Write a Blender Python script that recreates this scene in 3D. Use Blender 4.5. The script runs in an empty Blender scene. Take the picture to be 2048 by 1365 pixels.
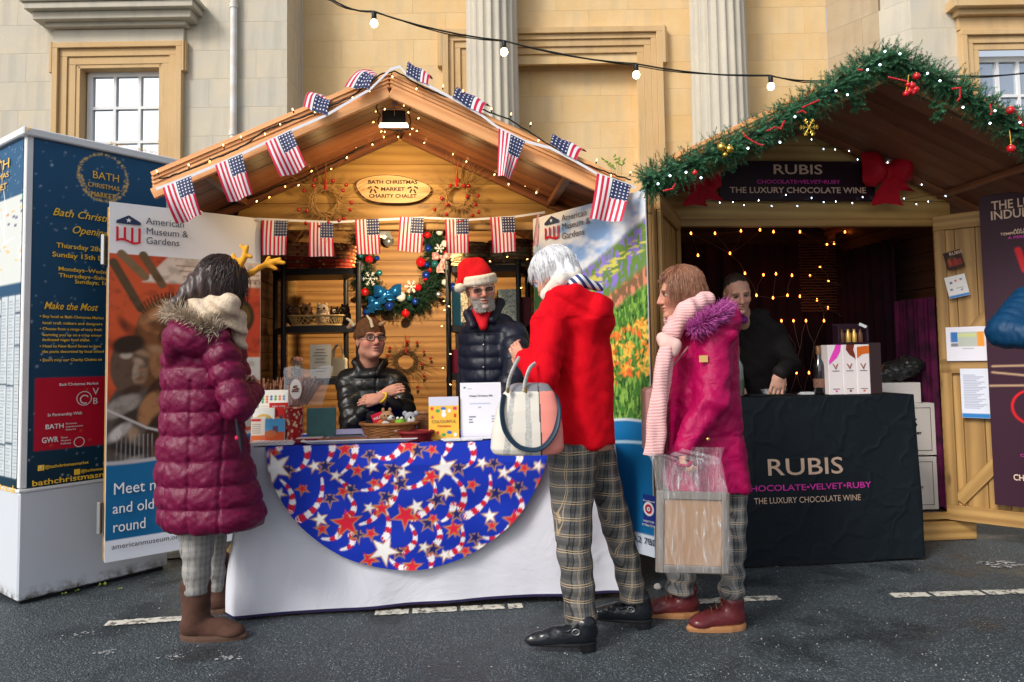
import bpy,math,random
import numpy as np
from mathutils import Vector,Matrix,Euler
#camera, world, sun, exposure
SC=bpy.context.scene
COL=SC.collection
FPX=1440.0
EYE=1.25
PITCH,ROLL=math.radians(3.2),math.radians(-0.95)
PPY=715-FPX*math.tan(PITCH)
camd=bpy.data.cameras.new('camera')
camd.sensor_width=36.0
camd.lens=36.0*FPX/2048
camd.shift_y=-(682.5-PPY)/2048
camd.clip_end=400
cam=bpy.data.objects.new('camera',camd)
COL.objects.link(cam)
RC=Matrix.Rotation(math.pi/2+PITCH,3,'X')@Matrix.Rotation(ROLL,3,'Z')
cam.matrix_world=Matrix.Translation((0,0,EYE))@RC.to_4x4()
SC.camera=cam
SC.render.resolution_x,SC.render.resolution_y=1024,682
world=bpy.data.worlds.new('World')
SC.world=world
world.use_nodes=True
nt=world.node_tree
nt.nodes.clear()
sky=nt.nodes.new('ShaderNodeTexSky')
sky.sky_type='NISHITA'
sky.sun_disc=False
SUN_EL,SUN_AZ=math.radians(38),math.radians(224)
sky.sun_elevation=SUN_EL
sky.sun_rotation=SUN_AZ
sky.dust_density=3.0
bg=nt.nodes.new('ShaderNodeBackground')
bg.inputs['Strength'].default_value=0.14
hsv=nt.nodes.new('ShaderNodeHueSaturation')
hsv.inputs['Saturation'].default_value=0.42
wo=nt.nodes.new('ShaderNodeOutputWorld')
nt.links.new(sky.outputs[0],hsv.inputs['Color'])
nt.links.new(hsv.outputs[0],bg.inputs[0])
nt.links.new(bg.outputs[0],wo.inputs[0])
sund=bpy.data.lights.new('sun','SUN')
sund.energy=1.7
sund.angle=math.radians(15)
sund.color=(1.0,0.95,0.88)
sun=bpy.data.objects.new('sun',sund)
COL.objects.link(sun)
sdir=Vector((math.sin(SUN_AZ)*math.cos(SUN_EL),math.cos(SUN_AZ)*math.cos(SUN_EL),math.sin(SUN_EL)))
sun.rotation_euler=sdir.to_track_quat('Z','Y').to_euler()
SC.view_settings.view_transform='Standard'
SC.view_settings.look='None'
SC.view_settings.gamma=1
SC.view_settings.exposure=0.36
#small helpers
def at(px,py,D):
 "world point seen at photo pixel (px,py) at world depth y = D"
 d=RC@Vector(((px-1024)/FPX,-(py-PPY)/FPX,-1))
 return Vector((0,0,EYE))+d*(D/d.y)
def wz(px,D,z):
 "world point in photo column px at depth D and height z"
 a,b=at(px,600,D),at(px,800,D)
 py=600+200*(z-a.z)/(b.z-a.z)
 p=at(px,py,D);p.z=z
 return p
def proj(p):
 v=RC.transposed()@(Vector(p)-Vector((0,0,EYE)))
 return 1024+FPX*v.x/-v.z,PPY-FPX*v.y/-v.z
R=math.radians
rnd=random.Random(7)
def setp(o,label=None,cat=None,group=None,kind=None):
 if label:o['label']=label
 if cat:o['category']=cat
 if group:o['group']=group
 if kind:o['kind']=kind
 return o
def thing(name,label,cat,loc=(0,0,0),rz=0,group=None):
 o=bpy.data.objects.new(name,None)
 o.empty_display_size=0.05
 COL.objects.link(o)
 o.location=loc
 o.rotation_euler=(0,0,rz)
 return setp(o,label,cat,group)
def link(name,me,parent=None,loc=None,M=None):
 o=bpy.data.objects.new(name,me)
 COL.objects.link(o)
 if parent is not None:o.parent=parent
 if M is not None:o.matrix_basis=M
 elif loc is not None:o.location=loc
 return o
def tocopy(root,loc=None,rz=None,label=None):
 r=root.copy();COL.objects.link(r)
 if loc is not None:r.location=loc
 if rz is not None:r.rotation_euler=(0,0,rz)
 if label:r['label']=label
 for ch in root.children:
  c=ch.copy();COL.objects.link(c);c.parent=r
  for g in ch.children:
   d=g.copy();COL.objects.link(d);d.parent=c
 return r
def meshnp(name,V,F,mats,smooth=True,col=None,fm=None,uv=None):
 "fast mesh from numpy arrays; F is (n,4) or (n,3)"
 me=bpy.data.meshes.new(name)
 V=np.asarray(V,dtype=np.float32);F=np.asarray(F,dtype=np.int32)
 n,k=F.shape
 me.vertices.add(len(V));me.vertices.foreach_set('co',V.ravel())
 me.loops.add(n*k);me.loops.foreach_set('vertex_index',F.ravel())
 me.polygons.add(n)
 me.polygons.foreach_set('loop_start',np.arange(0,n*k,k,dtype=np.int32))
 me.polygons.foreach_set('loop_total',np.full(n,k,dtype=np.int32))
 if fm is not None:me.polygons.foreach_set('material_index',np.asarray(fm,dtype=np.int32))
 me.update(calc_edges=True)
 me.polygons.foreach_set('use_smooth',np.full(n,smooth))
 if col is not None:
  a=me.color_attributes.new('Col','FLOAT_COLOR','POINT')
  c4=np.ones((len(V),4),dtype=np.float32);c4[:,:3]=np.clip(col,0,1)
  a.data.foreach_set('color',c4.ravel())
 if uv is not None:
  l=me.uv_layers.new(name='UVMap')
  l.data.foreach_set('uv',np.asarray(uv,dtype=np.float32)[F.ravel()].ravel())
 for m in(mats if isinstance(mats,(list,tuple))else[mats]):me.materials.append(m)
 me.validate()
 return me
def cr(P,n=5):
 "smooth curve through points"
 P=[Vector(p)for p in P];Q=[P[0]]+P+[P[-1]];out=[]
 for i in range(1,len(Q)-2):
  a,b,c,d=Q[i-1:i+3]
  for k in range(n):
   t=k/n;out.append(.5*((2*b)+(c-a)*t+(2*a-5*b+4*c-d)*t*t+(3*b-a-3*c+d)*t**3))
 return out+[P[-1]]
class MB:
 "collects shapes of one part"
 def __init__(s):s.v=[];s.f=[];s.m=[];s.s=[]
 def add(s,vs,fs,m=0,smooth=False):
  b=len(s.v);s.v+=[tuple(v)for v in vs]
  for f in fs:s.f.append([b+i for i in f]);s.m.append(m);s.s.append(smooth)
  return s
 def box(s,c,d,m=0,rot=None,ch=0.0):
  hx,hy,hz=d[0]/2,d[1]/2,d[2]/2
  vs,fs=cbox(hx,hy,hz,ch)
  c=Vector(c)
  if rot is not None:vs=[rot@Vector(v)for v in vs]
  return s.add([c+Vector(v)for v in vs],fs,m)
 def tube(s,pts,r,n=8,m=0,caps=True,closed=False,smooth=True,flat=1.0):
  pts=[Vector(p)for p in pts];k=len(pts)
  rs=r if isinstance(r,(list,tuple))else[r]*k
  vs=[];u=None
  for i,p in enumerate(pts):
   a=pts[(i-1)%k]if(i or closed)else pts[0];b=pts[(i+1)%k]if(i<k-1 or closed)else pts[-1]
   t=(b-a);t=t.normalized()if t.length>1e-9 else Vector((0,0,1))
   if u is None:u=t.orthogonal().normalized()
   u=(u-t*u.dot(t));u=u.normalized()if u.length>1e-6 else t.orthogonal().normalized()
   w=t.cross(u)
   for j in range(n):
    A=2*math.pi*j/n
    vs.append(p+(u*math.cos(A)+w*math.sin(A)*flat)*rs[i])
  fs=[]
  for i in range(k if closed else k-1):
   for j in range(n):
    a=i*n+j;b=i*n+(j+1)%n;c=((i+1)%k)*n+(j+1)%n;d=((i+1)%k)*n+j
    fs.append((a,b,c,d))
  s.add(vs,fs,m,smooth)
  if caps and not closed:
   s.add(vs[:n],[tuple(range(n-1,-1,-1))],m);s.add(vs[-n:],[tuple(range(n))],m)
  return s
 def ball(s,c,r,m=0,n=12,k=8,rot=None):
  rx,ry,rz=r if isinstance(r,(list,tuple))else(r,r,r)
  vs=[(0,0,rz)]
  for i in range(1,k):
   t=math.pi*i/k
   for j in range(n):
    a=2*math.pi*j/n
    vs.append((rx*math.sin(t)*math.cos(a),ry*math.sin(t)*math.sin(a),rz*math.cos(t)))
  vs.append((0,0,-rz))
  fs=[(0,1+j,1+(j+1)%n)for j in range(n)]
  for i in range(k-2):
   for j in range(n):
    a=1+i*n+j;b=1+i*n+(j+1)%n
    fs.append((a,a+n,b+n,b))
  e=len(vs)-1;q=1+(k-2)*n
  fs+=[(q+j,e,q+(j+1)%n)for j in range(n)]
  c=Vector(c)
  vs=[c+((rot@Vector(v))if rot is not None else Vector(v))for v in vs]
  return s.add(vs,fs,m,True)
 def lathe(s,prof,c=(0,0,0),n=16,m=0,smooth=True,sx=1,sy=1):
  c=Vector(c);vs=[]
  for r,z in prof:
   for j in range(n):
    a=2*math.pi*j/n
    vs.append(c+Vector((r*sx*math.cos(a),r*sy*math.sin(a),z)))
  fs=[]
  for i in range(len(prof)-1):
   for j in range(n):
    fs.append((i*n+j,i*n+(j+1)%n,(i+1)*n+(j+1)%n,(i+1)*n+j))
  s.add(vs,fs,m,smooth)
  s.add(vs[:n],[tuple(range(n-1,-1,-1))],m);s.add(vs[-n:],[tuple(range(n))],m)
  return s
 def prism(s,outline,y0,y1,m=0,smooth=False):
  "outline in x,z extruded along y"
  n=len(outline)
  vs=[(x,y0,z)for x,z in outline]+[(x,y1,z)for x,z in outline]
  fs=[tuple(range(n)),tuple(range(2*n-1,n-1,-1))]
  fs+=[(i,i+n,(i+1)%n+n,(i+1)%n)for i in range(n)]
  return s.add(vs,fs,m,smooth)
 def obj(s,name,mats,parent=None,loc=None,M=None):
  me=bpy.data.meshes.new(name)
  me.from_pydata(s.v,[],s.f)
  me.polygons.foreach_set('material_index',s.m)
  me.polygons.foreach_set('use_smooth',s.s)
  for m in(mats if isinstance(mats,(list,tuple))else[mats]):me.materials.append(m)
  me.update()
  return link(name,me,parent,loc,M)
def cbox(hx,hy,hz,ch=0.0):
 if ch<=0 or ch*2>min(hx,hy,hz)*1.9:
  vs=[(x,y,z)for x in(-hx,hx)for y in(-hy,hy)for z in(-hz,hz)]
  return vs,[(0,1,3,2),(4,6,7,5),(0,4,5,1),(2,3,7,6),(0,2,6,4),(1,5,7,3)]
 vs=[];idx={}
 for sx in(-1,1):
  for sy in(-1,1):
   for sz in(-1,1):
    for ax in range(3):
     p=[sx*(hx-ch),sy*(hy-ch),sz*(hz-ch)]
     p[ax]=(sx,sy,sz)[ax]*(hx,hy,hz)[ax]
     idx[(sx,sy,sz,ax)]=len(vs);vs.append(tuple(p))
 I=idx;fs=[]
 for s_ in(-1,1):
  fs.append([I[(s_,a,b,0)]for a,b in((-1,-1),(1,-1),(1,1),(-1,1))])
  fs.append([I[(a,s_,b,1)]for a,b in((-1,-1),(1,-1),(1,1),(-1,1))])
  fs.append([I[(a,b,s_,2)]for a,b in((-1,-1),(1,-1),(1,1),(-1,1))])
 for a in(-1,1):
  for b in(-1,1):
   fs.append([I[(-1,a,b,1)],I[(1,a,b,1)],I[(1,a,b,2)],I[(-1,a,b,2)]])
   fs.append([I[(a,-1,b,0)],I[(a,1,b,0)],I[(a,1,b,2)],I[(a,-1,b,2)]])
   fs.append([I[(a,b,-1,0)],I[(a,b,1,0)],I[(a,b,1,1)],I[(a,b,-1,1)]])
 for a in(-1,1):
  for b in(-1,1):
   for c in(-1,1):fs.append([I[(a,b,c,0)],I[(a,b,c,1)],I[(a,b,c,2)]])
 out=[]
 for f in fs:
  p=[Vector(vs[i])for i in f]
  nrm=(p[1]-p[0]).cross(p[2]-p[0]);cen=sum(p,Vector())/len(p)
  out.append(f if nrm.dot(cen)>0 else f[::-1])
 return vs,out
_bc={}
def boxmesh(L,w,h,m,ch=0.003):
 key=(round(L,3),round(w,3),round(h,3),m.name,ch)
 if key not in _bc:
  vs,fs=cbox(L/2,w/2,h/2,ch)
  me=bpy.data.meshes.new('board');me.from_pydata(vs,[],fs);me.materials.append(m)
  _bc[key]=me
 return _bc[key]
def beam(name,a,b,w,h,m,parent=None,up=(0,0,1),ch=0.003):
 "a board from a to b; w across, h along up; grain runs along its length"
 a,b,up=Vector(a),Vector(b),Vector(up)
 x=(b-a);L=x.length;x.normalize()
 y=up.cross(x).normalized();z=x.cross(y)
 M=Matrix((x,y,z)).transposed().to_4x4();M.translation=(a+b)/2
 return link(name,boxmesh(L,w,h,m,ch),parent,M=M)
def box(name,c,d,m,parent=None,rot=None,ch=0.003):
 o=link(name,boxmesh(d[0],d[1],d[2],m,ch),parent)
 M=(rot.to_4x4()if rot is not None else Matrix.Identity(4));M.translation=Vector(c)
 o.matrix_basis=M
 return o
def text(name,s,size,m,parent=None,M=None,align='CENTER',shear=0,ext=0.0006,bold=0.0,space=1.0,sx=1.0,line=1.0):
 cu=bpy.data.curves.new('t','FONT')
 cu.body=s;cu.size=size;cu.align_x=align;cu.align_y='CENTER'
 cu.shear=shear;cu.extrude=ext;cu.offset=bold;cu.space_character=space;cu.space_line=line
 cu.resolution_u=3
 t=bpy.data.objects.new('t',cu);COL.objects.link(t)
 bpy.context.view_layer.update()
 me=bpy.data.meshes.new_from_object(t.evaluated_get(bpy.context.evaluated_depsgraph_get()))
 bpy.data.objects.remove(t);bpy.data.curves.remove(cu)
 if sx!=1:
  for v in me.vertices:v.co.x*=sx
 me.materials.clear();me.materials.append(m)
 return link(name,me,parent,M=M)
def face_M(p,yaw=0,tilt=0,roll=0):
 "matrix for flat text/print: x right, y up, normal towards the viewer (-y), turned by yaw about z"
 return Matrix.Translation(p)@Matrix.Rotation(yaw,4,'Z')@Matrix.Rotation(math.pi/2-tilt,4,'X')@Matrix.Rotation(roll,4,'Z')
#noise for printed artwork and folds
def hash2(i,j,s=0):
 n=np.sin(i*127.1+j*311.7+s*74.7)*43758.5453
 return n-np.floor(n)
def vnoise(x,y,s=0):
 i,j=np.floor(x),np.floor(y);fx,fy=x-i,y-j
 fx=fx*fx*(3-2*fx);fy=fy*fy*(3-2*fy)
 a,b,c,d=hash2(i,j,s),hash2(i+1,j,s),hash2(i,j+1,s),hash2(i+1,j+1,s)
 return(a*(1-fx)+b*fx)*(1-fy)+(c*(1-fx)+d*fx)*fy
def fbm(x,y,s=0,o=4):
 r=0;a=.5
 for k in range(o):r=r+a*vnoise(x,y,s+k);x=x*2;y=y*2;a*=.5
 return r
def sm(e0,e1,x):
 t=np.clip((x-e0)/(e1-e0),0,1);return t*t*(3-2*t)
class Print:
 "a flat print computed on a grid of w x h metres; origin bottom-left"
 def __init__(s,w,h,res,base):
  nx,ny=max(2,int(w/res)),max(2,int(h/res))
  s.nx,s.ny,s.w,s.h=nx,ny,w,h
  s.x,s.y=np.meshgrid(np.linspace(0,w,nx+1),np.linspace(0,h,ny+1),indexing='ij')
  s.c=np.ones((nx+1,ny+1,3))*np.array(base);s.aa=res*.7
 def mix(s,mask,col):
  mask=np.clip(mask,0,1)[...,None]
  s.c=s.c*(1-mask)+np.asarray(col)*mask;return s
 def rect(s,x0,y0,x1,y1,col,soft=None):
  a=soft or s.aa
  m=sm(-a,a,s.x-x0)*sm(-a,a,x1-s.x)*sm(-a,a,s.y-y0)*sm(-a,a,y1-s.y)
  return s.mix(m,col)
 def ell(s,cx,cy,rx,ry,col,soft=None,rot=0,al=1):
  a=soft or s.aa;c,q=math.cos(rot),math.sin(rot)
  dx,dy=s.x-cx,s.y-cy;X=dx*c+dy*q;Y=-dx*q+dy*c
  d=(np.sqrt((X/rx)**2+(Y/ry)**2)-1)*min(rx,ry)
  return s.mix(al*sm(a,-a,d),col)
 def ring(s,cx,cy,r,wd,col,al=1):
  d=np.abs(np.hypot(s.x-cx,s.y-cy)-r)
  return s.mix(al*sm(wd/2+s.aa,wd/2-s.aa,d),col)
 def star(s,cx,cy,r,col,rot=0,edge=None):
  a=np.arctan2(s.y-cy,s.x-cx)-rot;rr=np.hypot(s.x-cx,s.y-cy)
  k=2*np.pi/5;a=np.abs((a+k/2)%k-k/2)
  ri=r*.4;tx,ty=ri*math.cos(k/2)-r,ri*math.sin(k/2);L=math.hypot(tx,ty)
  X,Y=rr*np.cos(a)-r,rr*np.sin(a)
  d=(X*-ty+Y*tx)/L*-1
  if edge is not None:s.mix(sm(s.aa,-s.aa,d-.0045)*(s.y<cy+r*.6),edge)
  return s.mix(sm(s.aa,-s.aa,d),col)
 def stripe_line(s,pts,wd,col):
  for(x0,y0),(x1,y1)in zip(pts,pts[1:]):
   dx,dy=x1-x0,y1-y0;L2=dx*dx+dy*dy
   t=np.clip(((s.x-x0)*dx+(s.y-y0)*dy)/L2,0,1)
   d=np.hypot(s.x-x0-t*dx,s.y-y0-t*dy)
   s.mix(sm(wd/2+s.aa,wd/2-s.aa,d),col)
  return s
 def ribbon(s,cx,cy,r,a0,a1,wd,c1,c2,n=7):
  dx,dy=s.x-cx,s.y-cy;a=np.arctan2(dy,dx);am=(a0+a1)/2
  da=(a-am+np.pi)%(2*np.pi)-np.pi;half=abs(a1-a0)/2
  t=(da+half)/(2*half)
  w_=wd*(.35+.65*np.clip(t,0,1))
  rr=np.hypot(dx,dy)
  m=sm(s.aa,-s.aa,np.abs(rr-r)-w_/2)*sm(-.02,.0,t)*sm(1.02,1.,t)
  b=(np.floor(t*n+.12*np.sin((rr-r)/wd*14))%2)[...,None]
  mm=np.clip(m,0,1)[...,None]
  s.c=s.c*(1-mm)+(np.array(c1)*(1-b)+np.array(c2)*b)*mm
  return s
 def obj(s,name,m,parent=None,M=None,pos=None,smooth=True):
  nx,ny=s.nx,s.ny
  if pos is None:V=np.stack([s.x-s.w/2,s.y-s.h/2,np.zeros_like(s.x)],-1).reshape(-1,3)
  else:V=pos(s.x,s.y).reshape(-1,3)
  I=np.arange((nx+1)*(ny+1)).reshape(nx+1,ny+1)
  F=np.stack([I[:-1,:-1],I[1:,:-1],I[1:,1:],I[:-1,1:]],-1).reshape(-1,4)
  me=meshnp(name,V,F,m,smooth,col=s.c.reshape(-1,3))
  return link(name,me,parent,M=M)
#materials
MATS={}
def lin(c):
 "sRGB 0-255 to linear"
 return tuple(((x/255)/12.92)if x/255<=.04045 else(((x/255)+.055)/1.055)**2.4 for x in c)
class NG:
 def __init__(s,name):
  s.m=bpy.data.materials.new(name);s.m.use_nodes=True
  s.t=s.m.node_tree;s.b=s.t.nodes['Principled BSDF'];s.out=s.t.nodes['Material Output']
 def n(s,typ,**kw):
  x=s.t.nodes.new(typ)
  for k,v in kw.items():
   if hasattr(x,k):setattr(x,k,v)
  return x
 def l(s,a,b):s.t.links.new(a,b)
 def val(s,node_in,v):
  if isinstance(v,bpy.types.NodeSocket):s.l(v,node_in)
  elif v is not None:node_in.default_value=v
 def math(s,op,a,b=None,c=None,clamp=False):
  x=s.n('ShaderNodeMath',operation=op);x.use_clamp=clamp
  s.val(x.inputs[0],a);s.val(x.inputs[1],b)
  if c is not None:s.val(x.inputs[2],c)
  return x.outputs[0]
 def mix(s,f,a,b,mode='MIX'):
  x=s.n('ShaderNodeMix');x.data_type='RGBA';x.blend_type=mode
  s.val(x.inputs[0],f)
  for i,v in((6,a),(7,b)):
   if isinstance(v,(tuple,list)):v=tuple(v)[:3]+(1,)
   s.val(x.inputs[i],v)
  return x.outputs[2]
 def coord(s,kind='Object',scale=None,rand=False):
  o=s.n('ShaderNodeTexCoord').outputs[kind]
  if rand:
   r=s.n('ShaderNodeObjectInfo').outputs['Random']
   q=s.n('ShaderNodeVectorMath',operation='MULTIPLY_ADD')
   cb=s.n('ShaderNodeCombineXYZ')
   for i in range(3):s.l(s.math('MULTIPLY',r,37.0+11*i),cb.inputs[i])
   ad=s.n('ShaderNodeVectorMath',operation='ADD');s.l(o,ad.inputs[0]);s.l(cb.outputs[0],ad.inputs[1]);o=ad.outputs[0]
  if scale is not None:
   mp=s.n('ShaderNodeMapping');mp.inputs['Scale'].default_value=scale if isinstance(scale,(tuple,list))else(scale,)*3
   s.l(o,mp.inputs['Vector']);o=mp.outputs[0]
  return o
 def noise(s,vec,scale=5,detail=4,rough=.5,dist=0):
  x=s.n('ShaderNodeTexNoise');s.l(vec,x.inputs['Vector'])
  x.inputs['Scale'].default_value=scale;x.inputs['Detail'].default_value=detail
  x.inputs['Roughness'].default_value=rough;x.inputs['Distortion'].default_value=dist
  return x.outputs[0]
 def ramp(s,f,stops):
  x=s.n('ShaderNodeValToRGB');e=x.color_ramp.elements
  while len(e)<len(stops):e.new(.5)
  for i,(p,c)in enumerate(stops):
   e[i].position=p;e[i].color=(c if isinstance(c,(tuple,list))else(c,c,c))[:3]+(1,)if isinstance(c,(tuple,list))else(c,c,c,1)
  s.l(f,x.inputs[0]);return x.outputs[0]
 def bump(s,h,strength=.3,dist=.01,prev=None):
  x=s.n('ShaderNodeBump');x.inputs['Strength'].default_value=strength;x.inputs['Distance'].default_value=dist
  s.l(h,x.inputs['Height'])
  if prev is not None:s.l(prev,x.inputs['Normal'])
  s.l(x.outputs[0],s.b.inputs['Normal']);return x.outputs[0]
def mat(name,c,rough=.6,metal=0,c2=None,vs=8,bs=0,bd=.004,bscale=60,spec=.25,sheen=0,emit=0,coat=0,rand=False,trans=0,ior=1.45,alpha=1,det=4):
 if name in MATS:return MATS[name]
 g=NG(name);b=g.b
 b.inputs['Roughness'].default_value=rough;b.inputs['Metallic'].default_value=metal
 b.inputs['Specular IOR Level'].default_value=spec
 b.inputs['Base Color'].default_value=tuple(c)+(1,)
 v=g.coord(rand=rand)
 if c2 is not None:
  f=g.ramp(g.noise(v,vs,det),[(.3,0.0),(.7,1.0)])
  g.l(g.mix(f,c,c2),b.inputs['Base Color'])
 if bs:g.bump(g.noise(v,bscale,5,.6),bs,bd)
 if sheen:b.inputs['Sheen Weight'].default_value=sheen;b.inputs['Sheen Roughness'].default_value=.5
 if coat:b.inputs['Coat Weight'].default_value=coat;b.inputs['Coat Roughness'].default_value=.12
 if emit:b.inputs['Emission Color'].default_value=tuple(c)+(1,);b.inputs['Emission Strength'].default_value=emit
 if trans:b.inputs['Transmission Weight'].default_value=trans;b.inputs['IOR'].default_value=ior
 if alpha<1:b.inputs['Alpha'].default_value=alpha
 MATS[name]=g.m;return g.m
def wood(name,c1,c2,ring=9,knots=True,rough=.55,dark=.35,bs=.25):
 g=NG(name)
 v=g.coord(rand=True,scale=(1.1,14,14))
 n1=g.noise(v,1.6,6,.62,.4)
 wv=g.n('ShaderNodeTexWave',wave_type='BANDS',bands_direction='Z');wv.inputs['Scale'].default_value=.35
 wv.inputs['Distortion'].default_value=9;wv.inputs['Detail'].default_value=3;wv.inputs['Detail Scale'].default_value=.6
 g.l(v,wv.inputs['Vector'])
 f=g.math('ADD',g.math('MULTIPLY',n1,.62),g.math('MULTIPLY',wv.outputs['Fac'],.38))
 colr=g.ramp(f,[(.28,c2),(.5,tuple((a+b)/2 for a,b in zip(c1,c2))),(.72,c1)])
 r=g.n('ShaderNodeObjectInfo').outputs['Random']
 colr=g.mix(g.math('MULTIPLY',r,dark),colr,tuple(x*.55 for x in c2))
 if knots:
  kv=g.coord(rand=True,scale=(1.7,5.5,5.5))
  vo=g.n('ShaderNodeTexVoronoi');vo.inputs['Scale'].default_value=1.3;g.l(kv,vo.inputs['Vector'])
  k=g.ramp(vo.outputs['Distance'],[(.05,1.0),(.13,0.0)])
  colr=g.mix(g.math('MULTIPLY',k,.75),colr,tuple(x*.25 for x in c2))
 big=g.noise(g.coord(rand=True),2.2,3)
 colr=g.mix(g.ramp(big,[(.35,0.0),(.75,.35)]),colr,tuple(x*.6 for x in c2))
 g.l(colr,g.b.inputs['Base Color'])
 g.b.inputs['Roughness'].default_value=rough
 g.bump(f,bs,.003)
 MATS[name]=g.m;return g.m
def printmat(name,rough=.5,spec=.22,bs=0,fold=0,bscale=200):
 g=NG(name)
 a=g.n('ShaderNodeVertexColor');a.layer_name='Col'
 g.l(a.outputs[0],g.b.inputs['Base Color'])
 g.b.inputs['Roughness'].default_value=rough;g.b.inputs['Specular IOR Level'].default_value=spec
 if bs:g.bump(g.noise(g.coord(),bscale,4),bs,.002)
 MATS[name]=g.m;return g.m
#shared materials
W_WARM=wood('chalet_boards_warm',(.62,.33,.10),(.34,.15,.035))
W_ROOF=wood('roof_boards_brown',(.30,.105,.04),(.13,.04,.016),rough=.5)
W_FASC=wood('fascia_boards_orange',(.98,.50,.20),(.80,.34,.12),knots=False,dark=.1)
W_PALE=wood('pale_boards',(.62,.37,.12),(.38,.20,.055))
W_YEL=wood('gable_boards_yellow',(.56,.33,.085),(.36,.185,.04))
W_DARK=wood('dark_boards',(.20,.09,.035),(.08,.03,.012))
W_ROOF2=wood('roof_boards_red_brown',(.46,.19,.09),(.24,.09,.04),rough=.6)
W_YEL2=wood('gable_boards_pale',(.80,.52,.18),(.58,.34,.10))
W_DIMMED=wood('dimmed_boards',(.045,.02,.012),(.02,.008,.006))  # near-black boards, the dim stall interior is put into the colour
BLACK=mat('black_plastic',(.012,.012,.014),.45)
BLKCAB=mat('black_cable',(.01,.013,.012),.5)
WHITE=mat('white_paint',(.78,.79,.80),.35,c2=(.70,.71,.72),vs=5)
STEEL=mat('steel',(.42,.43,.44),.35,metal=.9)
GOLD=mat('gold_metal',(.75,.5,.15),.3,metal=1)
PRINT=printmat('printed_panel')
BULBW=mat('warm_lamp',(1.0,.56,.16),emit=7)
BULBC=mat('cool_lamp',(.70,.88,1.0),emit=7)
BULBO=mat('amber_lamp',(1.0,.22,.03),emit=9)
CLEAR=mat('clear_film',(.8,.84,.9),.08,alpha=.14,spec=.6)
#road
g=NG('wet_asphalt')
v=g.coord()
vo=g.n('ShaderNodeTexVoronoi');vo.inputs['Scale'].default_value=120;g.l(v,vo.inputs['Vector'])
cellr=g.n('ShaderNodeSeparateColor');g.l(vo.outputs['Color'],cellr.inputs[0])
n1=g.noise(v,1.1,5,.6);n2=g.noise(v,45,4,.6)
chips=g.math('MULTIPLY',g.ramp(cellr.outputs[0],[(.52,0.0),(.95,1.0)]),g.ramp(vo.outputs['Distance'],[(.25,1.0),(.5,0.0)]))
base=g.mix(g.ramp(n1,[(.3,0.0),(.7,1.0)]),(.034,.047,.055),(.060,.076,.086))
base=g.mix(g.ramp(n2,[(.35,0.0),(.7,.7)]),base,(.024,.032,.038))
base=g.mix(g.math('MULTIPLY',chips,.8),base,(.27,.32,.34))
n3=g.noise(v,2.3,4,.55)
damp=g.ramp(n3,[(.50,0.0),(.62,1.0)])
base=g.mix(g.math('MULTIPLY',damp,.5),base,(.018,.02,.022))
g.l(base,g.b.inputs['Base Color'])
g.l(g.ramp(damp,[(0,.62),(1,.27)]),g.b.inputs['Roughness'])
h=g.math('ADD',g.math('MULTIPLY',vo.outputs['Distance'],-1.0),g.math('MULTIPLY',n2,.8))
g.bump(h,.75,.006)
ASPH=g.m
mb=MB();mb.add([(-60,-40,0),(60,-40,0),(60,60,0),(-60,60,0)],[(0,1,2,3)])
setp(mb.obj('road',ASPH),'wet dark grey asphalt street in front of the market stalls',kind='structure')
g=NG('worn_road_paint');v=g.coord()
f=g.ramp(g.noise(v,26,5,.7),[(.40,0.0),(.50,1.0)])
g.l(g.mix(f,(.10,.10,.09),(.62,.60,.52)),g.b.inputs['Base Color']);g.b.inputs['Roughness'].default_value=.7
g.bump(f,.4,.003)
RPAINT=g.m
rr=random.Random(3)
for i,(xa,ya,xb,yb)in enumerate([(212,1247,372,1236),(750,1226,1045,1211),(1395,1203,1558,1195),(1783,1191,2110,1181)]):
 A,B=at(xa,ya,3.6),at(xb,yb,3.6)
 def gp(px,py):
  d=RC@Vector(((px-1024)/FPX,-(py-PPY)/FPX,-1));t=-(EYE-.004)/d.z
  return Vector((d.x*t,d.y*t,.004))
 A,B=gp(xa,ya),gp(xb,yb);n=40;vs=[];fs=[]
 dirv=(B-A).normalized();nv=Vector((-dirv.y,dirv.x,0))
 for k in range(n+1):
  p=A.lerp(B,k/n);w=.034
  j1,j2=rr.uniform(-.006,.006),rr.uniform(-.006,.006)
  vs+=[p-nv*(w+j1),p+nv*(w+j2)]
 for k in range(n):
  if i in(1,3)and k%13==9:continue
  fs.append((2*k,2*k+2,2*k+3,2*k+1))
 m_=MB();m_.add(vs,fs)
 setp(m_.obj('road_marking',RPAINT),'worn white painted dash on the asphalt',kind='structure')
#stone building behind
def stone(name,c1,c2,stain=(.30,.27,.22),k=.35):
 g=NG(name);v=g.coord(rand=True)
 a=g.noise(v,1.6,6,.6);b=g.noise(v,60,4,.6)
 c=g.mix(g.ramp(a,[(.3,0.0),(.72,1.0)]),c1,c2)
 vv=g.coord(scale=(5,5,.7))
 s_=g.ramp(g.noise(vv,1.0,5,.65),[(.5,0.0),(.75,k)])
 c=g.mix(s_,c,stain)
 c=g.mix(g.ramp(b,[(.4,0.0),(.8,.18)]),c,tuple(x*.6 for x in c1))
 r=g.n('ShaderNodeObjectInfo').outputs['Random']
 c=g.mix(g.math('MULTIPLY',r,.05),c,tuple(x*.72 for x in c2))
 g.l(c,g.b.inputs['Base Color']);g.b.inputs['Roughness'].default_value=.85
 g.bump(g.math('ADD',g.math('MULTIPLY',b,.5),a),.35,.006)
 return g.m
ST_YEL=stone('ochre_limestone',(.70,.46,.20),(.76,.56,.31),(.52,.42,.28),.5)
ST_YEL2=stone('ochre_carved_stone',(.58,.37,.16),(.64,.45,.24),(.34,.24,.14),.5)
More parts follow.
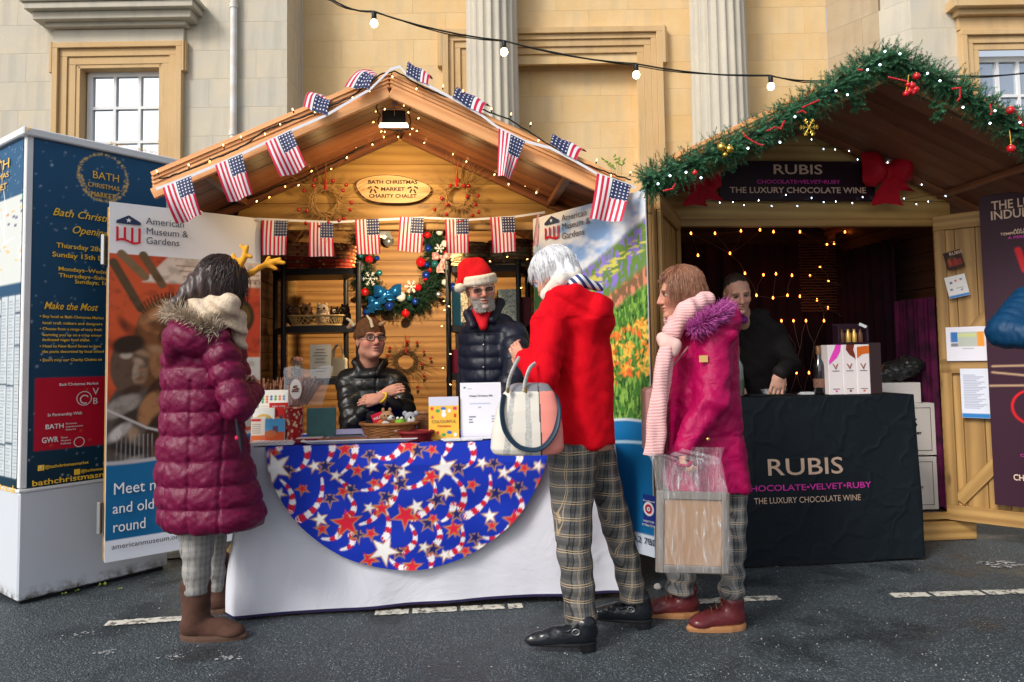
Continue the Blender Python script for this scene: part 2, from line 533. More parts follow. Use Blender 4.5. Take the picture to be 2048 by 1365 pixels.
ST_GREY=stone('weathered_limestone',(.53,.50,.43),(.64,.55,.40),(.34,.33,.29),.55)
ST_PALE=stone('pale_grey_limestone',(.50,.46,.38),(.60,.54,.43),(.36,.35,.32),.6)
ST_BRN=stone('stained_limestone',(.40,.30,.18),(.46,.37,.25),(.26,.2,.13),.5)
hall=thing('stone_building','tall classical building of honey coloured limestone with fluted columns behind the stalls','building',(0,9.6,0))
def loc_(p):return Vector(p)-Vector((0,9.6,0))
def wallrun(P0,P1,z0,z1,m,holes=(),bl=.98,bh=.37,seed=0):
 "ashlar wall face from plan point P0 to P1 (left to right seen from the street)"
 P0,P1=Vector((*P0,0)),Vector((*P1,0));d=(P1-P0);L=d.length;d.normalize()
 nrm=Vector((d.y,-d.x,0));ang=math.atan2(d.y,d.x)
 M=Matrix.Rotation(ang,3,'Z')
 def put(name,s0,s1,a,b,th,back,ch):
  c=P0+d*((s0+s1)/2)-nrm*(back+th/2);c.z=(a+b)/2
  box(name,loc_(c),(s1-s0,th,b-a),m,hall,M,ch)
 put('wall',0,L,0,z0,.3,0.0,0)
 segs=[(0,L)]
 for(h0,h1,ha,hb)in holes:
  ns=[]
  for a,b in segs:
   if h1<=a or h0>=b:ns.append((a,b));continue
   if h0>a:ns.append((a,h0))
   if h1<b:ns.append((h1,b))
  segs=ns
 for a,b in segs:put('wall',a,b,z0,z1+2.5,.3,.05,0)
 for(h0,h1,ha,hb)in holes:
  if hb<z1+2.5:put('wall',h0,h1,hb,z1+2.5,.3,.05,0)
  if ha>z0:put('wall',h0,h1,z0,ha,.3,.05,0)
 row=0;z=z0;rb=random.Random(seed)
 while z<z1:
  off=(bl/2 if row%2 else 0)+rb.uniform(-.08,.08)
  s=-off
  while s<L:
   a,b=max(0,s),min(L,s+bl)
   s+=bl
   if b-a<.02:continue
   parts=[(a,b)]
   for(h0,h1,ha,hb)in holes:
    if z+bh/2<ha or z+bh/2>hb:continue
    q=[]
    for u,w in parts:
     if h1<=u or h0>=w:q.append((u,w));continue
     if h0>u:q.append((u,h0))
     if h1<w:q.append((h1,w))
    parts=q
   for u,w in parts:
    if w-u>.03:put('stone_block',u+.0007,w-.0007,z+.0008,z+bh-.0008,.049,0.0,.0008)
  z+=bh;row+=1
DL=9.0
lx=lambda px,D:(px-1024)/(FPX/D)
LX0=-7.2
wallrun((LX0,DL),(lx(573,DL),DL),1.9,6.0,ST_GREY,holes=[(-5.80-LX0,-4.20-LX0,2.6,5.33)],seed=1)
wallrun((lx(573,DL),DL),(lx(573,DL)+.02,9.6),1.9,6.0,ST_GREY,seed=2)
wallrun((lx(573,DL)+.02,9.6),(4.36,9.6),1.9,6.0,ST_YEL,holes=[(-0.62-lx(573,DL),1.78-lx(573,DL)-.02,1.9,5.37)],seed=4)
wallrun((-.7,9.82),(1.9,9.82),1.9,5.6,ST_YEL,seed=6)
wallrun((4.36,9.6),(4.76,9.0),1.9,6.0,ST_BRN,seed=8)
wallrun((4.76,9.0),(5.0,8.7),1.9,6.0,ST_PALE,seed=9)
wallrun((5.0,8.7),(8.2,8.7),1.9,6.0,ST_GREY,holes=[(5.62-5.0,7.35-5.0,2.6,5.28)],seed=10)
box('wall',loc_((-7.4,11,4.2)),(.4,4,8.4),ST_GREY,hall)
def frame_steps(x0,x1,ztop,zbot,D,steps,m,lug=0,lugz=.5,name='window_surround'):
 "stepped architrave round an opening x0..x1 up to ztop; steps = [(inner offset, outer offset, projection)]"
 mb=MB()
 for(a,b,pr)in steps:
  for sx,xe in((-1,x0),(1,x1)):
   xa,xb=xe+sx*a,xe+sx*b
   mb.box(((xa+xb)/2,D-pr/2-9.6,(zbot+ztop+a)/2),(abs(xb-xa),pr,ztop+a-zbot),ch=.004)
  mb.box(((x0+x1)/2,D-pr/2-9.6,ztop+(a+b)/2),(x1-x0+2*b,pr,b-a),ch=.004)
 if lug:
  a=steps[-1][1]
  for k,(w,pr)in enumerate(((lug,steps[-1][2]*.8),(lug*.6,steps[-1][2]))):
   for sx,xe in((-1,x0),(1,x1)):
    mb.box((xe+sx*(a+w/2),D-pr/2-9.6-k*.002,ztop+a-lugz/2),(w,pr,lugz+k*.02),ch=.004)
 return mb.obj(name,m,hall)
def sash(x0,x1,z0,z1,D,cols,rows,zsplit=None):
 w=.035
 mb=MB()
 for x in[x0+(x1-x0)*i/cols for i in range(cols+1)]:
  mb.box((x,D-9.6,(z0+z1)/2),(w if x not in(x0,x1)else .07,.05,z1-z0+.02))
 for z in[z0+(z1-z0)*i/rows for i in range(rows+1)]:
  mb.box(((x0+x1)/2,D-9.6-.003,z),(x1-x0+.03,.045,.035 if z not in(z0,z1)else .07))
 f=mb.obj('window',WHITE,hall)
 for i in range(cols):
  for j in range(rows):
   xa=x0+(x1-x0)*i/cols+.018;xb=x0+(x1-x0)*(i+1)/cols-.018
   za=z0+(z1-z0)*j/rows+.018;zb=z0+(z1-z0)*(j+1)/rows-.018
   box('pane',((xa+xb)/2,D+.012-9.6,(za+zb)/2),(xb-xa,.006,zb-za),WGLASS,f,ch=0)
 bx=MB();bx.box(((x0+x1)/2,D+.5-9.6,(z0+z1)/2),(x1-x0+.4,.02,z1-z0+.4));bx.obj('room_dark_panel',mat('room_dark_panel',(.03,.03,.03)),hall)  # dark panel stands for the unlit room behind the panes
 return f
WGLASS=mat('window_glass',(.55,.6,.66),.03,metal=.85)
frame_steps(-5.50,-4.40,5.06,2.6,DL,[(0,.10,.03),(.10,.2,.05),(.2,.27,.09)],ST_YEL2,lug=.05,lugz=.38)
sash(-5.40,-4.44,3.2,4.99,DL+.14,3,4)
mb=MB()
for(z,hh,pr,ex)in((5.42,.18,.05,0.0),(5.545,.06,.13,.06),(5.62,.10,.22,.16),(5.71,.08,.30,.22),(5.78,.05,.33,.26)):
 mb.box((-4.95,DL-pr/2-9.6,z),(1.66+ex*2,pr,hh),ch=.006)
mb.obj('cornice',[ST_PALE],hall)
for x in(-5.475,-4.42):
 box('window_reveal',loc_((x,DL+.08,3.8)),(.05,.2,2.5),ST_YEL2,hall)
box('window_reveal',loc_((-4.95,DL+.08,5.04)),(1.06,.2,.05),ST_YEL2,hall)
frame_steps(5.80,7.2,4.93,2.6,8.7,[(0,.08,.03),(.08,.17,.05),(.17,.24,.09)],ST_YEL2)
sash(5.86,7.14,3.0,4.87,8.84,5,4)
mb=MB()
for(z,hh,pr,ex)in((5.26,.16,.05,0.0),(5.38,.08,.12,.04),(5.47,.12,.2,.12)):
 mb.box((6.5,8.7-pr/2-9.6,z),(1.9+ex*2,pr,hh),ch=.006)
mb.obj('cornice',[ST_YEL2],hall)
frame_steps(-.55,1.76,5.36,1.9,9.6,[(0,.09,.03),(.09,.18,.055),(.18,.25,.08),(.25,.33,.12)],ST_YEL2,lug=.07,lugz=.5,name='door_surround')
def column(cx,D,r,m):
 n=20;seg=8;zs=[0,1.5,2.5,3.5,4.5,6.6,7.6];V=[];F=[]
 for z in zs:
  rz_=r*(1.05-.016*z)
  for k in range(n*seg):
   a=2*math.pi*k/(n*seg);t=(k%seg)/seg
   dip=.075*max(0,math.sin(math.pi*min(1,t/.82)))**.8 if t<.82 else 0
   q=rz_*(1-dip*1.0)
   V.append((cx+q*math.cos(a),D-9.6+q*math.sin(a),z))
 N=n*seg
 for i in range(len(zs)-1):
  for k in range(N):F.append((i*N+k,i*N+(k+1)%N,(i+1)*N+(k+1)%N,(i+1)*N+k))
 link('column',meshnp('column',V,F,m,False),hall)
c1=wz(986,9.35,4.5);c2_=wz(1440,9.35,4.5)
column(c1.x,9.35,.355,ST_PALE);column(c2_.x,9.35,.375,ST_PALE)
p0,p1=at(468,-60,DL-.06),at(462,400,DL-.06)
mb=MB();mb.tube([(p0.x,p0.y,6.5),(p0.x+.005,p0.y,1.0),(p0.x,p0.y,0)],.042,12)
for z in(2.4,4.1,5.75):mb.tube([(p0.x,p0.y,z),(p0.x,p0.y,z+.06)],.05,12)
mb.obj('drain_pipe',mat('old_white_paint',(.74,.75,.76),.5,c2=(.62,.55,.45),vs=6))
setp(bpy.data.objects['drain_pipe'],'white painted drainpipe down the grey left wing of the building','pipe')
#wooden chalets
class Hut:
 def __init__(s,name,label,org,yaw,over,depth,hw=1.03,eave=1.24,ridge=2.70,tan=.455):
  s.root=thing(name,label,'chalet',org,yaw)
  s.M=Matrix.Translation(org)@Matrix.Rotation(yaw,4,'Z')
  s.I=s.M.inverted();s.yaw=yaw;s.over=over;s.depth=depth
  s.hw,s.eave,s.ridge,s.tan=hw,eave,ridge,tan
 def w(s,x,y,z):return s.M@Vector((x,y,z))
 def l(s,p):return s.I@Vector(p)
 def zr(s,x):return s.ridge-s.tan*abs(x)
def build_hut(h,gable_m,roof_m,side_m,back_m,post_m,header=2.12,hinge=.88,z_floor=.16):
 r=h.root;hw,ov,dp=h.hw,h.over,h.depth
 rr=random.Random(int(h.ridge*100+h.over*77))
 L=h.eave/math.cos(math.atan(h.tan));w=.117;y=-ov+w/2
 while y<dp+.1:
  for s_ in(-1,1):
   ev=h.eave-(.05 if s_<0 else 0)
   a=Vector((s_*.004,y,h.ridge+.012));b=Vector((s_*ev,y,h.zr(ev)+.012))
   dz=rr.uniform(-.0015,.0015)
   beam('roof_board',a+Vector((0,0,dz)),b+Vector((0,0,dz)),w-.004,.020,roof_m,r,ch=.002)
  y+=w
 for s_ in(-1,1):
  ev=h.eave-(.05 if s_<0 else 0)
  a=Vector((s_*-.006,(dp+.1-ov)/2,h.ridge+.048));b=Vector((s_*(ev+.03),a.y,h.zr(ev)+.036))
  beam('roof_felt',a,b,dp+.1+ov+.02,.012,mat('roof_felt',(.09,.10,.11),.9,c2=(.14,.15,.16),vs=30),r)
  for k,(dz,hh,pr)in enumerate(((-.030,.055,.024),(.008,.018,.020),(.027,.018,.026),(.046,.018,.032),(.068,.024,.040))):
   a=Vector((s_*.003,-ov-pr/2,h.ridge+dz));b=Vector((s_*(ev+.02),-ov-pr/2,h.zr(ev+.02)+dz))
   beam('barge_board',a,b,pr,hh,W_FASC,r,ch=.002)
 for yy in(-.02,):
  for s_ in(-1,1):
   beam('rafter',(s_*.02,yy-.03,h.ridge-.03),(s_*h.eave*.98,yy-.03,h.zr(h.eave*.98)-.03),.035,.05,roof_m,r)
 for s_ in(-1,1):
  beam('purlin',(s_*.96,-ov+.03,h.zr(.96)-.025),(s_*.96,dp,h.zr(.96)-.025),.04,.04,roof_m,r)
 z=header;ph=.128;k=0
 while z<h.ridge-.02:
  z1=min(z+ph-.003,h.ridge-.03)
  xa,xb=min(hw,(h.ridge-z)/h.tan),max(.01,min(hw,(h.ridge-z1)/h.tan))
  mb=MB();mb.prism([(-xa,z),(xa,z),(xb,z1),(-xb,z1)],rr.uniform(-.0015,.0015),.02)
  mb.obj('gable_plank',gable_m,r)
  z+=ph;k+=1
 for s_ in(-1,1):
  for(y_,zt)in((.0,header+.0),(dp-.03,h.zr(hw))):
   box('post',(s_*(hw-.035),y_+.035,zt/2+.04),(.07,.07,zt-.08),post_m,r)
  box('door_post',(s_*(hinge+.035),-.004,(header+z_floor)/2),(.06,.06,header-z_floor),post_m,r)
 beam('header_beam',(-hw,-.012,header-.025),(hw,-.012,header-.025),.05,.05,post_m,r)
 z=z_floor
 while z<h.zr(hw)-.02:
  z1=min(z+ph,h.zr(hw))
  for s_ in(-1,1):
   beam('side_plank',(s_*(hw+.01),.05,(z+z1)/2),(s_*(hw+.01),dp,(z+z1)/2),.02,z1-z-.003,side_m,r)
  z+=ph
 GAP_BACK=mat('added_gap_backing',(.10,.045,.018),.9)  # sheets added behind the planks to stop light through their gaps
 mb=MB();mb.prism([(-hw,z_floor),(hw,z_floor),(hw,h.zr(hw)),(0,h.ridge),(-hw,h.zr(hw))],dp+.023,dp+.035);mb.obj('added_gap_backing',GAP_BACK,r)
 for s_ in(-1,1):box('added_gap_backing',(s_*(hw+.03),dp/2+.03,h.zr(hw)/2+.05),(.012,dp-.05,h.zr(hw)-.12),GAP_BACK,r,ch=0)
 z=z_floor
 while z<h.ridge-.05:
  z1=min(z+ph,h.ridge)
  xa,xb=min(hw,(h.ridge-z)/h.tan),max(.01,min(hw,(h.ridge-z1+.003)/h.tan))
  mb=MB();mb.prism([(-xa,z),(xa,z),(xb,z1-.003),(-xb,z1-.003)],dp,dp+.02)
  mb.obj('back_plank',back_m,r)
  z+=ph
 y=.04
 while y<dp:
  beam('floor_board',(-hw,y+.06,z_floor-.012),(hw,y+.06,z_floor-.012),.117,.022,side_m,r);y+=.12
 beam('base_beam',(-hw-.03,-.02,.062),(hw+.03,-.02,.062),.08,.12,post_m,r)
 beam('sill_board',(-hw,-.03,z_floor-.003),(hw,-.03,z_floor-.003),.045,.04,post_m,r)
 for s_ in(-1,1):beam('base_beam',(s_*hw,.03,.062),(s_*hw,dp,.062),.08,.12,post_m,r)
def leaf(h,P0,P1,z0,z1,m,side=1,brace=True):
 "door leaf of vertical boards from plan point P0 (hinge) to P1, ledges on the side facing the street"
 a,b=h.l((*P0,0)),h.l((*P1,0));a.z=b.z=0
 d=(b-a);L=d.length;d.normalize();n=Vector((d.y,-d.x,0))*side
 k=max(2,round(L/.115));w=L/k
 for i in range(k):
  c=a+d*(w*(i+.5))
  beam('door_board',c+Vector((0,0,z0)),c+Vector((0,0,z1)),.018,w-.004,m,h.root,up=d,ch=.002)
 th=.024
 lc=(a+b)/2-n*.0115;beam('added_door_backing',lc+Vector((0,0,z0+.004)),lc+Vector((0,0,z1-.004)),.003,L-.01,m,h.root,up=d,ch=0)  # strip added behind the boards so no sky light shows between them
 for z in(z0+.05,z1-.055)+(((z0+z1)/2,)if brace else()):
  beam('door_rail',a+n*.022+Vector((0,0,z)),b+n*.022+Vector((0,0,z)),th,.10,m,h.root)
 for t in(.035,L-.035):
  p=a+d*t+n*.0235
  beam('door_stile',p+Vector((0,0,z0+.1)),p+Vector((0,0,z1-.106)),.021,.065,m,h.root,up=d)
 if brace:
  zm=(z0+z1)/2
  for(za,zb)in((z0+.13,zm-.07),(zm+.07,z1-.13)):
   p,q=a+d*.07+n*.021,b-d*.07+n*.021
   beam('door_brace',p+Vector((0,0,za)),q+Vector((0,0,zb)),.018,.075,m,h.root)
HA=Hut('market_chalet','open timber chalet with star-striped flags along its roof and an oval charity sign',(-.70,4.575,0),R(4.8),.80,1.45)
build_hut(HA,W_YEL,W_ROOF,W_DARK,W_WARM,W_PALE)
LP0,LP1=(-1.60,4.50),(-2.235,3.955)
RP0,RP1=(.195,4.645),(.775,3.87)
leaf(HA,LP0,LP1,.19,2.12,W_PALE,side=-1,brace=False)
leaf(HA,RP0,RP1,.19,2.12,W_PALE,side=1,brace=False)
HB=Hut('market_chalet','open timber chalet with fir garland on its roof edge and a dark purple interior',(1.985,4.80,0),R(4.8),.97,1.5,ridge=2.775,tan=.465)
build_hut(HB,W_YEL2,W_ROOF2,W_DIMMED,W_DIMMED,W_PALE,header=2.14,hinge=.91)
leaf(HB,(2.88,4.86),(3.50,4.31),.13,2.16,W_PALE,side=1)
leaf(HB,(1.085,4.70),(.80,3.96),.15,2.16,W_PALE,side=-1,brace=False)
for z in(.42,1.88):
 p=HA.l((*LP1,z));box('hinge',p+Vector((-.012,-.012,0)),(.02,.03,.17),STEEL,HA.root)
#helpers on vertical planes
def hit(px,py,P,d):
 "ray of a photo pixel against the vertical plane through plan point P along plan direction d -> (t, z)"
 r=at(px,py,1)-Vector((0,0,EYE))
 dx,dy=d[0],d[1];L=math.hypot(dx,dy);dx/=L;dy/=L
 det=r.x*-dy+dx*r.y
 k=(P[0]*-dy+dx*P[1])/det
 t=(k*r.x-P[0])*dx+(k*r.y-P[1])*dy
 return t,EYE+k*r.z
def on(h,px,py,y):
 "world point of a pixel on the plane local y of a hut"
 P=h.w(0,y,0);d=h.w(1,y,0)-P
 t,z=hit(px,py,P,d)
 q=P+d*t;q.z=z
 return q
class Face:
 def __init__(s,name,label,cat,P,d,group=None,root=None):
  s.P=Vector((P[0],P[1],0));s.d=Vector((d[0],d[1],0)).normalized()
  s.root=root or thing(name,label,cat,s.P,math.atan2(d[1],d[0]),group)
  s.L=root is not None
 def h(s,px,py):return hit(px,py,s.P,s.d)
 def txt(s,px,py,st,hpx,m,align='LEFT',shear=0,sx=1,off=.009,bold=0.0,space=1.0,wpx=None,name='lettering',D=None):
  t,z=s.h(px,py)
  q=s.P+s.d*t
  size=hpx*q.y/FPX/.84
  o=text(name,st,size,m,s.root,align=align,shear=shear,bold=bold*size*.5,space=space,sx=sx)
  if wpx:
   t2,_=s.h(px+wpx,py)
   w=max(v.co.x for v in o.data.vertices)-min(v.co.x for v in o.data.vertices)
   k=abs(t2-t)/w
   for v in o.data.vertices:v.co.x*=k
  o.matrix_basis=Matrix.Translation((t,-off,z))@Matrix.Rotation(math.pi/2,4,'X')
  return o
GT=mat('gold_print',lin((240,190,80)),.5)
YT=mat('yellow_print',lin((255,205,60)),.5)
WT=mat('white_print',(.8,.8,.8),.5)
NT=mat('navy_print',lin((40,60,90)),.5)
GREYT=mat('grey_print',lin((80,80,90)),.5)
REDT=mat('red_print',lin((205,30,50)),.5)
PINKT=mat('pink_print',lin((235,70,190)),.5)
CREAMT=mat('cream_print',lin((235,200,165)),.5)
#information kiosk
KC=Vector((-2.60,3.82,0));kd=Vector((.60,.80,0));ka=math.atan2(kd.y,kd.x)
KW,KD,KH=.80,1.05,2.53
kio=thing('information_kiosk','square white and navy information kiosk with market posters at the left edge of the photo','kiosk',KC,ka)
g=NG('grimy_white_panel');v=g.coord()
sx_=g.n('ShaderNodeSeparateXYZ');g.l(v,sx_.inputs[0])
low=g.math('MULTIPLY',g.ramp(g.noise(v,16,5,.7),[(.42,0.0),(.62,1.0)]),g.ramp(g.math('ADD',sx_.outputs[2],.28),[(.01,1.0),(.07,0.0)]))
c=g.mix(g.ramp(g.noise(v,2.5,4),[(.4,0.0),(.8,.25)]),(.60,.64,.70),(.58,.59,.58))
c=g.mix(g.ramp(g.noise(g.coord(scale=(9,9,1)),2,5,.7),[(.62,0.0),(.8,.35)]),c,(.4,.42,.42))
g.l(g.mix(low,c,(.10,.09,.06)),g.b.inputs['Base Color']);g.b.inputs['Roughness'].default_value=.35
GRIME=g.m
box('base_panel',(KW/2,KD/2,.30),(KW,KD,.56),GRIME,kio,ch=.008)
box('ledge',(KW/2,KD/2,.589),(KW+.01,KD+.01,.018),WHITE,kio,ch=.004)
box('core',(KW/2,KD/2,1.55),(KW-.03,KD-.03,1.90),mat('kiosk_core',(.3,.3,.32),.6),kio,ch=0)
box('cap',(KW/2,KD/2,KH-.022),(KW+.05,KD+.05,.045),WHITE,kio,ch=.006)
for x in(0.018,KW-.018):
 for y in(.018,KD-.018):box('corner_post',(x,y,1.55),(.036,.036,1.895),WHITE,kio,ch=.004)
box('foot',(KW/2,KD/2,.01),(KW-.04,KD-.04,.02),BLACK,kio,ch=0)
FK=Face('','','',KC,kd,root=kio)
Z0=.60;PW,PH=KW-.072,KH-.045-.60-.003
pr=Print(PW,PH,.006,(0,0,0))
gy=(pr.y/PH)[...,None];top=np.array(lin((34,84,122)));bot=np.array(lin((6,44,60)))
pr.c=bot*(1-gy**.8)+top*gy**.8
rs=np.random.RandomState(5)
for _ in range(230):
 x,y=rs.rand()*PW,rs.rand()*PH;r_=.002+.006*rs.rand()**4
 pr.ell(x,y,r_,r_,lin((200,215,230)),soft=.006,al=.35+.5*rs.rand())
def kp(px,py):t,z=FK.h(px,py);return t-.036,z-Z0
cx,cy=kp(207,356)
for k in range(300):
 a=rs.rand()*6.283;r_=.135+rs.randn()*.004 if k%3 else .118+rs.randn()*.003
 if k%3==0 and math.sin(a)>.2:continue
 pr.ell(cx+r_*math.cos(a),cy+r_*math.sin(a),.003,.003,lin((245,205,110)),soft=.004,al=.9)
rx0,ry1=kp(70,757);_,ry0=kp(70,903);pr.rect(rx0,ry0,PW,ry1+.0,lin((190,18,48)))
for _ in range(26):
 pr.ell(rx0+rs.rand()*(PW-rx0),ry0+rs.rand()*(ry1-ry0),.005,.005,lin((225,110,60)),soft=.006,al=.7)
pr.obj('poster',PRINT,kio,pos=lambda x,y:np.stack([x+.036,0*x+.012-.014,y+Z0],-1))
T=lambda x,y,s_,h,m,**k:FK.txt(x,y,s_,h*.8,m,**k)
T(219,287,'BROUGHT TO YOU BY VISIT BATH',8,GT,wpx=93)
T(183,350,'BATH',23,GT,wpx=52);T(174,369,'CHRISTMAS',14,GT,wpx=63);T(180,388,'MARKET',15,GT,wpx=48)
T(103,424,'Bath Christmas',23,YT,shear=.35,wpx=138,bold=.01);T(141,460,'Opening',23,YT,shear=.35,wpx=72,bold=.01)
T(111,491,'Thursday 28th November',15,YT,bold=.02,wpx=170);T(103,509,'Sunday 15th December',15,YT,bold=.02,wpx=160)
T(115,538,'Mondays–Wednesdays',12,YT,bold=.018,wpx=130);T(116,551,'Thursdays–Saturdays',12,YT,bold=.018,wpx=126);T(148,564,'Sundays; 10',12,YT,bold=.018,wpx=66)
T(86,612,'Make the Most',22,YT,shear=.35,wpx=108,bold=.01)
for y,s_,w_ in((633,'• Buy local at Bath Christmas Market',128),(646,'  local craft makers and designers',120),(658,'• Choose from a range of tasty fresh',124),(670,'  warming you up on a crisp winter',120),(680,'  dedicated vegan food chalet.',96),(693,'• Head to New Bond Street to have',122),(704,'  the piano decorated by local school',124),(721,"• Don't miss our Charity Chalets on",124)):
 T(78,y,s_,8.5,YT,wpx=w_,bold=.012)
T(117,770,'Bath Christmas Market',8,WT,wpx=78,bold=.012);T(184,784,'V',20,WT);T(184,803,'B',18,WT)
T(94,831,'In Partnership With',9,WT,wpx=68,bold=.012);T(89,855,'BATH',14,WT,bold=.03,wpx=36)
T(82,882,'GWR',16,WT,wpx=33,bold=.03)
for k,s_ in enumerate(('Business','Improvement','District')):T(130,848+k*6,s_,5,WT,wpx=(22,34,20)[k])
for k,s_ in enumerate(('Great','Western','Railway')):T(120,876+k*6,s_,5,WT,wpx=(14,20,20)[k])
T(88,935,'@bathchristmasmarket',9,YT,wpx=87,bold=.012);T(160,943,'@bathxmas',9,YT,wpx=44,bold=.012)
T(62,968,'bathchristmasmarket.co.uk',17,YT,bold=.022,wpx=245)
def ringobj(F,px,py,r,w,m,name='emblem',off=.009,n=28,a0=0,a1=6.2832):
 t,z=F.h(px,py);mb=MB()
 for k in range(n):
  a,b=a0+(a1-a0)*k/n,a0+(a1-a0)*(k+1)/n
  q=[(t+(r+s_)*math.cos(x),-off,z+(r+s_)*math.sin(x))for x,s_ in((a,-w/2),(a,w/2),(b,w/2),(b,-w/2))]
  mb.add(q,[(0,1,2,3)])
 return mb.obj(name,m,F.root)
ringobj(FK,167,797,.038,.004,WT);ringobj(FK,168,799,.022,.006,WT,a0=.6,a1=5.2);ringobj(FK,157,884,.026,.004,WT)
for(px,py)in((81,936),(153,944)):
 t,z=FK.h(px,py);mb=MB();mb.box((t,-.008,z),(.03,.002,.03));mb.obj('emblem',YT,kio)
T(79,936,'f',9,WT,off=.0105,bold=.03)
kl=Vector((-kd.y,kd.x,0));P2=KC+kl*KD
FL=Face('','','',P2,-kl,root=kio)
def onleft(o):
 o.matrix_basis=kio.matrix_basis.inverted()@Matrix.Translation(P2)@Matrix.Rotation(math.atan2(-kl.y,-kl.x),4,'Z')@o.matrix_basis
 return o
kio.matrix_basis=Matrix.Translation(KC)@Matrix.Rotation(ka,4,'Z')
pl=Print(KD-.072,PH,.007,(0,0,0));gy=(pl.y/PH)[...,None];pl.c=bot*(1-gy**.8)+top*gy**.8
def kq(px,py):t,z=FL.h(px,py);return t-.036,z-Z0
mx1,my1=kq(66,380);_,my0=kq(66,560);mx0=mx1-.62
LW=KD-.072
for _ in range(90):pl.ell(rs.rand()*LW,my1+rs.rand()*(PH-my1),.003,.003,lin((200,215,230)),soft=.005,al=.6)
pl.rect(mx0,my0,mx1,my1,lin((206,210,206)))
pl.mix(sm(0,.01,pl.x-(mx1-.10-.05*np.sin(pl.y*9)))*sm(0,.004,mx1-pl.x)*(pl.y>my0)*(pl.y<my1),lin((130,200,150)))
for k in range(34):
 x,y=mx0+.04+rs.rand()*(mx1-mx0-.08),my0+.03+rs.rand()*(my1-my0-.06)
 if k%2:pl.rect(x-.018,y-.006,x+.018,y+.006,lin((70,50,120)))
 else:pl.rect(x-.025,y-.004,x+.025,y+.004,lin((235,180,80)))
for k in range(9):
 a=rs.rand()*3;x,y=mx0+rs.rand()*.5,my0+.1+rs.rand()*.3
 pl.stripe_line([(x,y),(x+.16*math.cos(a),y+.16*math.sin(a))],.006,lin((255,255,255)))
_,ty1=kq(50,588);_,ty0=kq(50,962)
nx=mx1
for k in range(6):
 w_=.1;pl.rect(nx-w_,ty0,nx-.01,ty1,lin((196,204,208)))
 y=ty1-.02
 while y>ty0+.01:
  pl.rect(nx-w_+.008,y-.003,nx-.02-rs.rand()*.03,y,lin((110,118,134)),soft=.003);y-=.0115
 for yy in rs.rand(2):pl.rect(nx-w_,ty0+(ty1-ty0)*yy,nx,ty0+(ty1-ty0)*yy+.01,lin((10,50,75)))
 nx-=w_
onleft(pl.obj('poster',PRINT,kio,pos=lambda x,y:np.stack([x+.036,0*x-.002,y+Z0],-1)))
for a in((-28,350,'BATH',23,GT,48),(-36,374,'CHRISTMAS',12,GT,56),(-28,391,'MARKET',14,GT,44),(12,284,'BROUGHT TO YOU BY VISIT BATH',7,GT,52),(-78,952,'bathchristmasmarket.co.uk',15,YT,112)):
 o=FL.txt(a[0],a[1],a[2],a[3],a[4],wpx=a[5]);onleft(o)
onleft(ringobj(FL,-8,360,.13,.004,GT))
#museum banners
def museum_logo(F,px0,px1,y0,y1,y2):
 "pediment with a star over four red bars joined by a wave"
 t0,zt=F.h(px0,y0);t1,_=F.h(px1,y0);_,zm=F.h(px0,y1);_,zb=F.h(px0,y2)
 w=t1-t0;mb=MB();hgt=zt-zm
 mb.add([(t0,-.010,zm),(t1,-.010,zm),(t1,-.010,zm+hgt*.3),((t0+t1)/2,-.010,zt),(t0,-.010,zm+hgt*.3)],[(0,1,2,3,4)])
 mb.obj('emblem',NT,F.root)
 st=MB();c=((t0+t1)/2,zm+hgt*.42);r=hgt*.30
 p=[(c[0]+(r if k%2==0 else r*.42)*math.sin(k*math.pi/5),-.0115,c[1]+(r if k%2==0 else r*.42)*math.cos(k*math.pi/5))for k in range(10)]
 st.add(p,[tuple(range(9,-1,-1))]);st.obj('emblem',WT,F.root)
 mb=MB();bw=w*.10;zs=zm-hgt*.35
 wave=lambda x:zb+(zs-zb)*(.10+.10*math.sin((x-t0)/w*6.28))
 for k in range(4):
  x=t0+(w-bw)*k/3
  mb.add([(x,-.010,wave(x)),(x+bw,-.010,wave(x+bw)),(x+bw,-.010,zs-(0 if k in(0,3)else 0)),(x,-.010,zs)],[(0,1,2,3)])
 n=14
 for k in range(n):
  a,b=t0+w*k/n,t0+w*(k+1)/n
  mb.add([(a,-.0105,wave(a)-.0),(b,-.0105,wave(b)),(b,-.0105,wave(b)+bw),(a,-.0105,wave(a)+bw)],[(0,1,2,3)])
 mb.obj('emblem',REDT,F.root)
BZ0,BZ1=.19,2.14
def banner_at(P,Q,off):
 P,Q=Vector((*P,0)),Vector((*Q,0));d=(Q-P).normalized();n=Vector((d.y,-d.x,0))
 return P+n*off,d,(Q-P).length
P,d,L=banner_at(LP1,LP0,.062)
FB=Face('museum_banner','tall banner with bronze figureheads photo on the left door of the flag-decked chalet','banner',P,d)
W_,H_=L,BZ1-BZ0
b=Print(W_,H_,.0055,lin((236,238,242)))
def bq(F,px,py):t,z=F.h(px,py);return t,z-BZ0
y_ph1=bq(FB,300,512)[1];y_ph0=bq(FB,215,925)[1];y_w=bq(FB,215,1083)[1]+.0
X,Y=b.x,b.y
ph=(Y<y_ph1)*1.0
b.mix(ph,lin((205,88,50)))
b.mix(ph*.5*sm(.3,.8,fbm(X*6,Y*6,3)),lin((170,60,36)))
c0=bq(FB,420,520)
b.mix(ph*sm(-.01,.01,X-.30+(Y-y_ph1)*-.9)*sm(-.01,.01,Y-(y_ph1-.15)),lin((222,205,190)))
for k in range(3):b.rect(.34+k*.02,y_ph1-.05-k*.03,W_,y_ph1-.043-k*.03,lin((165,130,110)))
for k in range(14):b.ell(.42+k*.032,y_ph1-.122,.010,.012,lin((170,140,120)))
b.rect(.5,y_ph1-.55,W_,y_ph1-.2,lin((190,70,45)))
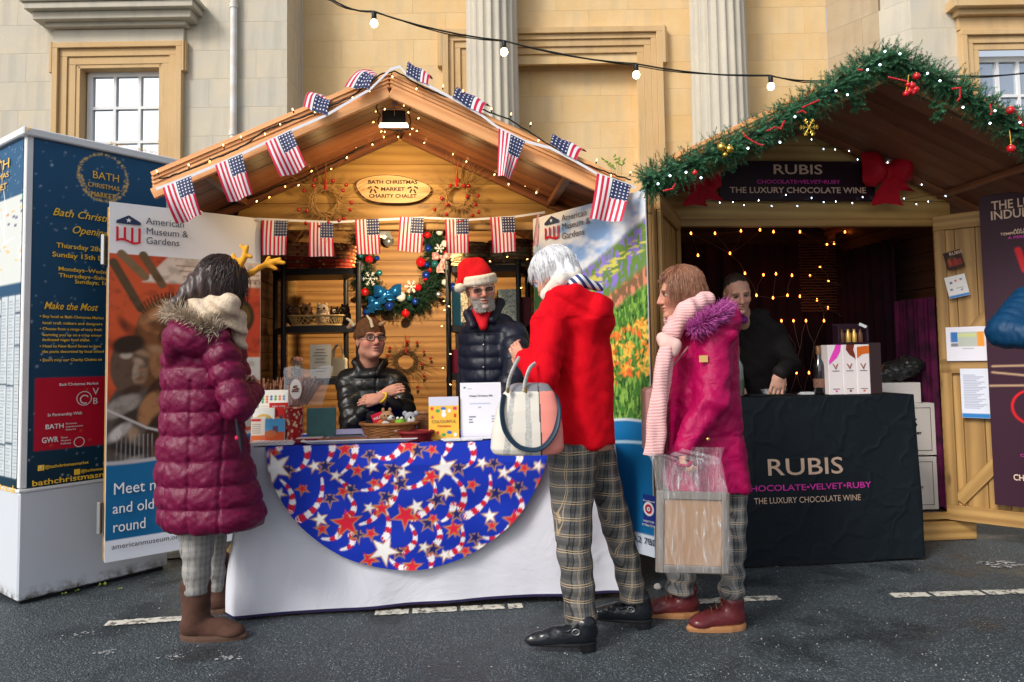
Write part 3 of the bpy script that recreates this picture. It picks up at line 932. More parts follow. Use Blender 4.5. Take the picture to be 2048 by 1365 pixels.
b.rect(.62,y_ph1-1.0,W_,y_ph1-.58,lin((205,205,200)));b.rect(.62,y_ph1-.80,W_,y_ph1-.72,lin((160,60,40)))
b.ell(.70,y_ph1-.33,.1,.11,lin((60,45,30)),soft=.01);b.ell(.70,y_ph1-.33,.075,.085,lin((90,75,35)),soft=.01)
for(x0,y0,x1,y1,cc)in((.02,.05,.16,.30,(90,72,50)),(.06,.0,.18,.12,(130,105,75)),(.17,.0,.27,.16,(110,85,60))):
 b.stripe_line([(x0,y_ph1-y0),(x1,y_ph1-y1)],.045,lin(cc))
def blob(cx,cy,rx,ry,col,rot=0,soft=.008,al=1):
 b.ell(cx,y_ph1-cy,rx,ry,lin(col),soft=soft,rot=rot,al=al)
blob(.33,.46,.20,.24,(120,76,46));blob(.38,.90,.26,.40,(104,70,44));blob(.12,1.05,.16,.34,(86,78,72))
blob(.11,.62,.10,.16,(96,76,62));blob(.30,.34,.15,.10,(150,98,60),rot=.3)
for k in range(26):
 a=.25+k/26*2.3;rr_=.235
 b.stripe_line([(.33+.20*math.cos(a),y_ph1-.44+.20*math.sin(a)*.9),(.33+rr_*math.cos(a),y_ph1-.44+rr_*math.sin(a))],.009,lin((70,45,28)))
blob(.40,.42,.10,.05,(176,120,76),rot=-.5);blob(.28,.45,.025,.04,(84,50,30));blob(.28,.45,.012,.025,(160,105,66))
blob(.46,.60,.05,.12,(168,112,70),soft=.03);blob(.09,.56,.03,.02,(180,165,150));blob(.14,.66,.02,.05,(170,150,132))
for k in range(26):
 cx_,cy_=rs.rand()*.5+.03,.35+rs.rand()*.95
 blob(cx_,cy_,.02+.05*rs.rand(),.01+.02*rs.rand(),((186,150,118)if k%2 else(48,34,26)),rot=rs.rand()*3,soft=.015,al=.55)
for(cx_,cy_,rx_,ry_,cc,ro)in((.10,.50,.085,.05,(52,38,30),.2),(.155,.60,.03,.018,(176,150,130),-.6),(.17,.64,.022,.012,(150,110,86),.1),(.16,.69,.028,.014,(120,84,62),.3),(.12,.76,.07,.03,(70,50,40),.5),(.07,.84,.10,.05,(150,140,132),.5),(.13,.90,.11,.035,(60,50,44),.4),(.06,.98,.07,.03,(196,190,184),.7),(.12,1.08,.12,.03,(40,34,32),-.3),(.08,1.16,.09,.02,(170,160,150),.4),(.14,1.24,.10,.02,(60,52,48),.2),(.30,.30,.14,.03,(190,140,96),.5),(.36,.37,.12,.03,(84,52,34),.3),(.26,.62,.05,.08,(150,104,70),.1),(.27,.74,.10,.05,(70,44,30),.8),(.22,.86,.06,.10,(160,114,76),-.4),(.24,1.0,.05,.12,(60,40,28),-.3),(.30,1.12,.07,.16,(120,82,54),-.2)):
 blob(cx_,cy_,rx_,ry_,cc,ro,.012)
b.ring(.42,y_ph1-.92,.13,.03,lin((70,46,30)));b.ring(.42,y_ph1-.92,.07,.03,lin((150,104,68)))
for k in range(9):b.stripe_line([(.05+k*.022,y_ph1-1.0),(.04+k*.024,y_ph1-1.35)],.004,lin((150,150,150)))
b.mix(ph*.35*sm(.45,.7,fbm(X*22,Y*22,9)),lin((50,34,26)))
edge=y_ph0-.02+.25*(X-.1)**2
b.mix(sm(.006,-.006,Y-edge-.02),lin((175,175,178)));b.mix(sm(.004,-.004,Y-edge),lin((20,100,150)))
b.stripe_line([(.0,y_ph0+.28),(.2,y_ph0+.17),(.42,y_ph0+.1)],.012,lin((190,185,182)))
b.rect(-.1,-.1,2,y_w,lin((225,230,240)))
b.obj('panel',PRINT,FB.root,pos=lambda x,y:np.stack([x,0*x,y+BZ0],-1))
box('backing',(W_/2,.004,(BZ0+BZ1)/2),(W_+.004,.006,H_),WHITE,FB.root,ch=0)
museum_logo(FB,232,281,429,447,487)
for y,s_,w_ in((443,'American',76),(463,'Museum &',83),(482,'Gardens',66)):FB.txt(291,y,s_,16.5,GREYT,wpx=w_)
FB.txt(225,980,'Meet new',27,WT,wpx=120);FB.txt(224,1019,'and old',25,WT,wpx=82);FB.txt(224,1056,'round',26,WT,wpx=64)
FB.txt(222,1095,'americanmuseum.org',12,GREYT,wpx=140);FB.txt(446,1061,'BA2 7BD',12,GREYT,wpx=46)
P,d,L=banner_at(RP0,RP1,.062)
FR=Face('museum_banner','tall banner with flower garden photo on the right door of the flag-decked chalet','banner',P,d)
b=Print(L,H_,.0055,lin((236,238,240)))
X,Y=b.x,b.y
hy=lambda px,py:bq(FR,px,py)
y_sky=hy(1120,480)[1];y_blue=hy(1250,835)[1];y_ws=hy(1262,1062)[1]
slope=(hy(1295,470)[1]-hy(1100,520)[1])/(hy(1295,470)[0]-hy(1100,520)[0])
sk=sm(.0,.12,y_sky+.5*X-Y+.02)
cl=fbm(X*5,Y*9,2)
skc=np.array(lin((120,160,210)))*(1-sm(.35,.6,cl)[...,None])+np.array(lin((222,226,232)))*sm(.35,.6,cl)[...,None]
b.c=b.c*(1-sk[...,None])+skc*sk[...,None]
b.mix(sm(.5,-.1,Y-1.75)*.0,(1,1,1))
y_hor=hy(1200,590)[1]+.12*X
tree=y_hor+.05+.05*vnoise(X*30,Y*0,4)+.02*vnoise(X*90,Y*60,5)
b.mix(sm(.004,-.004,Y-tree),lin((46,84,46)))
for(px,py,r1,r2)in((1278,535,.045,.075),(1262,550,.03,.05),(1200,568,.055,.05),(1230,570,.05,.035),(1180,575,.03,.045)):
 x,y=hy(px,py)
 for _ in range(46):
  a,q=rs.rand()*6.28,rs.rand()**.5
  b.ell(x+q*r1*math.cos(a),y+q*r2*math.sin(a),.010,.010,lin(((34,66,44),(58,96,50),(24,48,36))[_%3]),soft=.008)
fl=fbm(X*55,Y*26,6);f2=fbm(X*18,Y*60,8)
line=lambda off:y_hor+off+.35*(X-.25)
lav=sm(.01,-.01,Y-line(-.02+0))*(Y>0)
b.mix(sm(.02,-.02,Y-line(.02)),lin((96,130,62)))
b.mix(sm(.02,-.02,Y-line(.02))*sm(.02,-.03,line(-.22)-Y)*sm(.44,.54,fl),lin((132,112,196)))
b.mix(sm(.02,-.02,Y-line(-.05))*sm(.0,-.03,line(-.16)-Y)*sm(.5,.6,f2),lin((196,190,90)))
b.mix(sm(.02,-.02,Y-line(-.24))*sm(.0,-.03,line(-.34)-Y),lin((120,92,66)))
b.mix(sm(.02,-.02,Y-line(-.24))*sm(.0,-.03,line(-.36)-Y)*sm(.5,.6,fl),lin((206,130,100)))
low=sm(.02,-.02,Y-line(-.34))
b.mix(low,lin((64,112,44)))
b.mix(low*sm(.45,.6,fbm(X*90,Y*28,12)),lin((128,168,72)));b.mix(low*sm(.52,.66,fbm(X*70,Y*34,15)),lin((34,66,30)))
for _ in range(120):
 x=.25+rs.rand()*(L-.25);y=float((y_hor[0,0])-.32-.30*rs.rand()**1.2+.25*(x-.3))
 cc=((238,140,50),(245,170,70),(226,100,48),(250,190,80))[_%4]
 for k in range(4):
  b.ell(x+rs.randn()*.014,y+rs.randn()*.012,.013,.006,lin(cc),rot=rs.rand()*3,soft=.005)
for _ in range(130):
 x=rs.rand()*L;y=y_blue+rs.rand()*.55;a=1.57+rs.randn()*.4;l_=.06+.06*rs.rand()
 b.stripe_line([(x,y),(x+l_*math.cos(a),y+l_*math.sin(a))],.005,lin(((150,190,90),(90,140,60),(40,84,36))[_%3]))
ax,ay=hy(1262,835)
edge=ay-.9*(X-ax)**2*.55-.02
b.mix(sm(.004,-.004,Y-edge-.014),lin((190,200,205)));b.mix(sm(.004,-.004,Y-edge),lin((16,104,160)))
e2=hy(1250,882)[1]-.25*(X-ax-.1)**2
b.mix(sm(.012,.004,np.abs(Y-e2))*(X<2),lin((170,205,225)))
b.rect(-.1,-.1,2,y_ws,lin((214,222,235)))
b.obj('panel',PRINT,FR.root,pos=lambda x,y:np.stack([x,0*x,y+BZ0],-1))
box('backing',(L/2,.004,(BZ0+BZ1)/2),(L+.004,.006,H_),WHITE,FR.root,ch=0)
museum_logo(FR,1091,1119,436,452,484)
for y,s_,w_ in((438,'American',50),(455,'Museum &',56),(474,'Gardens',45)):FR.txt(1125,y,s_,15,GREYT,wpx=w_)
FR.txt(1242,1069,'th BA2 7BD',14,NT,wpx=76)
t,z=FR.h(1301,1021)
mb=MB();mb.box((t,-.008,z),(.088,.002,.16));mb.obj('emblem',mat('emblem_blue',lin((30,50,130))),FR.root)
ringobj(FR,1300,1018,.030,.014,WT,off=.0105);ringobj(FR,1300,1018,.020,.010,REDT,off=.0112);ringobj(FR,1300,1018,.008,.008,WT,off=.012)
FR.txt(1289,1041,'VISITOR',5,WT,wpx=22,off=.0105);FR.txt(1287,1048,'ATTRACTION',5,WT,wpx=26,off=.0105);FR.txt(1289,1000,'England',4,WT,wpx=22,off=.0105)
#flags
g=NG('flag_cloth')
uvn=g.n('ShaderNodeUVMap');sp=g.n('ShaderNodeSeparateXYZ');g.l(uvn.outputs[0],sp.inputs[0])
u,v=sp.outputs[0],sp.outputs[1]
st=g.math('MODULO',g.math('FLOOR',g.math('MULTIPLY',u,13)),2)
strp=g.mix(st,lin((205,16,62)),(.78,.78,.80))
cant=g.math('MULTIPLY',g.math('GREATER_THAN',u,6/13),g.math('LESS_THAN',v,.46))
su=g.math('MULTIPLY',g.math('SUBTRACT',u,6/13),9);sv=g.math('MULTIPLY',v,12)
def dots(ox,oy):
 a=g.math('SUBTRACT',g.math('FRACT',g.math('ADD',su,ox)),.5);b_=g.math('SUBTRACT',g.math('FRACT',g.math('ADD',sv,oy)),.5)
 return g.math('LESS_THAN',g.math('ADD',g.math('MULTIPLY',a,a),g.math('MULTIPLY',b_,b_)),.042)
dd=dots(0,0)
canc=g.mix(dd,lin((32,42,86)),(.78,.78,.82))
g.l(g.mix(cant,strp,canc),g.b.inputs['Base Color']);g.b.inputs['Roughness'].default_value=.7
g.b.inputs['Transmission Weight'].default_value=0
FLAG=g.m
TAPE=mat('white_tape',(.74,.74,.78),.7)
frd=random.Random(11)
def flag(parent,TL,TR,BL,BR,bulge=.012,flip=False,fold=0):
 "cloth flag between four world corners"
 TL,TR,BL,BR=map(Vector,(TL,TR,BL,BR));nx,ny=14,16;V=[];UV=[]
 nrm=(TR-TL).cross(BL-TL).normalized()
 if nrm.y>0:nrm=-nrm
 ph,ph2=frd.uniform(0,6),frd.uniform(0,6);kf=frd.uniform(.7,1.4)
 for j in range(ny+1):
  t=j/ny
  for i in range(nx+1):
   s_=i/nx
   p=TL.lerp(TR,s_).lerp(BL.lerp(BR,s_),t)
   o=bulge*kf*(t*math.sin(s_*7+ph)*.8+t*t*math.sin(s_*3+ph2)+.6*math.sin(t*3.1))+fold*math.sin(math.pi*t)
   V.append(p+nrm*o);UV.append(((1-s_)if flip else s_,t))
 F=[(j*(nx+1)+i,j*(nx+1)+i+1,(j+1)*(nx+1)+i+1,(j+1)*(nx+1)+i)for j in range(ny)for i in range(nx)]
 Mi=parent.matrix_basis.inverted()
 V=[tuple(Mi@p)for p in V]
 return link('flag',meshnp('flag',V,F,FLAG,True,uv=UV),parent)
OY=-HA.over-.085
bun=thing('flag_bunting','string of small stars and stripes flags draped along the front roof edge of the chalet','bunting',HA.w(0,OY,2.7))
bun.matrix_basis=Matrix.Translation(HA.w(0,OY,2.7))
A=lambda px,py,y=OY:on(HA,px,py,y)
for q in(((325,376),(382,352),(352,447),(403,430)),((430,331),(484,308),(457,405),(505,388)),((530,286),(583,261),(562,356),(614,333)),((997,257),(1050,283),(995,352),(1021,358)),((1194,347),(1262,371),(1180,437),(1240,446))):
 flag(bun,*[A(*p)for p in q],bulge=.019)
for q,fl_ in((((654,232),(606,214),(672,204),(628,187)),False),(((737,178),(688,175),(768,158),(742,141)),False),(((812,150),(856,171),(822,132),(866,160)),True),(((905,196),(962,229),(925,187),(981,215)),True),(((1100,289),(1152,322),(1112,279),(1174,305)),True)):
 c=[A(q[0][0],q[0][1]),A(q[1][0],q[1][1]),A(q[2][0],q[2][1],OY+.11),A(q[3][0],q[3][1],OY+.11)]
 nx,ny=14,10;V=[];UV=[]
 for j in range(ny+1):
  t=j/ny
  for i in range(nx+1):
   s_=i/nx;p=c[0].lerp(c[1],s_).lerp(c[2].lerp(c[3],s_),t)
   p=p+Vector((0,-.02,.035))*math.sin(math.pi*t)+Vector((0,0,.004*math.sin(s_*9+t*4)))
   V.append(tuple(p-bun.location));UV.append((.62*s_+.38*t if fl_ else 1-.75*s_*1.0-.25*t,.12+.55*t+.30*s_ if fl_ else .05+.5*t+.1*s_))
 F=[(j*(nx+1)+i,j*(nx+1)+i+1,(j+1)*(nx+1)+i+1,(j+1)*(nx+1)+i)for j in range(ny)for i in range(nx)]
 UV=[(min(1,.15+(1-i/nx)*.85 if not fl_ else .15+(1-i/nx)*.85),.08+.62*(1-j/ny)if False else .05+.75*(j/ny))for j in range(ny+1)for i in range(nx+1)]
 link('flag',meshnp('flag',V,F,FLAG,True,uv=UV),bun)
def ribbon(parent,pts,w,m,name='tape',updir=Vector((0,0,1))):
 mb=MB();pts=[Vector(p)for p in pts];vs=[]
 for p in pts:vs+=[p+updir*w/2,p-updir*w/2]
 vs2=[v_+Vector((0,.0015,0))for v_ in vs]
 n=len(vs);mb.add(vs+vs2,[(2*i,2*i+1,2*i+3,2*i+2)for i in range(len(pts)-1)]+[(n+2*i,n+2*i+2,n+2*i+3,n+2*i+1)for i in range(len(pts)-1)],smooth=True)
 o=mb.obj(name,m,parent)
 if parent is not None:o.matrix_basis=parent.matrix_basis.inverted()
 return o
tp=[(312,378),(325,374),(382,352),(430,332),(484,308),(530,286),(583,261),(654,230),(740,179),(782,138),(800,134),(815,152),(857,172),(905,197),(962,230),(998,257),(1050,283),(1100,296),(1150,322),(1194,348),(1264,373),(1272,376)]
ribbon(bun,[A(x,y,OY+.006)for x,y in tp],.016,TAPE)
OY2=-.085
bn2=thing('flag_bunting','straight string of small stars and stripes flags hung across the open front of the chalet','bunting',HA.w(0,OY2,2.1))
bn2.matrix_basis=Matrix.Translation(HA.w(0,OY2,2.1))
B_=lambda px,py:on(HA,px,py,OY2)
for q in(((525,441),(576,442),(524,511),(574,511)),((619,445),(666,446),(617,513),(668,513)),((710,440),(758,438),(714,509),(761,508)),((800,434),(848,437),(795,502),(844,506)),((890,439),(937,438),(893,507),(938,506)),((980,435),(1029,434),(985,506),(1032,503)),((1074,430),(1084,428),(1065,492),(1082,490))):
 flag(bn2,*[B_(*p)for p in q],bulge=.013)
ribbon(bn2,[B_(x,y)for x,y in((513,438),(576,441),(666,445),(758,440),(848,436),(937,440),(1029,434),(1090,425))],.014,TAPE)
#lights on cables
BSOCK=mat('lamp_holder',(.015,.03,.03),.5)
def light_string(name,label,pts,bulbs,mB,r=.0075,cable=.0035,group=None,cat='string lights',sag=0.0):
 root=thing(name,label,cat,pts[0],group=group);o0=Vector(pts[0])
 P_=[]
 for i in range(len(pts)-1):
  for k in range(5):
   t=k/5;p=Vector(pts[i]).lerp(Vector(pts[i+1]),t)-Vector((0,0,sag*4*t*(1-t)))
   P_.append(p-o0+Vector((rnd.uniform(-1,1),rnd.uniform(-1,1),rnd.uniform(-1,1)))*cable*.8)
 P_.append(Vector(pts[-1])-o0)
 mb=MB();mb.tube(P_,cable,6);mb.obj('cable',BLKCAB,root)
 for(p,dv)in bulbs:
  p=Vector(p)-o0;dv=Vector(dv).normalized()
  q=dv.to_track_quat('Z','Y').to_matrix().to_4x4();q.translation=p
  h_=MB();h_.lathe([(r*.55,0),(r*.75,r*.6),(r*.75,r*2.6),(r*.6,r*2.7)],n=8)
  s_=h_.obj('lamp_holder',BSOCK,root,M=q)
  e=MB();e.lathe([(r*.4,r*2.5),(r*.62,r*3.2),(r*.60,r*4.0),(r*.3,r*4.8),(.0004,r*5.2)],n=8);e.obj('lamp',mB,s_)
 return root
OF=-HA.over-.06
AF=lambda px,py:on(HA,px,py,OF)
lp=[(318,358),(345,352),(378,340),(420,322),(460,305),(495,288),(528,262),(560,250),(600,236),(640,222)]
lb=[((318,350),-.5,1),((378,338),.0,1),((420,317),.0,-1),((449,298),-.3,1),((484,282),-.2,1),((530,262),.1,-1),((558,247),.2,-.2),((588,227),-.3,1),((630,232),0,1)]
rp=[(640,222),(700,195),(760,150),(790,142),(840,172),(880,190),(930,205),(980,225),(1020,240),(1055,262),(1090,285),(1150,320),(1200,340),(1235,352),(1262,360)]
rb=[((705,190),.1,-1),((738,176),.2,-1),((783,148),.3,-1),((835,172),-.3,-1),((885,180),.2,1),((925,190),.2,1),((983,225),0,.3),((1021,236),.2,1),((1060,255),.2,1),((1078,275),-.2,-1),((1192,328),.2,1),((1222,345),-.1,-1),((1260,352),.1,1)]
light_string('fairy_lights','dark green cable with small warm lamps running along the flag-decked roof edge',[AF(*p)for p in lp+rp[1:]],[(AF(*p),(dx,-.25,dz))for p,dx,dz in lb+rb],BULBW,r=.0052,cable=.0042)
AG=lambda px,py,y=-.075:on(HA,px,py,y)
gl=[(432,408),(440,418),(480,402),(515,392),(560,372),(600,360),(640,340),(690,315),(730,290),(760,268),(800,262),(835,268),(880,285),(930,312),(975,330),(1010,350),(1060,375),(1110,398),(1142,408)]
gb=[(460,398),(515,396),(541,388),(571,368),(600,364),(626,336),(664,333),(692,320),(710,290),(745,283),(768,268),(795,268),(822,262),(851,281),(886,279),(907,302),(934,317),(968,314),(991,343),(1017,362),(1048,365),(1072,390),(1120,402),(488,402)]
light_string('fairy_lights','warm fairy lights following the gable boards above the oval charity sign',[AG(*p)for p in gl],[(AG(x,y+2),(rnd.uniform(-.4,.4),-.6,rnd.choice((-1,-1,-.6,1))))for x,y in gb],BULBW,r=.0058,cable=.0042)
AH=lambda px,py:on(HA,px,py,-.66)
light_string('fairy_lights','tangle of warm fairy lights wound around the floodlight under the roof ridge',[AH(*p)for p in((752,190),(758,200),(752,215),(760,232),(755,246),(770,258),(800,262),(818,258),(822,240),(815,225),(824,210),(818,195),(800,184),(770,184))],[(AH(*p),(rnd.uniform(-1,1),-.6,rnd.uniform(-1,1)))for p in((763,190),(772,180),(804,179),(750,222),(752,243),(768,224),(767,260),(770,268),(810,209),(816,221),(829,214),(832,240),(820,259),(838,260))],BULBW,r=.005)
light_string('fairy_lights','warm fairy lights twined down the left post of the right black shelf unit',[at(x,y,4.98)for x,y in((894,540),(898,600),(892,640),(899,700),(893,760),(899,830))],[(at(x,y,4.97),(dx,-.3,-.3))for x,y,dx in((893,601,-1),(893,612,1),(894,619,-1),(889,651,-1),(896,707,1),(891,735,-1),(896,768,1))],BULBW,r=.005)
light_string('fairy_lights','warm fairy lights laid along the front of the pale brown woven baskets',[at(x,y,4.88)for x,y in((905,524),(950,528),(1000,525),(1060,528))],[(at(x,y,4.87),(dx,-.3,.6))for x,y,dx in((910,519,-1),(938,522,1),(985,526,-1),(1010,517,1),(1050,522,1),(1038,579,1))],BULBW,r=.005)
fe=[at(560,-50,5.2),at(662,-2,5.2),at(748,24,5.2),at(1008,82,5.35),at(1272,128,5.5),at(1541,152,5.7),at(1680,158,5.8),at(1900,152,6.0),at(2120,136,6.2)]
froot=thing('festoon_lights','black festoon cable with four round lamps strung across in front of the building','string lights',fe[0])
mb=MB();P_=[]
for i in range(len(fe)-1):
 for k in range(6):
  t=k/6;P_.append(fe[i].lerp(fe[i+1],t)-Vector((0,0,.03*4*t*(1-t)))-fe[0])
P_.append(fe[-1]-fe[0])
mb.tube(P_,.0065,8);mb.tube([p+Vector((0,.01,.012*math.sin(i*.7)))for i,p in enumerate(P_)],.004,6);mb.obj('cable',BLKCAB,froot)
GLB=mat('globe_lamp',(1.0,.80,.48),emit=26)
for i in(2,3,4,5):
 p=fe[i]-fe[0];mb=MB();mb.lathe([(.016,-.002),(.019,-.006),(.019,-.055),(.015,-.062)],c=p,n=12);s_=mb.obj('lamp_holder',BLACK,froot)
 mb=MB();mb.ball(p+Vector((0,0,-.088)),(.027,.027,.030),n=16,k=10);mb.obj('globe',GLB,s_)
#floodlight under the ridge
fl=thing('floodlight','small caged floodlight hanging on a steel strap beneath the roof ridge','lamp',HA.w(0,-.64,2.45),HA.yaw)
L_=lambda p:(HA.l(p)-Vector((0,-.64,2.45)))
pa,pb=L_(AH(790,176)),L_(AH(790,212))
beam('strap',pa,pb,.004,.026,STEEL,fl,up=(1,0,0))
beam('cross_bar',L_(AH(750,188)),L_(AH(826,188)),.03,.022,W_ROOF,fl)
c=L_(AH(787,240));mb=MB()
mb.box(c+Vector((0,.05,.02)),(.13,.05,.09),ch=.006);mb.obj('housing',BLACK,fl)
cor=[L_(AH(*p))for p in((763,218),(812,218),(812,250),(763,250))]
mb=MB();mb.tube(cor,.003,6,closed=True);mb.tube([L_(AH(789,218)),L_(AH(789,232))],.002,6);mb.obj('guard',STEEL,fl)
mb=MB();a=L_(AH(758,253));b2=L_(AH(817,253));mb.tube([a,b2],.008,10)
mb.tube([a+Vector((.006,-.01,.012)),b2+Vector((-.006,-.01,.012))],.005,8);mb.obj('lamp_tray',mat('lit_tray',(1,.9,.75),emit=2.0),fl)
la=bpy.data.lights.new('floodlight_glow','AREA');la.energy=5;la.size=.10;la.color=(1,.72,.38)
lo=bpy.data.objects.new('floodlight_glow',la);COL.objects.link(lo);lo.location=HA.w(.02,-.55,2.34)
lo.rotation_euler=(HA.w(.02,-.55,2.34)-HA.w(.12,1.4,1.45)).to_track_quat('Z','Y').to_euler()
for(x,z,e)in((-.7,2.23,.7),(-.35,2.40,.8),(.0,2.46,.9),(.35,2.40,.8),(.7,2.23,.7)):
 ld=bpy.data.lights.new('fairy_glow','POINT');ld.energy=e;ld.shadow_soft_size=.03;ld.color=(1,.66,.25)
 o=bpy.data.objects.new('fairy_glow',ld);COL.objects.link(o);o.location=HA.w(x,-.30,z-.04)
sl=thing('clip_lamp','small clip-on lamp fixed behind the header beam inside the charity chalet','lamp',HA.w(.02,.10,2.10),HA.yaw)
mb=MB();mb.lathe([(.02,.0),(.022,.05),(.05,.09),(.052,.092)],n=16);o=mb.obj('shade',BLACK,sl);o.rotation_euler=(R(-125),0,0)
mb=MB();mb.ball((0,.06,-.045),.022);mb.obj('bulb',mat('clip_bulb',(1,.75,.45),emit=12),sl)
la=bpy.data.lights.new('clip_lamp_light','SPOT');la.energy=85;la.spot_size=R(118);la.spot_blend=.5;la.shadow_soft_size=.025;la.color=(1,.74,.42)
lo=bpy.data.objects.new('clip_lamp_light',la);COL.objects.link(lo);lo.location=HA.w(.02,.20,2.06)
lo.rotation_euler=(HA.w(.02,.20,2.06)-HA.w(.05,1.4,1.35)).to_track_quat('Z','Y').to_euler()
#oval charity sign
sg=thing('oval_sign','oval slice of pale wood lettered for the charity chalet on the gable boards','sign',on(HA,786,380,-.03),HA.yaw)
n=40;out=[]
for k in range(n):
 a=2*math.pi*k/n;w_=1+.03*math.sin(3*a+1)+.02*math.sin(5*a)
 out.append((.232*w_*abs(math.cos(a))**.9*(1 if math.cos(a)>0 else-1),.088*w_*math.sin(a)-.012*math.cos(a)))
mb=MB();mb.prism([(x*1.02,z*1.05)for x,z in out],-.010,.018);mb.obj('bark',mat('bark',(.05,.02,.01),.9),sg)
mb=MB();mb.prism(out,-.014,-.0095);mb.obj('face',wood('sign_wood',(.70,.47,.23),(.55,.33,.13),knots=False),sg)
DT=mat('burnt_lettering',(.03,.015,.008),.7)
for z,s_,w_,h_ in((.045,'BATH CHRISTMAS',.31,.021),(.0,'MARKET',.15,.021),(-.044,'CHARITY CHALET',.30,.021)):
 o=text('lettering',s_,h_/.66,DT,sg,bold=.0009)
 xs=[q.co.x for q in o.data.vertices];k=w_/(max(xs)-min(xs))
 for q in o.data.vertices:q.co.x*=k
 o.matrix_basis=Matrix.Translation((0,-.0155,z))@Matrix.Rotation(math.pi/2,4,'X')
for s_ in(-1,1):
 mb=MB()
 for(dx,dz,a)in((-.02,.01,.3),(.022,.012,-.5),(-.012,-.012,1.1),(.014,-.014,2.0)):
  c_,q_=math.cos(a),math.sin(a)
  pts=[(-.016,0),(-.008,.006),(0,.004),(.008,.007),(.018,0),(.008,-.006),(0,-.004),(-.008,-.007)]
  mb.add([(s_*.125+dx+x*c_-z*q_,-.0155,dz+x*q_+z*c_)for x,z in pts],[tuple(range(8))])
 mb.obj('holly_mark',DT,sg)
#greenery
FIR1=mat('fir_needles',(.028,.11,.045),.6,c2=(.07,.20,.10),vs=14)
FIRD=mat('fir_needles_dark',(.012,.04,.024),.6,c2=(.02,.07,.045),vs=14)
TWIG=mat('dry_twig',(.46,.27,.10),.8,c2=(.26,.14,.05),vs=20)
REDB=mat('red_bauble',(.55,.008,.015),.14,coat=.6)
DREDB=mat('dark_red_berry',(.34,.01,.012),.2,coat=.5)
BLUEB=mat('blue_bauble',(.015,.06,.42),.15,metal=.5)
TEALB=mat('teal_bauble',(.03,.22,.26),.2,metal=.4)
SILVB=mat('silver_bauble',(.6,.62,.64),.22,metal=.8)
WHTB=mat('white_bauble',(.75,.76,.76),.3)
GLDB=mat('gold_bauble',(.75,.48,.08),.2,metal=.9)
def firpart(name,curve,rad,nper,m,parent,seed=1,length=.085,droop=.3,ndl=.020):
 "conifer sprigs round a curve (list of points); one foliage mesh"
 rr=random.Random(seed);V=[];F=[]
 def tri(a,b,c):
  k=len(V);V.extend((a,b,c,c));F.append((k,k+1,k+2,k+3))
 pts=[Vector(p)for p in curve]
 L=sum((b-a).length for a,b in zip(pts,pts[1:]));N=int(L*nper)
 for _ in range(N):
  i=rr.randrange(len(pts)-1);t=rr.random()
  c=pts[i].lerp(pts[i+1],t);tan=(pts[i+1]-pts[i]).normalized()
  out=Vector((rr.gauss(0,1),rr.gauss(0,1),rr.gauss(0,1)));out-=tan*out.dot(tan)*.8
  out.normalize();r_=rad(i+t)if callable(rad)else rad
  s0=c+out*r_*rr.uniform(0,.45);dirv=(out+tan*rr.uniform(-.9,.9)+Vector((0,0,-droop*rr.random()))).normalized()
  ln=min(length*rr.uniform(.7,1.25),r_*rr.uniform(.8,1.35));e=dirv*ln+Vector((0,0,-droop*.02))
  side=dirv.orthogonal().normalized();n=13
  tri(s0,s0+side*.002,s0+e)
  for k in range(n):
   q=s0+e*((k+.5)/n);w=ndl*(1-.45*k/n)
   for j in range(3):
    a=rr.random()*6.28;nd=(side*math.cos(a)+dirv.cross(side)*math.sin(a)+dirv*.75).normalized()
    sd=nd.cross(dirv).normalized()*.0017
    k0=len(V);V.extend((q-sd,q+sd,q+nd*w+sd*.3,q+nd*w-sd*.3));F.append((k0,k0+1,k0+2,k0+3))
 me=meshnp(name,np.array([tuple(v_)for v_ in V]),np.array(F),m,False)
 o=link(name,me,parent);o['kind']='stuff'
 return o
def bauble(parent,p,r,m,name='bauble',cap=True):
 mb=MB();mb.ball(p,r,n=16,k=10)
 o=mb.obj(name,m,parent)
 if cap:
  mb=MB();p=Vector(p);q=r if not isinstance(r,(tuple,list))else r[2]
  mb.lathe([(q*.22,q*.93),(q*.22,q*1.15),(q*.15,q*1.18)],c=p,n=8);mb.obj('cap',GOLD,o)
 return o
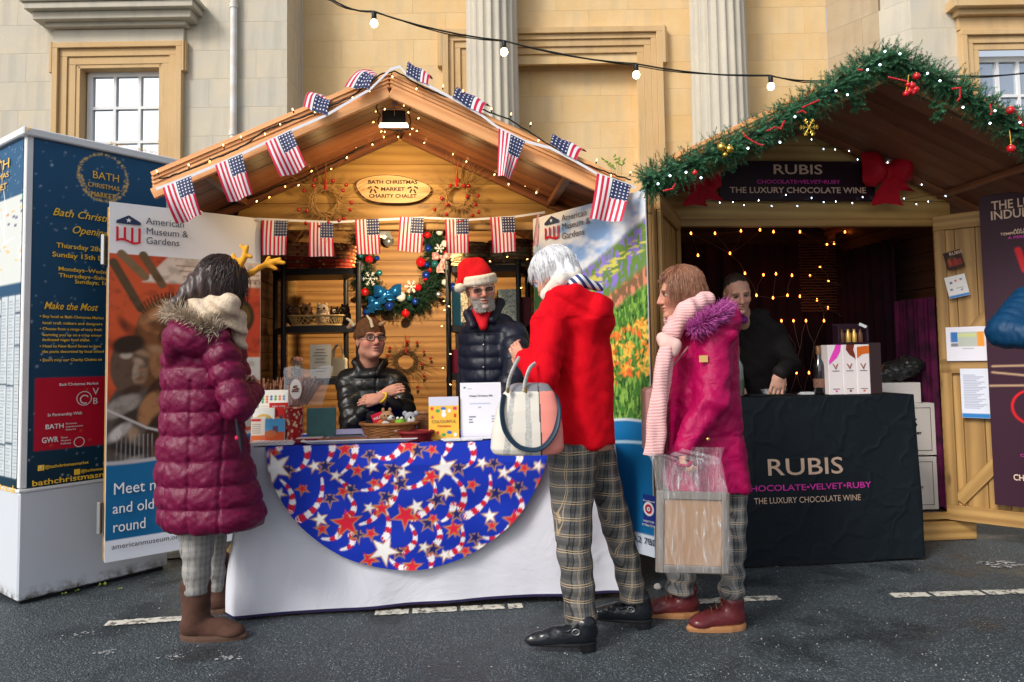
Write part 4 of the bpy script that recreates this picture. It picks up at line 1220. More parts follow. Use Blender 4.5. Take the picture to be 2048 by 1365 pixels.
#twig wreaths with berries
def twig_wreath(label,c,yaw,R_,reach,berries,seed,candle=True,m=TWIG,down=False):
 t=thing('twig_wreath',label,'wreath',c,yaw,'twig wreaths with red berries in the charity chalet');rr=random.Random(seed)
 mb=MB()
 for k in range(11):
  ph=rr.random()*6;pts=[]
  for j in range(28):
   a=2*math.pi*j/28
   q=R_*(1+.10*math.sin(a*2+ph))+.012*math.sin(5*a+ph*2)
   pts.append((q*math.cos(a),-.012+.01*math.sin(3*a+ph),q*math.sin(a)))
  mb.tube(pts,.0028,5,closed=True)
 mb.obj('twig_ring',m,t)
 mb=MB()
 for k in range(95):
  a=rr.random()*6.283;q=R_*rr.uniform(.85,1.1);ca,sa=math.cos(a),math.sin(a)
  L_=reach*rr.uniform(.45,1.0)*(1.1 if sa<0 and down else 1)
  sw=rr.uniform(-.9,.9);x0,z0=q*ca,q*sa;pts=[(x0,-.012,z0)]
  dx,dz=ca*math.cos(sw)-sa*math.sin(sw),ca*math.sin(sw)+sa*math.cos(sw)
  for j in(1,2,3):
   u_=j/3*L_;pts.append((x0+dx*u_+rr.uniform(-.006,.006),-.015-.05*(j/3)*rr.random(),z0+dz*u_-.02*(j/3)**2))
  mb.tube(pts,[.0016,.0014,.0011,.0007],4)
 o=mb.obj('twigs',m,t);o['kind']='stuff'
 for(x,z)in berries:
  b_=bauble(t,(x,-.035,z),.0125,DREDB,'berry',cap=False)
 if candle:
  mb=MB();mb.tube([(0.0,-.02,R_*.8),(.002,-.02,R_+.13)],[.008,.004],6);mb.obj('red_ribbon',REDB,t)
 return t
S_=1/322.0
pw=on(HA,652,403,-.045)
br=lambda px,py,cx,cy,s=S_:((px-cx)*s,(cy-py)*s)
twig_wreath('wide twig wreath with red berries hung on the gable left of the oval sign',pw,HA.yaw,.085,.26,[br(x,y,652,403)for x,y in((631,363),(668,364),(629,374),(610,384),(694,372),(688,383),(600,423),(616,425),(704,408),(702,423),(689,441),(680,445),(659,449),(641,457),(614,450))],1,down=True)
pw=on(HA,914,393,-.045)
twig_wreath('smaller twig wreath with red berries hung on the gable right of the oval sign',pw,HA.yaw,.072,.24,[br(x,y,914,393)for x,y in((901,374),(917,363),(928,374),(938,374),(883,400),(894,413),(868,423),(935,396),(957,395),(952,413),(958,428),(945,435),(892,433),(923,448),(915,449))],2,down=True)
pw=on(HA,812,722,HA.depth-.012)
s5=1/242.0
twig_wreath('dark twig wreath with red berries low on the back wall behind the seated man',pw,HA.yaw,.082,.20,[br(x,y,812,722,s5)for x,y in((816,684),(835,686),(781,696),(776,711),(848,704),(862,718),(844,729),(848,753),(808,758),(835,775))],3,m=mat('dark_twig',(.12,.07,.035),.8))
#big fir wreath on the back wall
wc=on(HA,800,515,HA.depth-.05)
fw=thing('fir_wreath','large fir wreath with blue, red and silver baubles on the charity chalet back wall','wreath',wc,HA.yaw)
s6=1/243.0
def wp(px,py,dy=-.07):return Vector(((px-800)*s6,dy,(515-py)*s6))
ring=[wp(800+72*math.copysign(abs(math.cos(a))**.8,math.cos(a)),522-88*math.copysign(abs(math.sin(a))**.8,math.sin(a)),-.04)for a in[2*math.pi*k/32 for k in range(33)]]
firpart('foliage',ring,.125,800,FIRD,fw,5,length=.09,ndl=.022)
mb=MB();mb.tube(ring[:-1],.035,8,closed=True);mb.obj('core',mat('wreath_core',(.012,.03,.018),.9),fw)
for(x,y,r,m_)in((741,523,9,REDB),(722,537,12,SILVB),(757,521,6,BLUEB),(725,515,6,TEALB),(709,507,10,BLUEB),(761,550,7,TEALB),(733,588,9,REDB),(724,560,6,BLUEB),(780,616,11,BLUEB),(803,598,11,WHTB),(820,601,6,TEALB),(831,608,8,BLUEB),(837,580,8,REDB),(853,555,9,BLUEB),(843,529,11,REDB),(855,534,6,BLUEB),(871,533,8,TEALB),(861,545,5,REDB),(858,501,8,BLUEB),(857,474,8,REDB),(857,458,9,TEALB),(845,484,7,SILVB),(881,468,8,WHTB),(891,492,8,WHTB),(890,570,7,WHTB),(906,580,10,BLUEB),(812,631,9,REDB),(780,487,12,SILVB),(893,512,6,REDB),(878,594,7,SILVB),(735,628,8,BLUEB),(852,562,5,REDB),(722,590,5,DREDB)):
 bauble(fw,wp(x,y,-.12),r/252.0*.95,m_)
def snowflake(parent,c,r,m,name='snowflake'):
 mb=MB()
 for k in range(6):
  a=k*math.pi/3;e=Vector((math.cos(a),0,math.sin(a)))
  mb.tube([c,c+e*r],.0032,5)
  for q in(.45,.72):
   for s_ in(-1,1):
    b_=a+s_*.9;mb.tube([c+e*r*q,c+e*r*q+Vector((math.cos(b_),0,math.sin(b_)))*r*.28],.0028,5)
 return mb.obj(name,m,parent)
SNW=mat('silver_glitter',(.7,.72,.74),.35,metal=.3)
for(x,y,r)in((744,562,.062),(824,578,.056),(770,447,.05),(880,502,.04)):snowflake(fw,wp(x,y,-.14),r,SNW)
def bow(parent,c,w,h,m,tails=((-.5,-1.6),(.5,-1.5)),name='bow',yaw=0,seed=0,puff=1):
 "ribbon bow: two puffed loops, knot and two tails"
 rr=random.Random(seed);mb=MB()
 for s_ in(-1,1):
  n,k=12,10;vs=[]
  for i in range(n+1):
   t=i/n;wd=h*(.18+.82*math.sin(math.pi*min(1,t*1.05)*.62));th=h*.34*puff*math.sin(math.pi*t)+.002
   for j in range(k):
    a=2*math.pi*j/k
    x=s_*w*t+.0
    vs.append((x,th*math.sin(a)*(1+.18*math.cos(3*a)),wd*.5*math.cos(a)*(1+.10*math.sin(5*t+a*2))+h*.22*t*(1 if s_>0 else .6)))
  fs=[(i*k+j,i*k+(j+1)%k,(i+1)*k+(j+1)%k,(i+1)*k+j)for i in range(n)for j in range(k)]
  mb.add([(Vector(c)+Vector(v_))for v_ in vs],fs,0,True);mb.add([Vector(c)+Vector(v_)for v_ in vs[-k:]],[tuple(range(k))],0,True)
 mb.ball(Vector(c)+Vector((0,-.012,0)),(h*.2,h*.16,h*.24),n=10,k=7)
 for(tx,tz)in tails:
  vs=[];n=10
  for i in range(n+1):
   t=i/n;x=tx*w*t+.01*math.sin(t*6+rr.random());z=tz*h*t;wd=h*(.12+.34*t)
   for q in(-1,0,1):vs.append(Vector(c)+Vector((x+q*wd,-.02+(.018 if q==0 else-.004)*t-.01*math.sin(5*t),z+(q==0)*(.10*h if i==n else 0))))
  vb=[v_+Vector((0,.003,0))for v_ in vs];N=len(vs)
  fs=[(i*3+q,i*3+q+1,(i+1)*3+q+1,(i+1)*3+q)for i in range(n)for q in(0,1)]
  mb.add(vs+vb,fs+[tuple(N+i for i in f[::-1])for f in fs],0,True)
 return mb.obj(name,m,parent)
SHB=mat('blue_foil_ribbon',(.02,.18,.55),.2,metal=.6)
bow(fw,wp(778,590,-.16),.11,.11,SHB,tails=((-1.1,-1.1),(.5,-.6)),seed=1);bow(fw,wp(757,607,-.15),.07,.08,SHB,tails=((-.8,-1.2),(.4,-.9)),seed=2)
bow(fw,wp(884,520,-.15),.075,.07,mat('red_white_ribbon',(.45,.06,.08),.6,c2=(.7,.6,.6),vs=60),tails=((-.1,-1.9),(.3,-1.5)),seed=4)
bow(fw,wp(776,455,-.15),.07,.10,mat('silver_ribbon',(.5,.53,.55),.3,metal=.5),tails=((-.2,-1.1),(.2,-1.2)),seed=5)
#shelf units
def shelf_unit(label,A0,B0,A1,B1,zs,ztop):
 "A0/B0 front posts, A1/B1 rear posts (plan points)"
 t=thing('shelf_unit',label,'shelves',(A0[0],A0[1],.16));o=Vector((A0[0],A0[1],0))
 P4=[Vector((*q,0))-o for q in(A0,B0,A1,B1)]
 for q in P4:
  mb=MB();mb.tube([q,q+Vector((0,0,ztop-.16))],.019,10);mb.tube([q+Vector((0,0,ztop-.17)),q+Vector((0,0,ztop-.15))],.024,10);mb.obj('post',BLACK,t)
 for z in zs:
  mb=MB();q=[p+Vector((0,0,z-.16))for p in(P4[0],P4[1],P4[3],P4[2])];hh=Vector((0,0,.045))
  mb.add(q+[p-hh for p in q],[(0,1,2,3),(7,6,5,4),(0,4,5,1),(1,5,6,2),(2,6,7,3),(3,7,4,0)])
  mb.obj('shelf',BLACK,t)
 return t
v2=lambda px,D:(lambda q:(q.x,q.y))(at(px,620,D))
zS=lambda py,D,px=650:at(px,py,D).z
LA,LB,LA1,LB1=v2(567,5.0),v2(717,5.0),v2(551,5.35),v2(692,5.35)
L_top,L_mid,L_low=zS(537,5.0),zS(652,5.0),zS(757,5.0)
shelf_unit('black plastic shelf unit on the left inside the charity chalet with red baskets on top',LA,LB,LA1,LB1,(L_top,L_mid,L_low,.6),L_top+.02)
RA,RB,RA1,RB1=v2(897,5.0),v2(1038,5.0),v2(915,5.4),v2(1056,5.4)
R_top,R_mid,R_low=zS(531,5.0,960),zS(650,5.0,960),zS(747,5.0,960)
shelf_unit('black plastic shelf unit inside the charity chalet, behind the man in the red hat',RA,RB,RA1,RB1,(R_top,R_mid,R_low,.6),R_top+.02)
def braid_basket(label,c,r,h,cols,seed=1,group='woven baskets on the shelf tops',sy=.8,taper=.92):
 t=thing('woven_basket',label,'basket',c,0,group);rr=random.Random(seed)
 n=int(h/.024);ms=[mat('straw_'+'_'.join(str(int(x*99))for x in cc),cc,.8,bs=.5,bscale=150)for cc in cols]
 mb=MB()
 for k in range(n):
  z=.008+k*h/n;rad=r*(taper+(1-taper)*k/n);m_=rr.randrange(len(cols));pts=[]
  N=60;rs_=[]
  for j in range(N):
   a=2*math.pi*j/N;w=1+.022*math.sin(20*a+(k%2)*math.pi)
   pts.append((rad*w*math.cos(a),sy*rad*w*math.sin(a),z));rs_.append(.0145+.002*math.sin(40*a))
  mb.tube(pts,rs_,5,m=m_,closed=True)
  for j in range(0,N,4):
   a=2*math.pi*(j+(k%2)*2)/N;w=rad*1.06
   mb.ball((w*math.cos(a),sy*w*math.sin(a),z),(.014,.014,.010),m=(m_+1+j//4)%len(cols),n=5,k=3)
 mb.obj('braid',ms,t)
 mb=MB();mb.lathe([(r*taper*.98,.0),(r*taper*.98,.006)],n=24,sy=sy);mb.obj('base',ms[0],t)
 return t
RC_=[(.42,.05,.03),(.55,.20,.06),(.25,.10,.05),(.62,.38,.16)]
BC_=[(.28,.18,.09),(.42,.30,.17),(.16,.10,.06),(.34,.32,.18)]
w_at=lambda px,D,z:wz(px,D,z)
braid_basket('red and orange braided basket at the left end of the shelf top',w_at(592,5.16,L_top),.135,.20,RC_,1)
braid_basket('red and orange braided basket at the right end of the shelf top',w_at(668,5.16,L_top),.145,.19,RC_,2)
braid_basket('brown and cream braided basket above the red hat',w_at(941,5.18,R_top),.130,.185,BC_,3)
braid_basket('brown and cream braided basket at the right end of the shelf top',w_at(1021,5.18,R_top),.150,.20,BC_,4)
WICK=mat('pale_wicker',(.52,.36,.15),.7,c2=(.36,.22,.08),vs=30)
def lattice_tray(label,c,rx,ry,h,m=WICK):
 t=thing('wicker_tray',label,'tray',c);mb=MB();n=44
 ring_=lambda z,f:[(rx*f*math.copysign(abs(math.cos(a))**.6,math.cos(a)),ry*f*math.copysign(abs(math.sin(a))**.6,math.sin(a)),z)for a in[2*math.pi*k/n for k in range(n)]]
 mb.tube(ring_(.006,.88),.005,6,closed=True);mb.tube(ring_(h,1.0),.007,6,closed=True);mb.tube(ring_(h*.92,.99),.004,6,closed=True)
 a_,b_=ring_(.006,.88),ring_(h,1.0)
 for k in range(n):
  mb.tube([a_[k],b_[(k+2)%n]],.0028,4);mb.tube([a_[k],b_[(k-2)%n]],.0028,4)
 mb.obj('rim_and_lattice',m,t);mb=MB();mb.add([(x*.98,y*.98,.004)for x,y,z in a_],[tuple(range(n))]);mb.obj('bottom',m,t)
 return t
lattice_tray('pale wicker lattice tray of soft owls on the middle shelf',w_at(637,5.1,L_mid),.205,.105,.072)
FUR1,FUR2,FUR3=mat('dark_brown_plush',(.05,.028,.018),.95,bs=.8,bscale=260,bd=.006),mat('mid_brown_plush',(.20,.10,.05),.95,bs=.8,bscale=260,bd=.006),mat('cream_plush',(.55,.42,.30),.95,bs=.8,bscale=260,bd=.006)
EYEW,EYEB=mat('eye_white',(.7,.68,.64),.2),mat('eye_black',(.008,.008,.01),.12)
def owl(label,c,s,yaw,m1,m2):
 t=thing('soft_owl',label,'soft toy',c,yaw,'soft owls in the wicker tray')
 mb=MB();mb.ball((0,0,.045*s),(.036*s,.034*s,.048*s),n=14,k=10);mb.ball((0,-.002,.10*s),(.038*s,.034*s,.034*s),n=14,k=10)
 for q in(-1,1):mb.ball((q*.024*s,0,.132*s),(.008*s,.008*s,.012*s),n=8,k=6);mb.ball((q*.036*s,.0,.05*s),(.010*s,.020*s,.036*s),n=8,k=6)
 mb.obj('plush_body',m1,t)
 mb=MB()
 for q in(-1,1):mb.ball((q*.016*s,-.026*s,.103*s),(.015*s,.010*s,.016*s),n=10,k=7)
 mb.ball((0,-.022*s,.045*s),(.022*s,.016*s,.034*s),n=10,k=7);mb.obj('face_disc',m2,t)
 for q in(-1,1):mb=MB();mb.ball((q*.016*s,-.036*s,.104*s),.0065*s,n=8,k=6);mb.obj('eye',EYEB,t)
 mb=MB();mb.ball((0,-.038*s,.094*s),(.004*s,.006*s,.006*s),n=6,k=5);mb.obj('beak',GLDB,t)
for i,(px,s_,yw,ma,mb_,lb_)in enumerate(((585,1.05,.5,FUR1,FUR2,'dark brown soft owl at the far left of the wicker tray'),(613,1.15,-.3,FUR2,FUR1,'mid brown soft owl second from the left in the wicker tray'),(645,1.12,.1,FUR3,FUR3,'pale faced soft owl with big eyes in the middle of the wicker tray'),(669,.95,.7,FUR1,FUR3,'small dark soft owl leaning beside the pale faced one'),(690,1.05,-.5,FUR1,FUR1,'dark brown soft owl at the right end of the wicker tray'))):
 owl(lb_,w_at(px,5.08+.03*(i%2),L_mid+.008),s_,yw,ma,mb_)
jr=thing('glass_jar','clip-top glass jar of small sweets on the lower left shelf','jar',w_at(594,5.06,L_low))
mb=MB();mb.lathe([(.042,0),(.046,.01),(.046,.09),(.036,.115),(.036,.125)],n=20);mb.obj('glass',CLEAR,jr)
mb=MB();rr=random.Random(4)
for k in range(46):mb.ball((rr.uniform(-.028,.028),rr.uniform(-.028,.028),.012+rr.random()*.075),.009,m=k%3,n=6,k=4)
o=mb.obj('sweets',[mat('sweet_green',(.10,.2,.08),.4),mat('sweet_white',(.6,.58,.5),.4),mat('sweet_brown',(.14,.07,.03),.4)],jr);o['kind']='stuff'
mb=MB();mb.lathe([(.038,.125),(.040,.14),(.030,.150),(.002,.152)],n=20);mb.tube([(.04,0,.10),(.046,0,.13),(0,0,.158),(-.046,0,.13),(-.04,0,.10)],.0018,5);mb.obj('lid',mat('jar_lid',(.6,.5,.45),.2,c2=(.5,.05,.05),vs=60),jr)
mn=thing('price_card','grey and white price card in a clear stand on the lower left shelf','card',w_at(641,5.0,L_low),.0)
box('card',(0,0,.118),(.145,.004,.232),mat('grey_card',(.42,.42,.40),.5),mn,Matrix.Rotation(-.06,3,'X'))
for k in range(7):box('lettering',(0,-.0045-.0006*k+.0,.20-.022*k-(.02 if k>4 else 0)),(.06+.02*((k*7)%3),.0015,.004),GREYT,mn,Matrix.Rotation(-.06,3,'X'),ch=0)
box('stand',(0,.012,.004),(.15,.06,.006),CLEAR,mn)
tb=thing('tote_bag','cream canvas bag with looped handles behind the price card','bag',w_at(676,5.12,L_low))
CANV=mat('cream_canvas',(.52,.46,.34),.85,bs=.3,bscale=200)
mb=MB();mb.box((0,0,.07),(.13,.05,.14),ch=.012);mb.obj('pouch',CANV,tb)
for y_ in(-.02,.02):
 mb=MB();mb.tube([(-.035,y_,.13),(-.03,y_,.20),(-.005,y_*1.2,.235),(.02,y_,.225),(.035,y_,.17),(.037,y_,.13)],.007,8,flat=.4);mb.obj('handle',CANV,tb)
def prop(name,label,cat,c,parts,yaw=0,group=None):
 t=thing(name,label,cat,c,yaw,group)
 for(nm,cc,dd_,m_)in parts:box(nm,cc,dd_,m_,t)
 return t
prop('book','tall teal and white illustrated book standing on the right shelf behind the hat bobble','book',w_at(921,5.05,R_mid),[('cover',(0,0,.13),(.115,.02,.26),mat('teal_cover',(.02,.13,.20),.4)),('pages',(0,.0135,.13),(.105,.006,.25),WHITE),('picture',(.028,-.0115,.13),(.05,.003,.22),mat('mosaic_print',(.02,.02,.03),.5,c2=(.8,.7,.5),vs=70))],.2)
prop('book','dark red book standing on the lower right shelf beside the navy jacket','book',w_at(915,5.05,R_low),[('cover',(0,0,.085),(.11,.03,.165),mat('crimson_cover',(.33,.012,.05),.45)),('pages',(0,.0175,.085),(.10,.004,.155),WHITE)])
prop('notice_card','white patterned card on the right shelf between the jacket collar and the shelf post','card',w_at(1018,5.1,R_mid),[('card',(0,0,.13),(.15,.01,.25),mat('patterned_card',(.55,.6,.52),.5,c2=(.08,.12,.10),vs=80)),('frame',(0,.01,.125),(.17,.008,.25),BLACK)],-.2)
prop('book','maroon boxed book at the right end of the middle shelf','book',w_at(1050,5.15,R_mid),[('cover',(0,0,.10),(.09,.03,.20),mat('maroon_cover',(.12,.015,.03),.5)),('pages',(0,.0175,.10),(.08,.004,.19),WHITE)])
#charity table with its two cloths
TP=Vector((-1.375,3.60,0));TQ=Vector((.53,3.80,0));TL_=(TQ-TP).length;ta=math.atan2(TQ.y-TP.y,TQ.x-TP.x);TD=.66;TZ=.815
tbl=thing('trestle_table','folding table under the white cloth in front of the flag-decked chalet','table',TP,ta)
box('table_top',(TL_/2,TD/2+.02,TZ-.03),(TL_-.06,TD-.06,.03),mat('grey_laminate',(.5,.5,.5),.5),tbl)
for x in(.12,TL_-.12):
 for y in(.1,TD-.06):box('leg',(x,y,(TZ-.045)/2),(.03,.03,TZ-.045),STEEL,tbl)
def clothmat(name,c,tr=0):
 g=NG(name);v=g.coord()
 a=g.noise(v,3.2,5,.55,1.0);b_=g.noise(v,420,2)
 g.b.inputs['Base Color'].default_value=tuple(c)+(1,);g.b.inputs['Roughness'].default_value=.85
 g.bump(g.math('ADD',g.math('MULTIPLY',a,1.0),g.math('MULTIPLY',b_,.05)),.5,.035)
 return g.m
WCL=clothmat('white_tablecloth',(.62,.63,.70))
def drape(nm,label,cat,L,D_,Z,zb,m,root_loc,yaw,seed=0,amp=.012,hem=None,group=None):
 rng=np.random.RandomState(seed);per=D_+L+D_;n=int(per/.012);k=int((Z-zb)/.013)+1
 s=np.linspace(0,per,n+1)[:,None];v_=np.linspace(0,1,k+1)[None,:]
 sL=np.clip(s,0,D_);sF=np.clip(s-D_,0,L);sR=np.clip(s-D_-L,0,D_)
 x=sF+0*v_;y=(D_-sL)+sR+0*v_
 side=(s<D_)*-1.0+(s>D_+L)*1.0;front=1-np.abs(side)
 w=sum(rng.uniform(.3,1)*np.sin(s*f+rng.uniform(0,6))for f in(4.2,7.3,12.1,19.0))/2.2
 w=w+.5*np.exp(-((s-D_)/.05)**2)+.5*np.exp(-((s-D_-L)/.05)**2)
 d_=amp*w*v_**.8+.030*v_+.5*amp*np.sin(s*9+5*v_+seed)*np.sin(3.1*v_)+.004*np.sin(s*60+9*v_)*v_*(np.abs(side)+.1)
 x=x+side*d_;y=y-front*d_
 z=Z-v_*(Z-zb)+.012*v_*np.sin(s*2.1+seed)+0*s
 V=np.stack([x+0*z,y+0*z,z],-1).reshape(-1,3);I=np.arange((n+1)*(k+1)).reshape(n+1,k+1)
 F=np.stack([I[:-1,:-1],I[:-1,1:],I[1:,1:],I[1:,:-1]],-1).reshape(-1,4)
 fm=np.zeros((n,k));
 if hem:fm[:,-1]=1
 nx_,ny_=40,14;gx,gy_=np.meshgrid(np.linspace(0,L,nx_+1),np.linspace(0,D_,ny_+1),indexing='ij')
 gz=Z+.0012*np.sin(gx*13+gy_*7);b0=len(V);V=np.vstack([V,np.stack([gx,gy_,gz],-1).reshape(-1,3)])
 J=b0+np.arange((nx_+1)*(ny_+1)).reshape(nx_+1,ny_+1)
 F=np.vstack([F,np.stack([J[:-1,:-1],J[1:,:-1],J[1:,1:],J[:-1,1:]],-1).reshape(-1,4)])
 fm=np.concatenate([fm.ravel(),np.zeros(nx_*ny_)])
 me=meshnp(nm,V,F,[m,hem or m],True,fm=fm)
 o=link(nm,me);o.location=root_loc;o.rotation_euler=(0,0,yaw)
 return setp(o,label,cat,group)
drape('tablecloth','long white cloth with a dark hem reaching the ground in front of the charity chalet','tablecloth',TL_,TD,TZ+.004,.025,WCL,TP,ta,3,.020,hem=mat('navy_hem',(.02,.015,.06),.8))
def q2(px,py):t,z=hit(px,py,TP+Vector((math.sin(ta),-math.cos(ta),0))*.04,TQ-TP);return t,z
xc,zc=q2(822,1137);ZT=TZ+.009;drop=ZT-zc;xl,_=q2(528,893);HWd=xc-xl
RR=(HWd**2+drop**2)/(2*drop)
sc_=Print(2*HWd*.999,1.0,.0048,lin((18,48,170)))
U=sc_.x-HWd;bt=-(np.sqrt(np.maximum(RR*RR-U*U,0))-(RR-drop));tpd=.60
sc_.y=bt+sc_.y*(tpd-bt);sc_.x=U
sc_.mix(.35*sm(.4,.7,fbm(U*3+5,sc_.y*3,2)),lin((26,52,160)))
def c2m(cx,cy):
 px,py=450+cx/2.56,860+cy/2.56;t,z=q2(px,py);return t-xc,z-ZT
def rib(p0,p1,p2,wd=.040):
 P=[c2m(*p)for p in(p0,p1,p2)];best=np.full(sc_.x.shape,9.);tt=np.zeros_like(best);n=10;prev=P[0]
 Lr=math.dist(P[0],P[1])+math.dist(P[1],P[2])
 for i in range(1,n+1):
  t=i/n;q=tuple((1-t)**2*a+2*t*(1-t)*b_+t*t*c_ for a,b_,c_ in zip(*P))
  dx,dy=q[0]-prev[0],q[1]-prev[1];L2=dx*dx+dy*dy+1e-9
  k=np.clip(((sc_.x-prev[0])*dx+(sc_.y-prev[1])*dy)/L2,0,1)
  d=np.hypot(sc_.x-prev[0]-k*dx,sc_.y-prev[1]-k*dy);m_=d<best
  best=np.where(m_,d,best);tt=np.where(m_,(i-1+k)/n,tt);prev=q
 wv=wd*(.30+.7*tt)/2*(.92+.08*np.sin(tt*60));mk=sm(.003,-.003,best-wv)
 nb=max(3,round(Lr/.034));band=(np.floor(tt*nb+.10*np.sin(best*900))%2)
 sc_.mix(mk*(1-band),lin((236,232,236)));sc_.mix(mk*band,lin((200,30,58)))
for a in(((362,205),(440,180),(412,75)),((520,165),(548,130),(545,80)),((600,215),(670,170),(662,90)),((770,130),(850,175),(910,80)),((905,185),(985,150),(960,85)),((1120,130),(1150,100),(1150,70)),((1222,190),(1300,150),(1262,75)),((290,250),(375,320),(340,405)),((500,240),(520,390),(385,450)),((590,250),(620,280),(640,300)),((700,305),(810,305),(835,220)),((632,330),(690,390),(640,430)),((870,240),(895,330),(840,370)),((920,290),(1005,295),(1055,220)),((1070,260),(1105,390),(965,445)),((1165,235),(1260,310),(1205,395)),((1355,225),(1380,370),(1235,435)),((1440,235),(1470,260),(1490,290)),((1490,320),(1540,370),(1500,420)),((820,400),(860,480),(820,548)),((690,480),(765,465),(785,410)),((500,550),(585,565),(600,500)),((595,605),(675,595),(650,530)),((950,480),(1015,565),(915,612)),((1060,450),(1130,520),(1080,575)),((1210,480),(1245,600),(1140,632)),((1320,545),(1405,570),(1460,490)),((1455,590),(1530,555),(1510,500)),((1540,460),(1630,450),(1640,380)),((1050,710),(1062,680),(1055,640)),((845,655),(880,695),(915,700)),((1450,205),(1505,180),(1510,130)),((1110,460),(1160,440),(1170,380)),((205,130),(262,110),(270,90)),((1700,120),(1740,190),(1700,260)),((1660,440),(1720,420),(1760,330)),((150,40),(220,30),(260,-40)),((500,40),(600,20),(620,-60)),((1000,40),(1080,0),(1090,-60))):rib(*a)
GE,NV,RD,WH=lin((190,140,70)),lin((26,34,104)),lin((214,34,60)),lin((240,238,236))
def stars(lst,r,col):
 for i,(x,y)in enumerate(lst):
  u_,w_=c2m(x,y);sc_.star(u_,w_,r*(.9+.25*hash2(x,y)),col,rot=1.57+(hash2(y,x)-.5)*1.2,edge=GE)
stars([(515,180),(740,125),(645,300),(540,345),(1185,425),(1280,545),(1500,285),(1375,165),(1385,320),(860,195),(1065,600),(680,530),(325,200),(985,105),(1195,190),(825,335),(1085,350),(900,270),(890,615),(1040,470),(1415,590),(1530,510)],.034,NV)
stars([(680,203),(400,295),(605,310),(765,265),(1265,275),(1460,300),(1530,190),(1060,100),(1610,260),(1065,445),(1170,500),(500,500),(748,525),(1230,612),(1365,483),(240,120)],.027,RD)
stars([(1055,232),(805,395),(740,655),(960,690),(610,100),(1170,498),(1700,400),(940,80)],.037,RD)
stars([(625,470),(925,430),(1480,455)],.060,RD)
stars([(460,180),(755,185),(570,228),(910,213),(1315,165),(1425,213),(1600,178),(1135,315),(740,393),(1590,380),(1020,590),(1125,632),(1305,597),(280,320)],.028,WH)
stars([(980,385),(490,450),(1355,435)],.037,WH)
stars([(262,190),(1122,190),(815,610),(1750,560)],.066,WH)
stmat=printmat('star_cloth',rough=.8,bs=.12,bscale=500)
def spos(x,y):
 x_,y_=sc_.x,sc_.y;hang=np.minimum(y_,0);topy=np.maximum(y_,0)
 fold=.006*np.sin(x_*11+1)*np.clip(-hang*3,0,1)+.004*np.sin(x_*23+hang*9)*np.clip(-hang*3,0,1)+.003*np.sin(x_*5-hang*30)
 return np.stack([x_+xc,topy-.006-.050*np.clip(-hang/.1,0,1)+.01*hang-fold,ZT+hang-.003*np.clip(1-topy/.01,0,1)],-1)
o=sc_.obj('star_cloth',stmat,None,pos=spos)
o.location=TP;o.rotation_euler=(0,0,ta)
setp(o,'round royal blue cloth of red and white stars and ribbons hanging over the table edge','tablecloth')
#goods on the charity table
TZT=ZT+.003
def tt(px,D,dz=0):return wz(px,D,TZT+dz)
FIN=lambda*c:lin(c)
tr=thing('serving_tray','long white serving tray with brown sticks at the front of the charity table','tray',tt(722,3.735),ta)
mb=MB();o_=[(-.29,.0),(-.25,-.0),(.25,0),(.29,0)]
mb.add([(-.24,-.045,0),(.24,-.045,0),(.24,.045,0),(-.24,.045,0),(-.29,-.07,.022),(.29,-.07,.022),(.29,.07,.022),(-.29,.07,.022),(-.29,-.07,.017),(.29,-.07,.017),(.29,.07,.017),(-.29,.07,.017)],[(0,1,2,3),(0,4,5,1),(1,5,6,2),(2,6,7,3),(3,7,4,0),(3,2,1,0),(0,1,9,8),(1,2,10,9),(2,3,11,10),(3,0,8,11),(4,8,9,5),(5,9,10,6),(6,10,11,7),(7,11,8,4)]);mb.obj('dish',WHITE,tr)
CHOC=mat('chocolate_bark',(.16,.06,.03),.7,c2=(.30,.13,.07),vs=40,bs=.8,bscale=120)
for i,(a,b_,y_)in enumerate(((-.21,.03,-.02),(-.20,.01,.01),(.15,.22,-.01),(-.02,.10,.02))):
 s_=MB();s_.tube([(a,y_,.012),((a+b_)/2,y_+.004,.013),(b_,y_,.012)],.010,7)
 o=s_.obj('chocolate_stick',CHOC);o.location=tr.location+Vector((0,0,.003));o.rotation_euler=(0,0,ta)
 setp(o,('longest brown chocolate stick lying at the front left of the white tray','brown chocolate stick lying behind the longest one on the tray','short brown chocolate stick near the right end of the white tray','brown chocolate stick in the middle of the white tray')[i],'chocolate stick','brown chocolate sticks on the white tray')
bd=thing('twig_bundle','upright bundle of rough brown chocolate twigs behind the travel books','bundle',tt(546,3.93),ta)
rr=random.Random(8);mb=MB()
for k in range(46):
 x,y=rr.uniform(-.058,.058),rr.uniform(-.03,.03);lx_=x*1.12+rr.uniform(-.01,.01)
 mb.tube([(x*.8,y,.0),(x,y,.16),(lx_,y+rr.uniform(-.01,.01),.31+rr.uniform(-.02,.025))],[.006,.0055,.004],5)
mb.obj('twigs',CHOC,bd)
def book(label,px,D,w,h,art,tilt=.10,yaw=0,name='book',cat='book',group=None,dz=0,thick=.014,extra=None):
 t=thing(name,label,cat,tt(px,D,dz),yaw,group)
 rot=Matrix.Rotation(-tilt,3,'X')
 box('cover',rot@Vector((0,thick/2+.001,h/2)),(w,thick,h),WHITE,t,rot,ch=.001)
 p=Print(w,h,.0035,art[0])
 for a in art[1:]:getattr(p,a[0])(*a[1:])
 o=p.obj('picture',PRINT,t,pos=lambda x,y:np.stack([x-w/2,0*x-.0012,y],-1));o.matrix_basis=rot.to_4x4()
 if extra:
  for(s_,x,z,size,m_)in extra:
   q=text('lettering',s_,size/.7,m_,t);q.matrix_basis=rot.to_4x4()@Matrix.Translation((x,-.003,z))@Matrix.Rotation(math.pi/2,4,'X')
 return t
LN=lambda*c:lin(c)
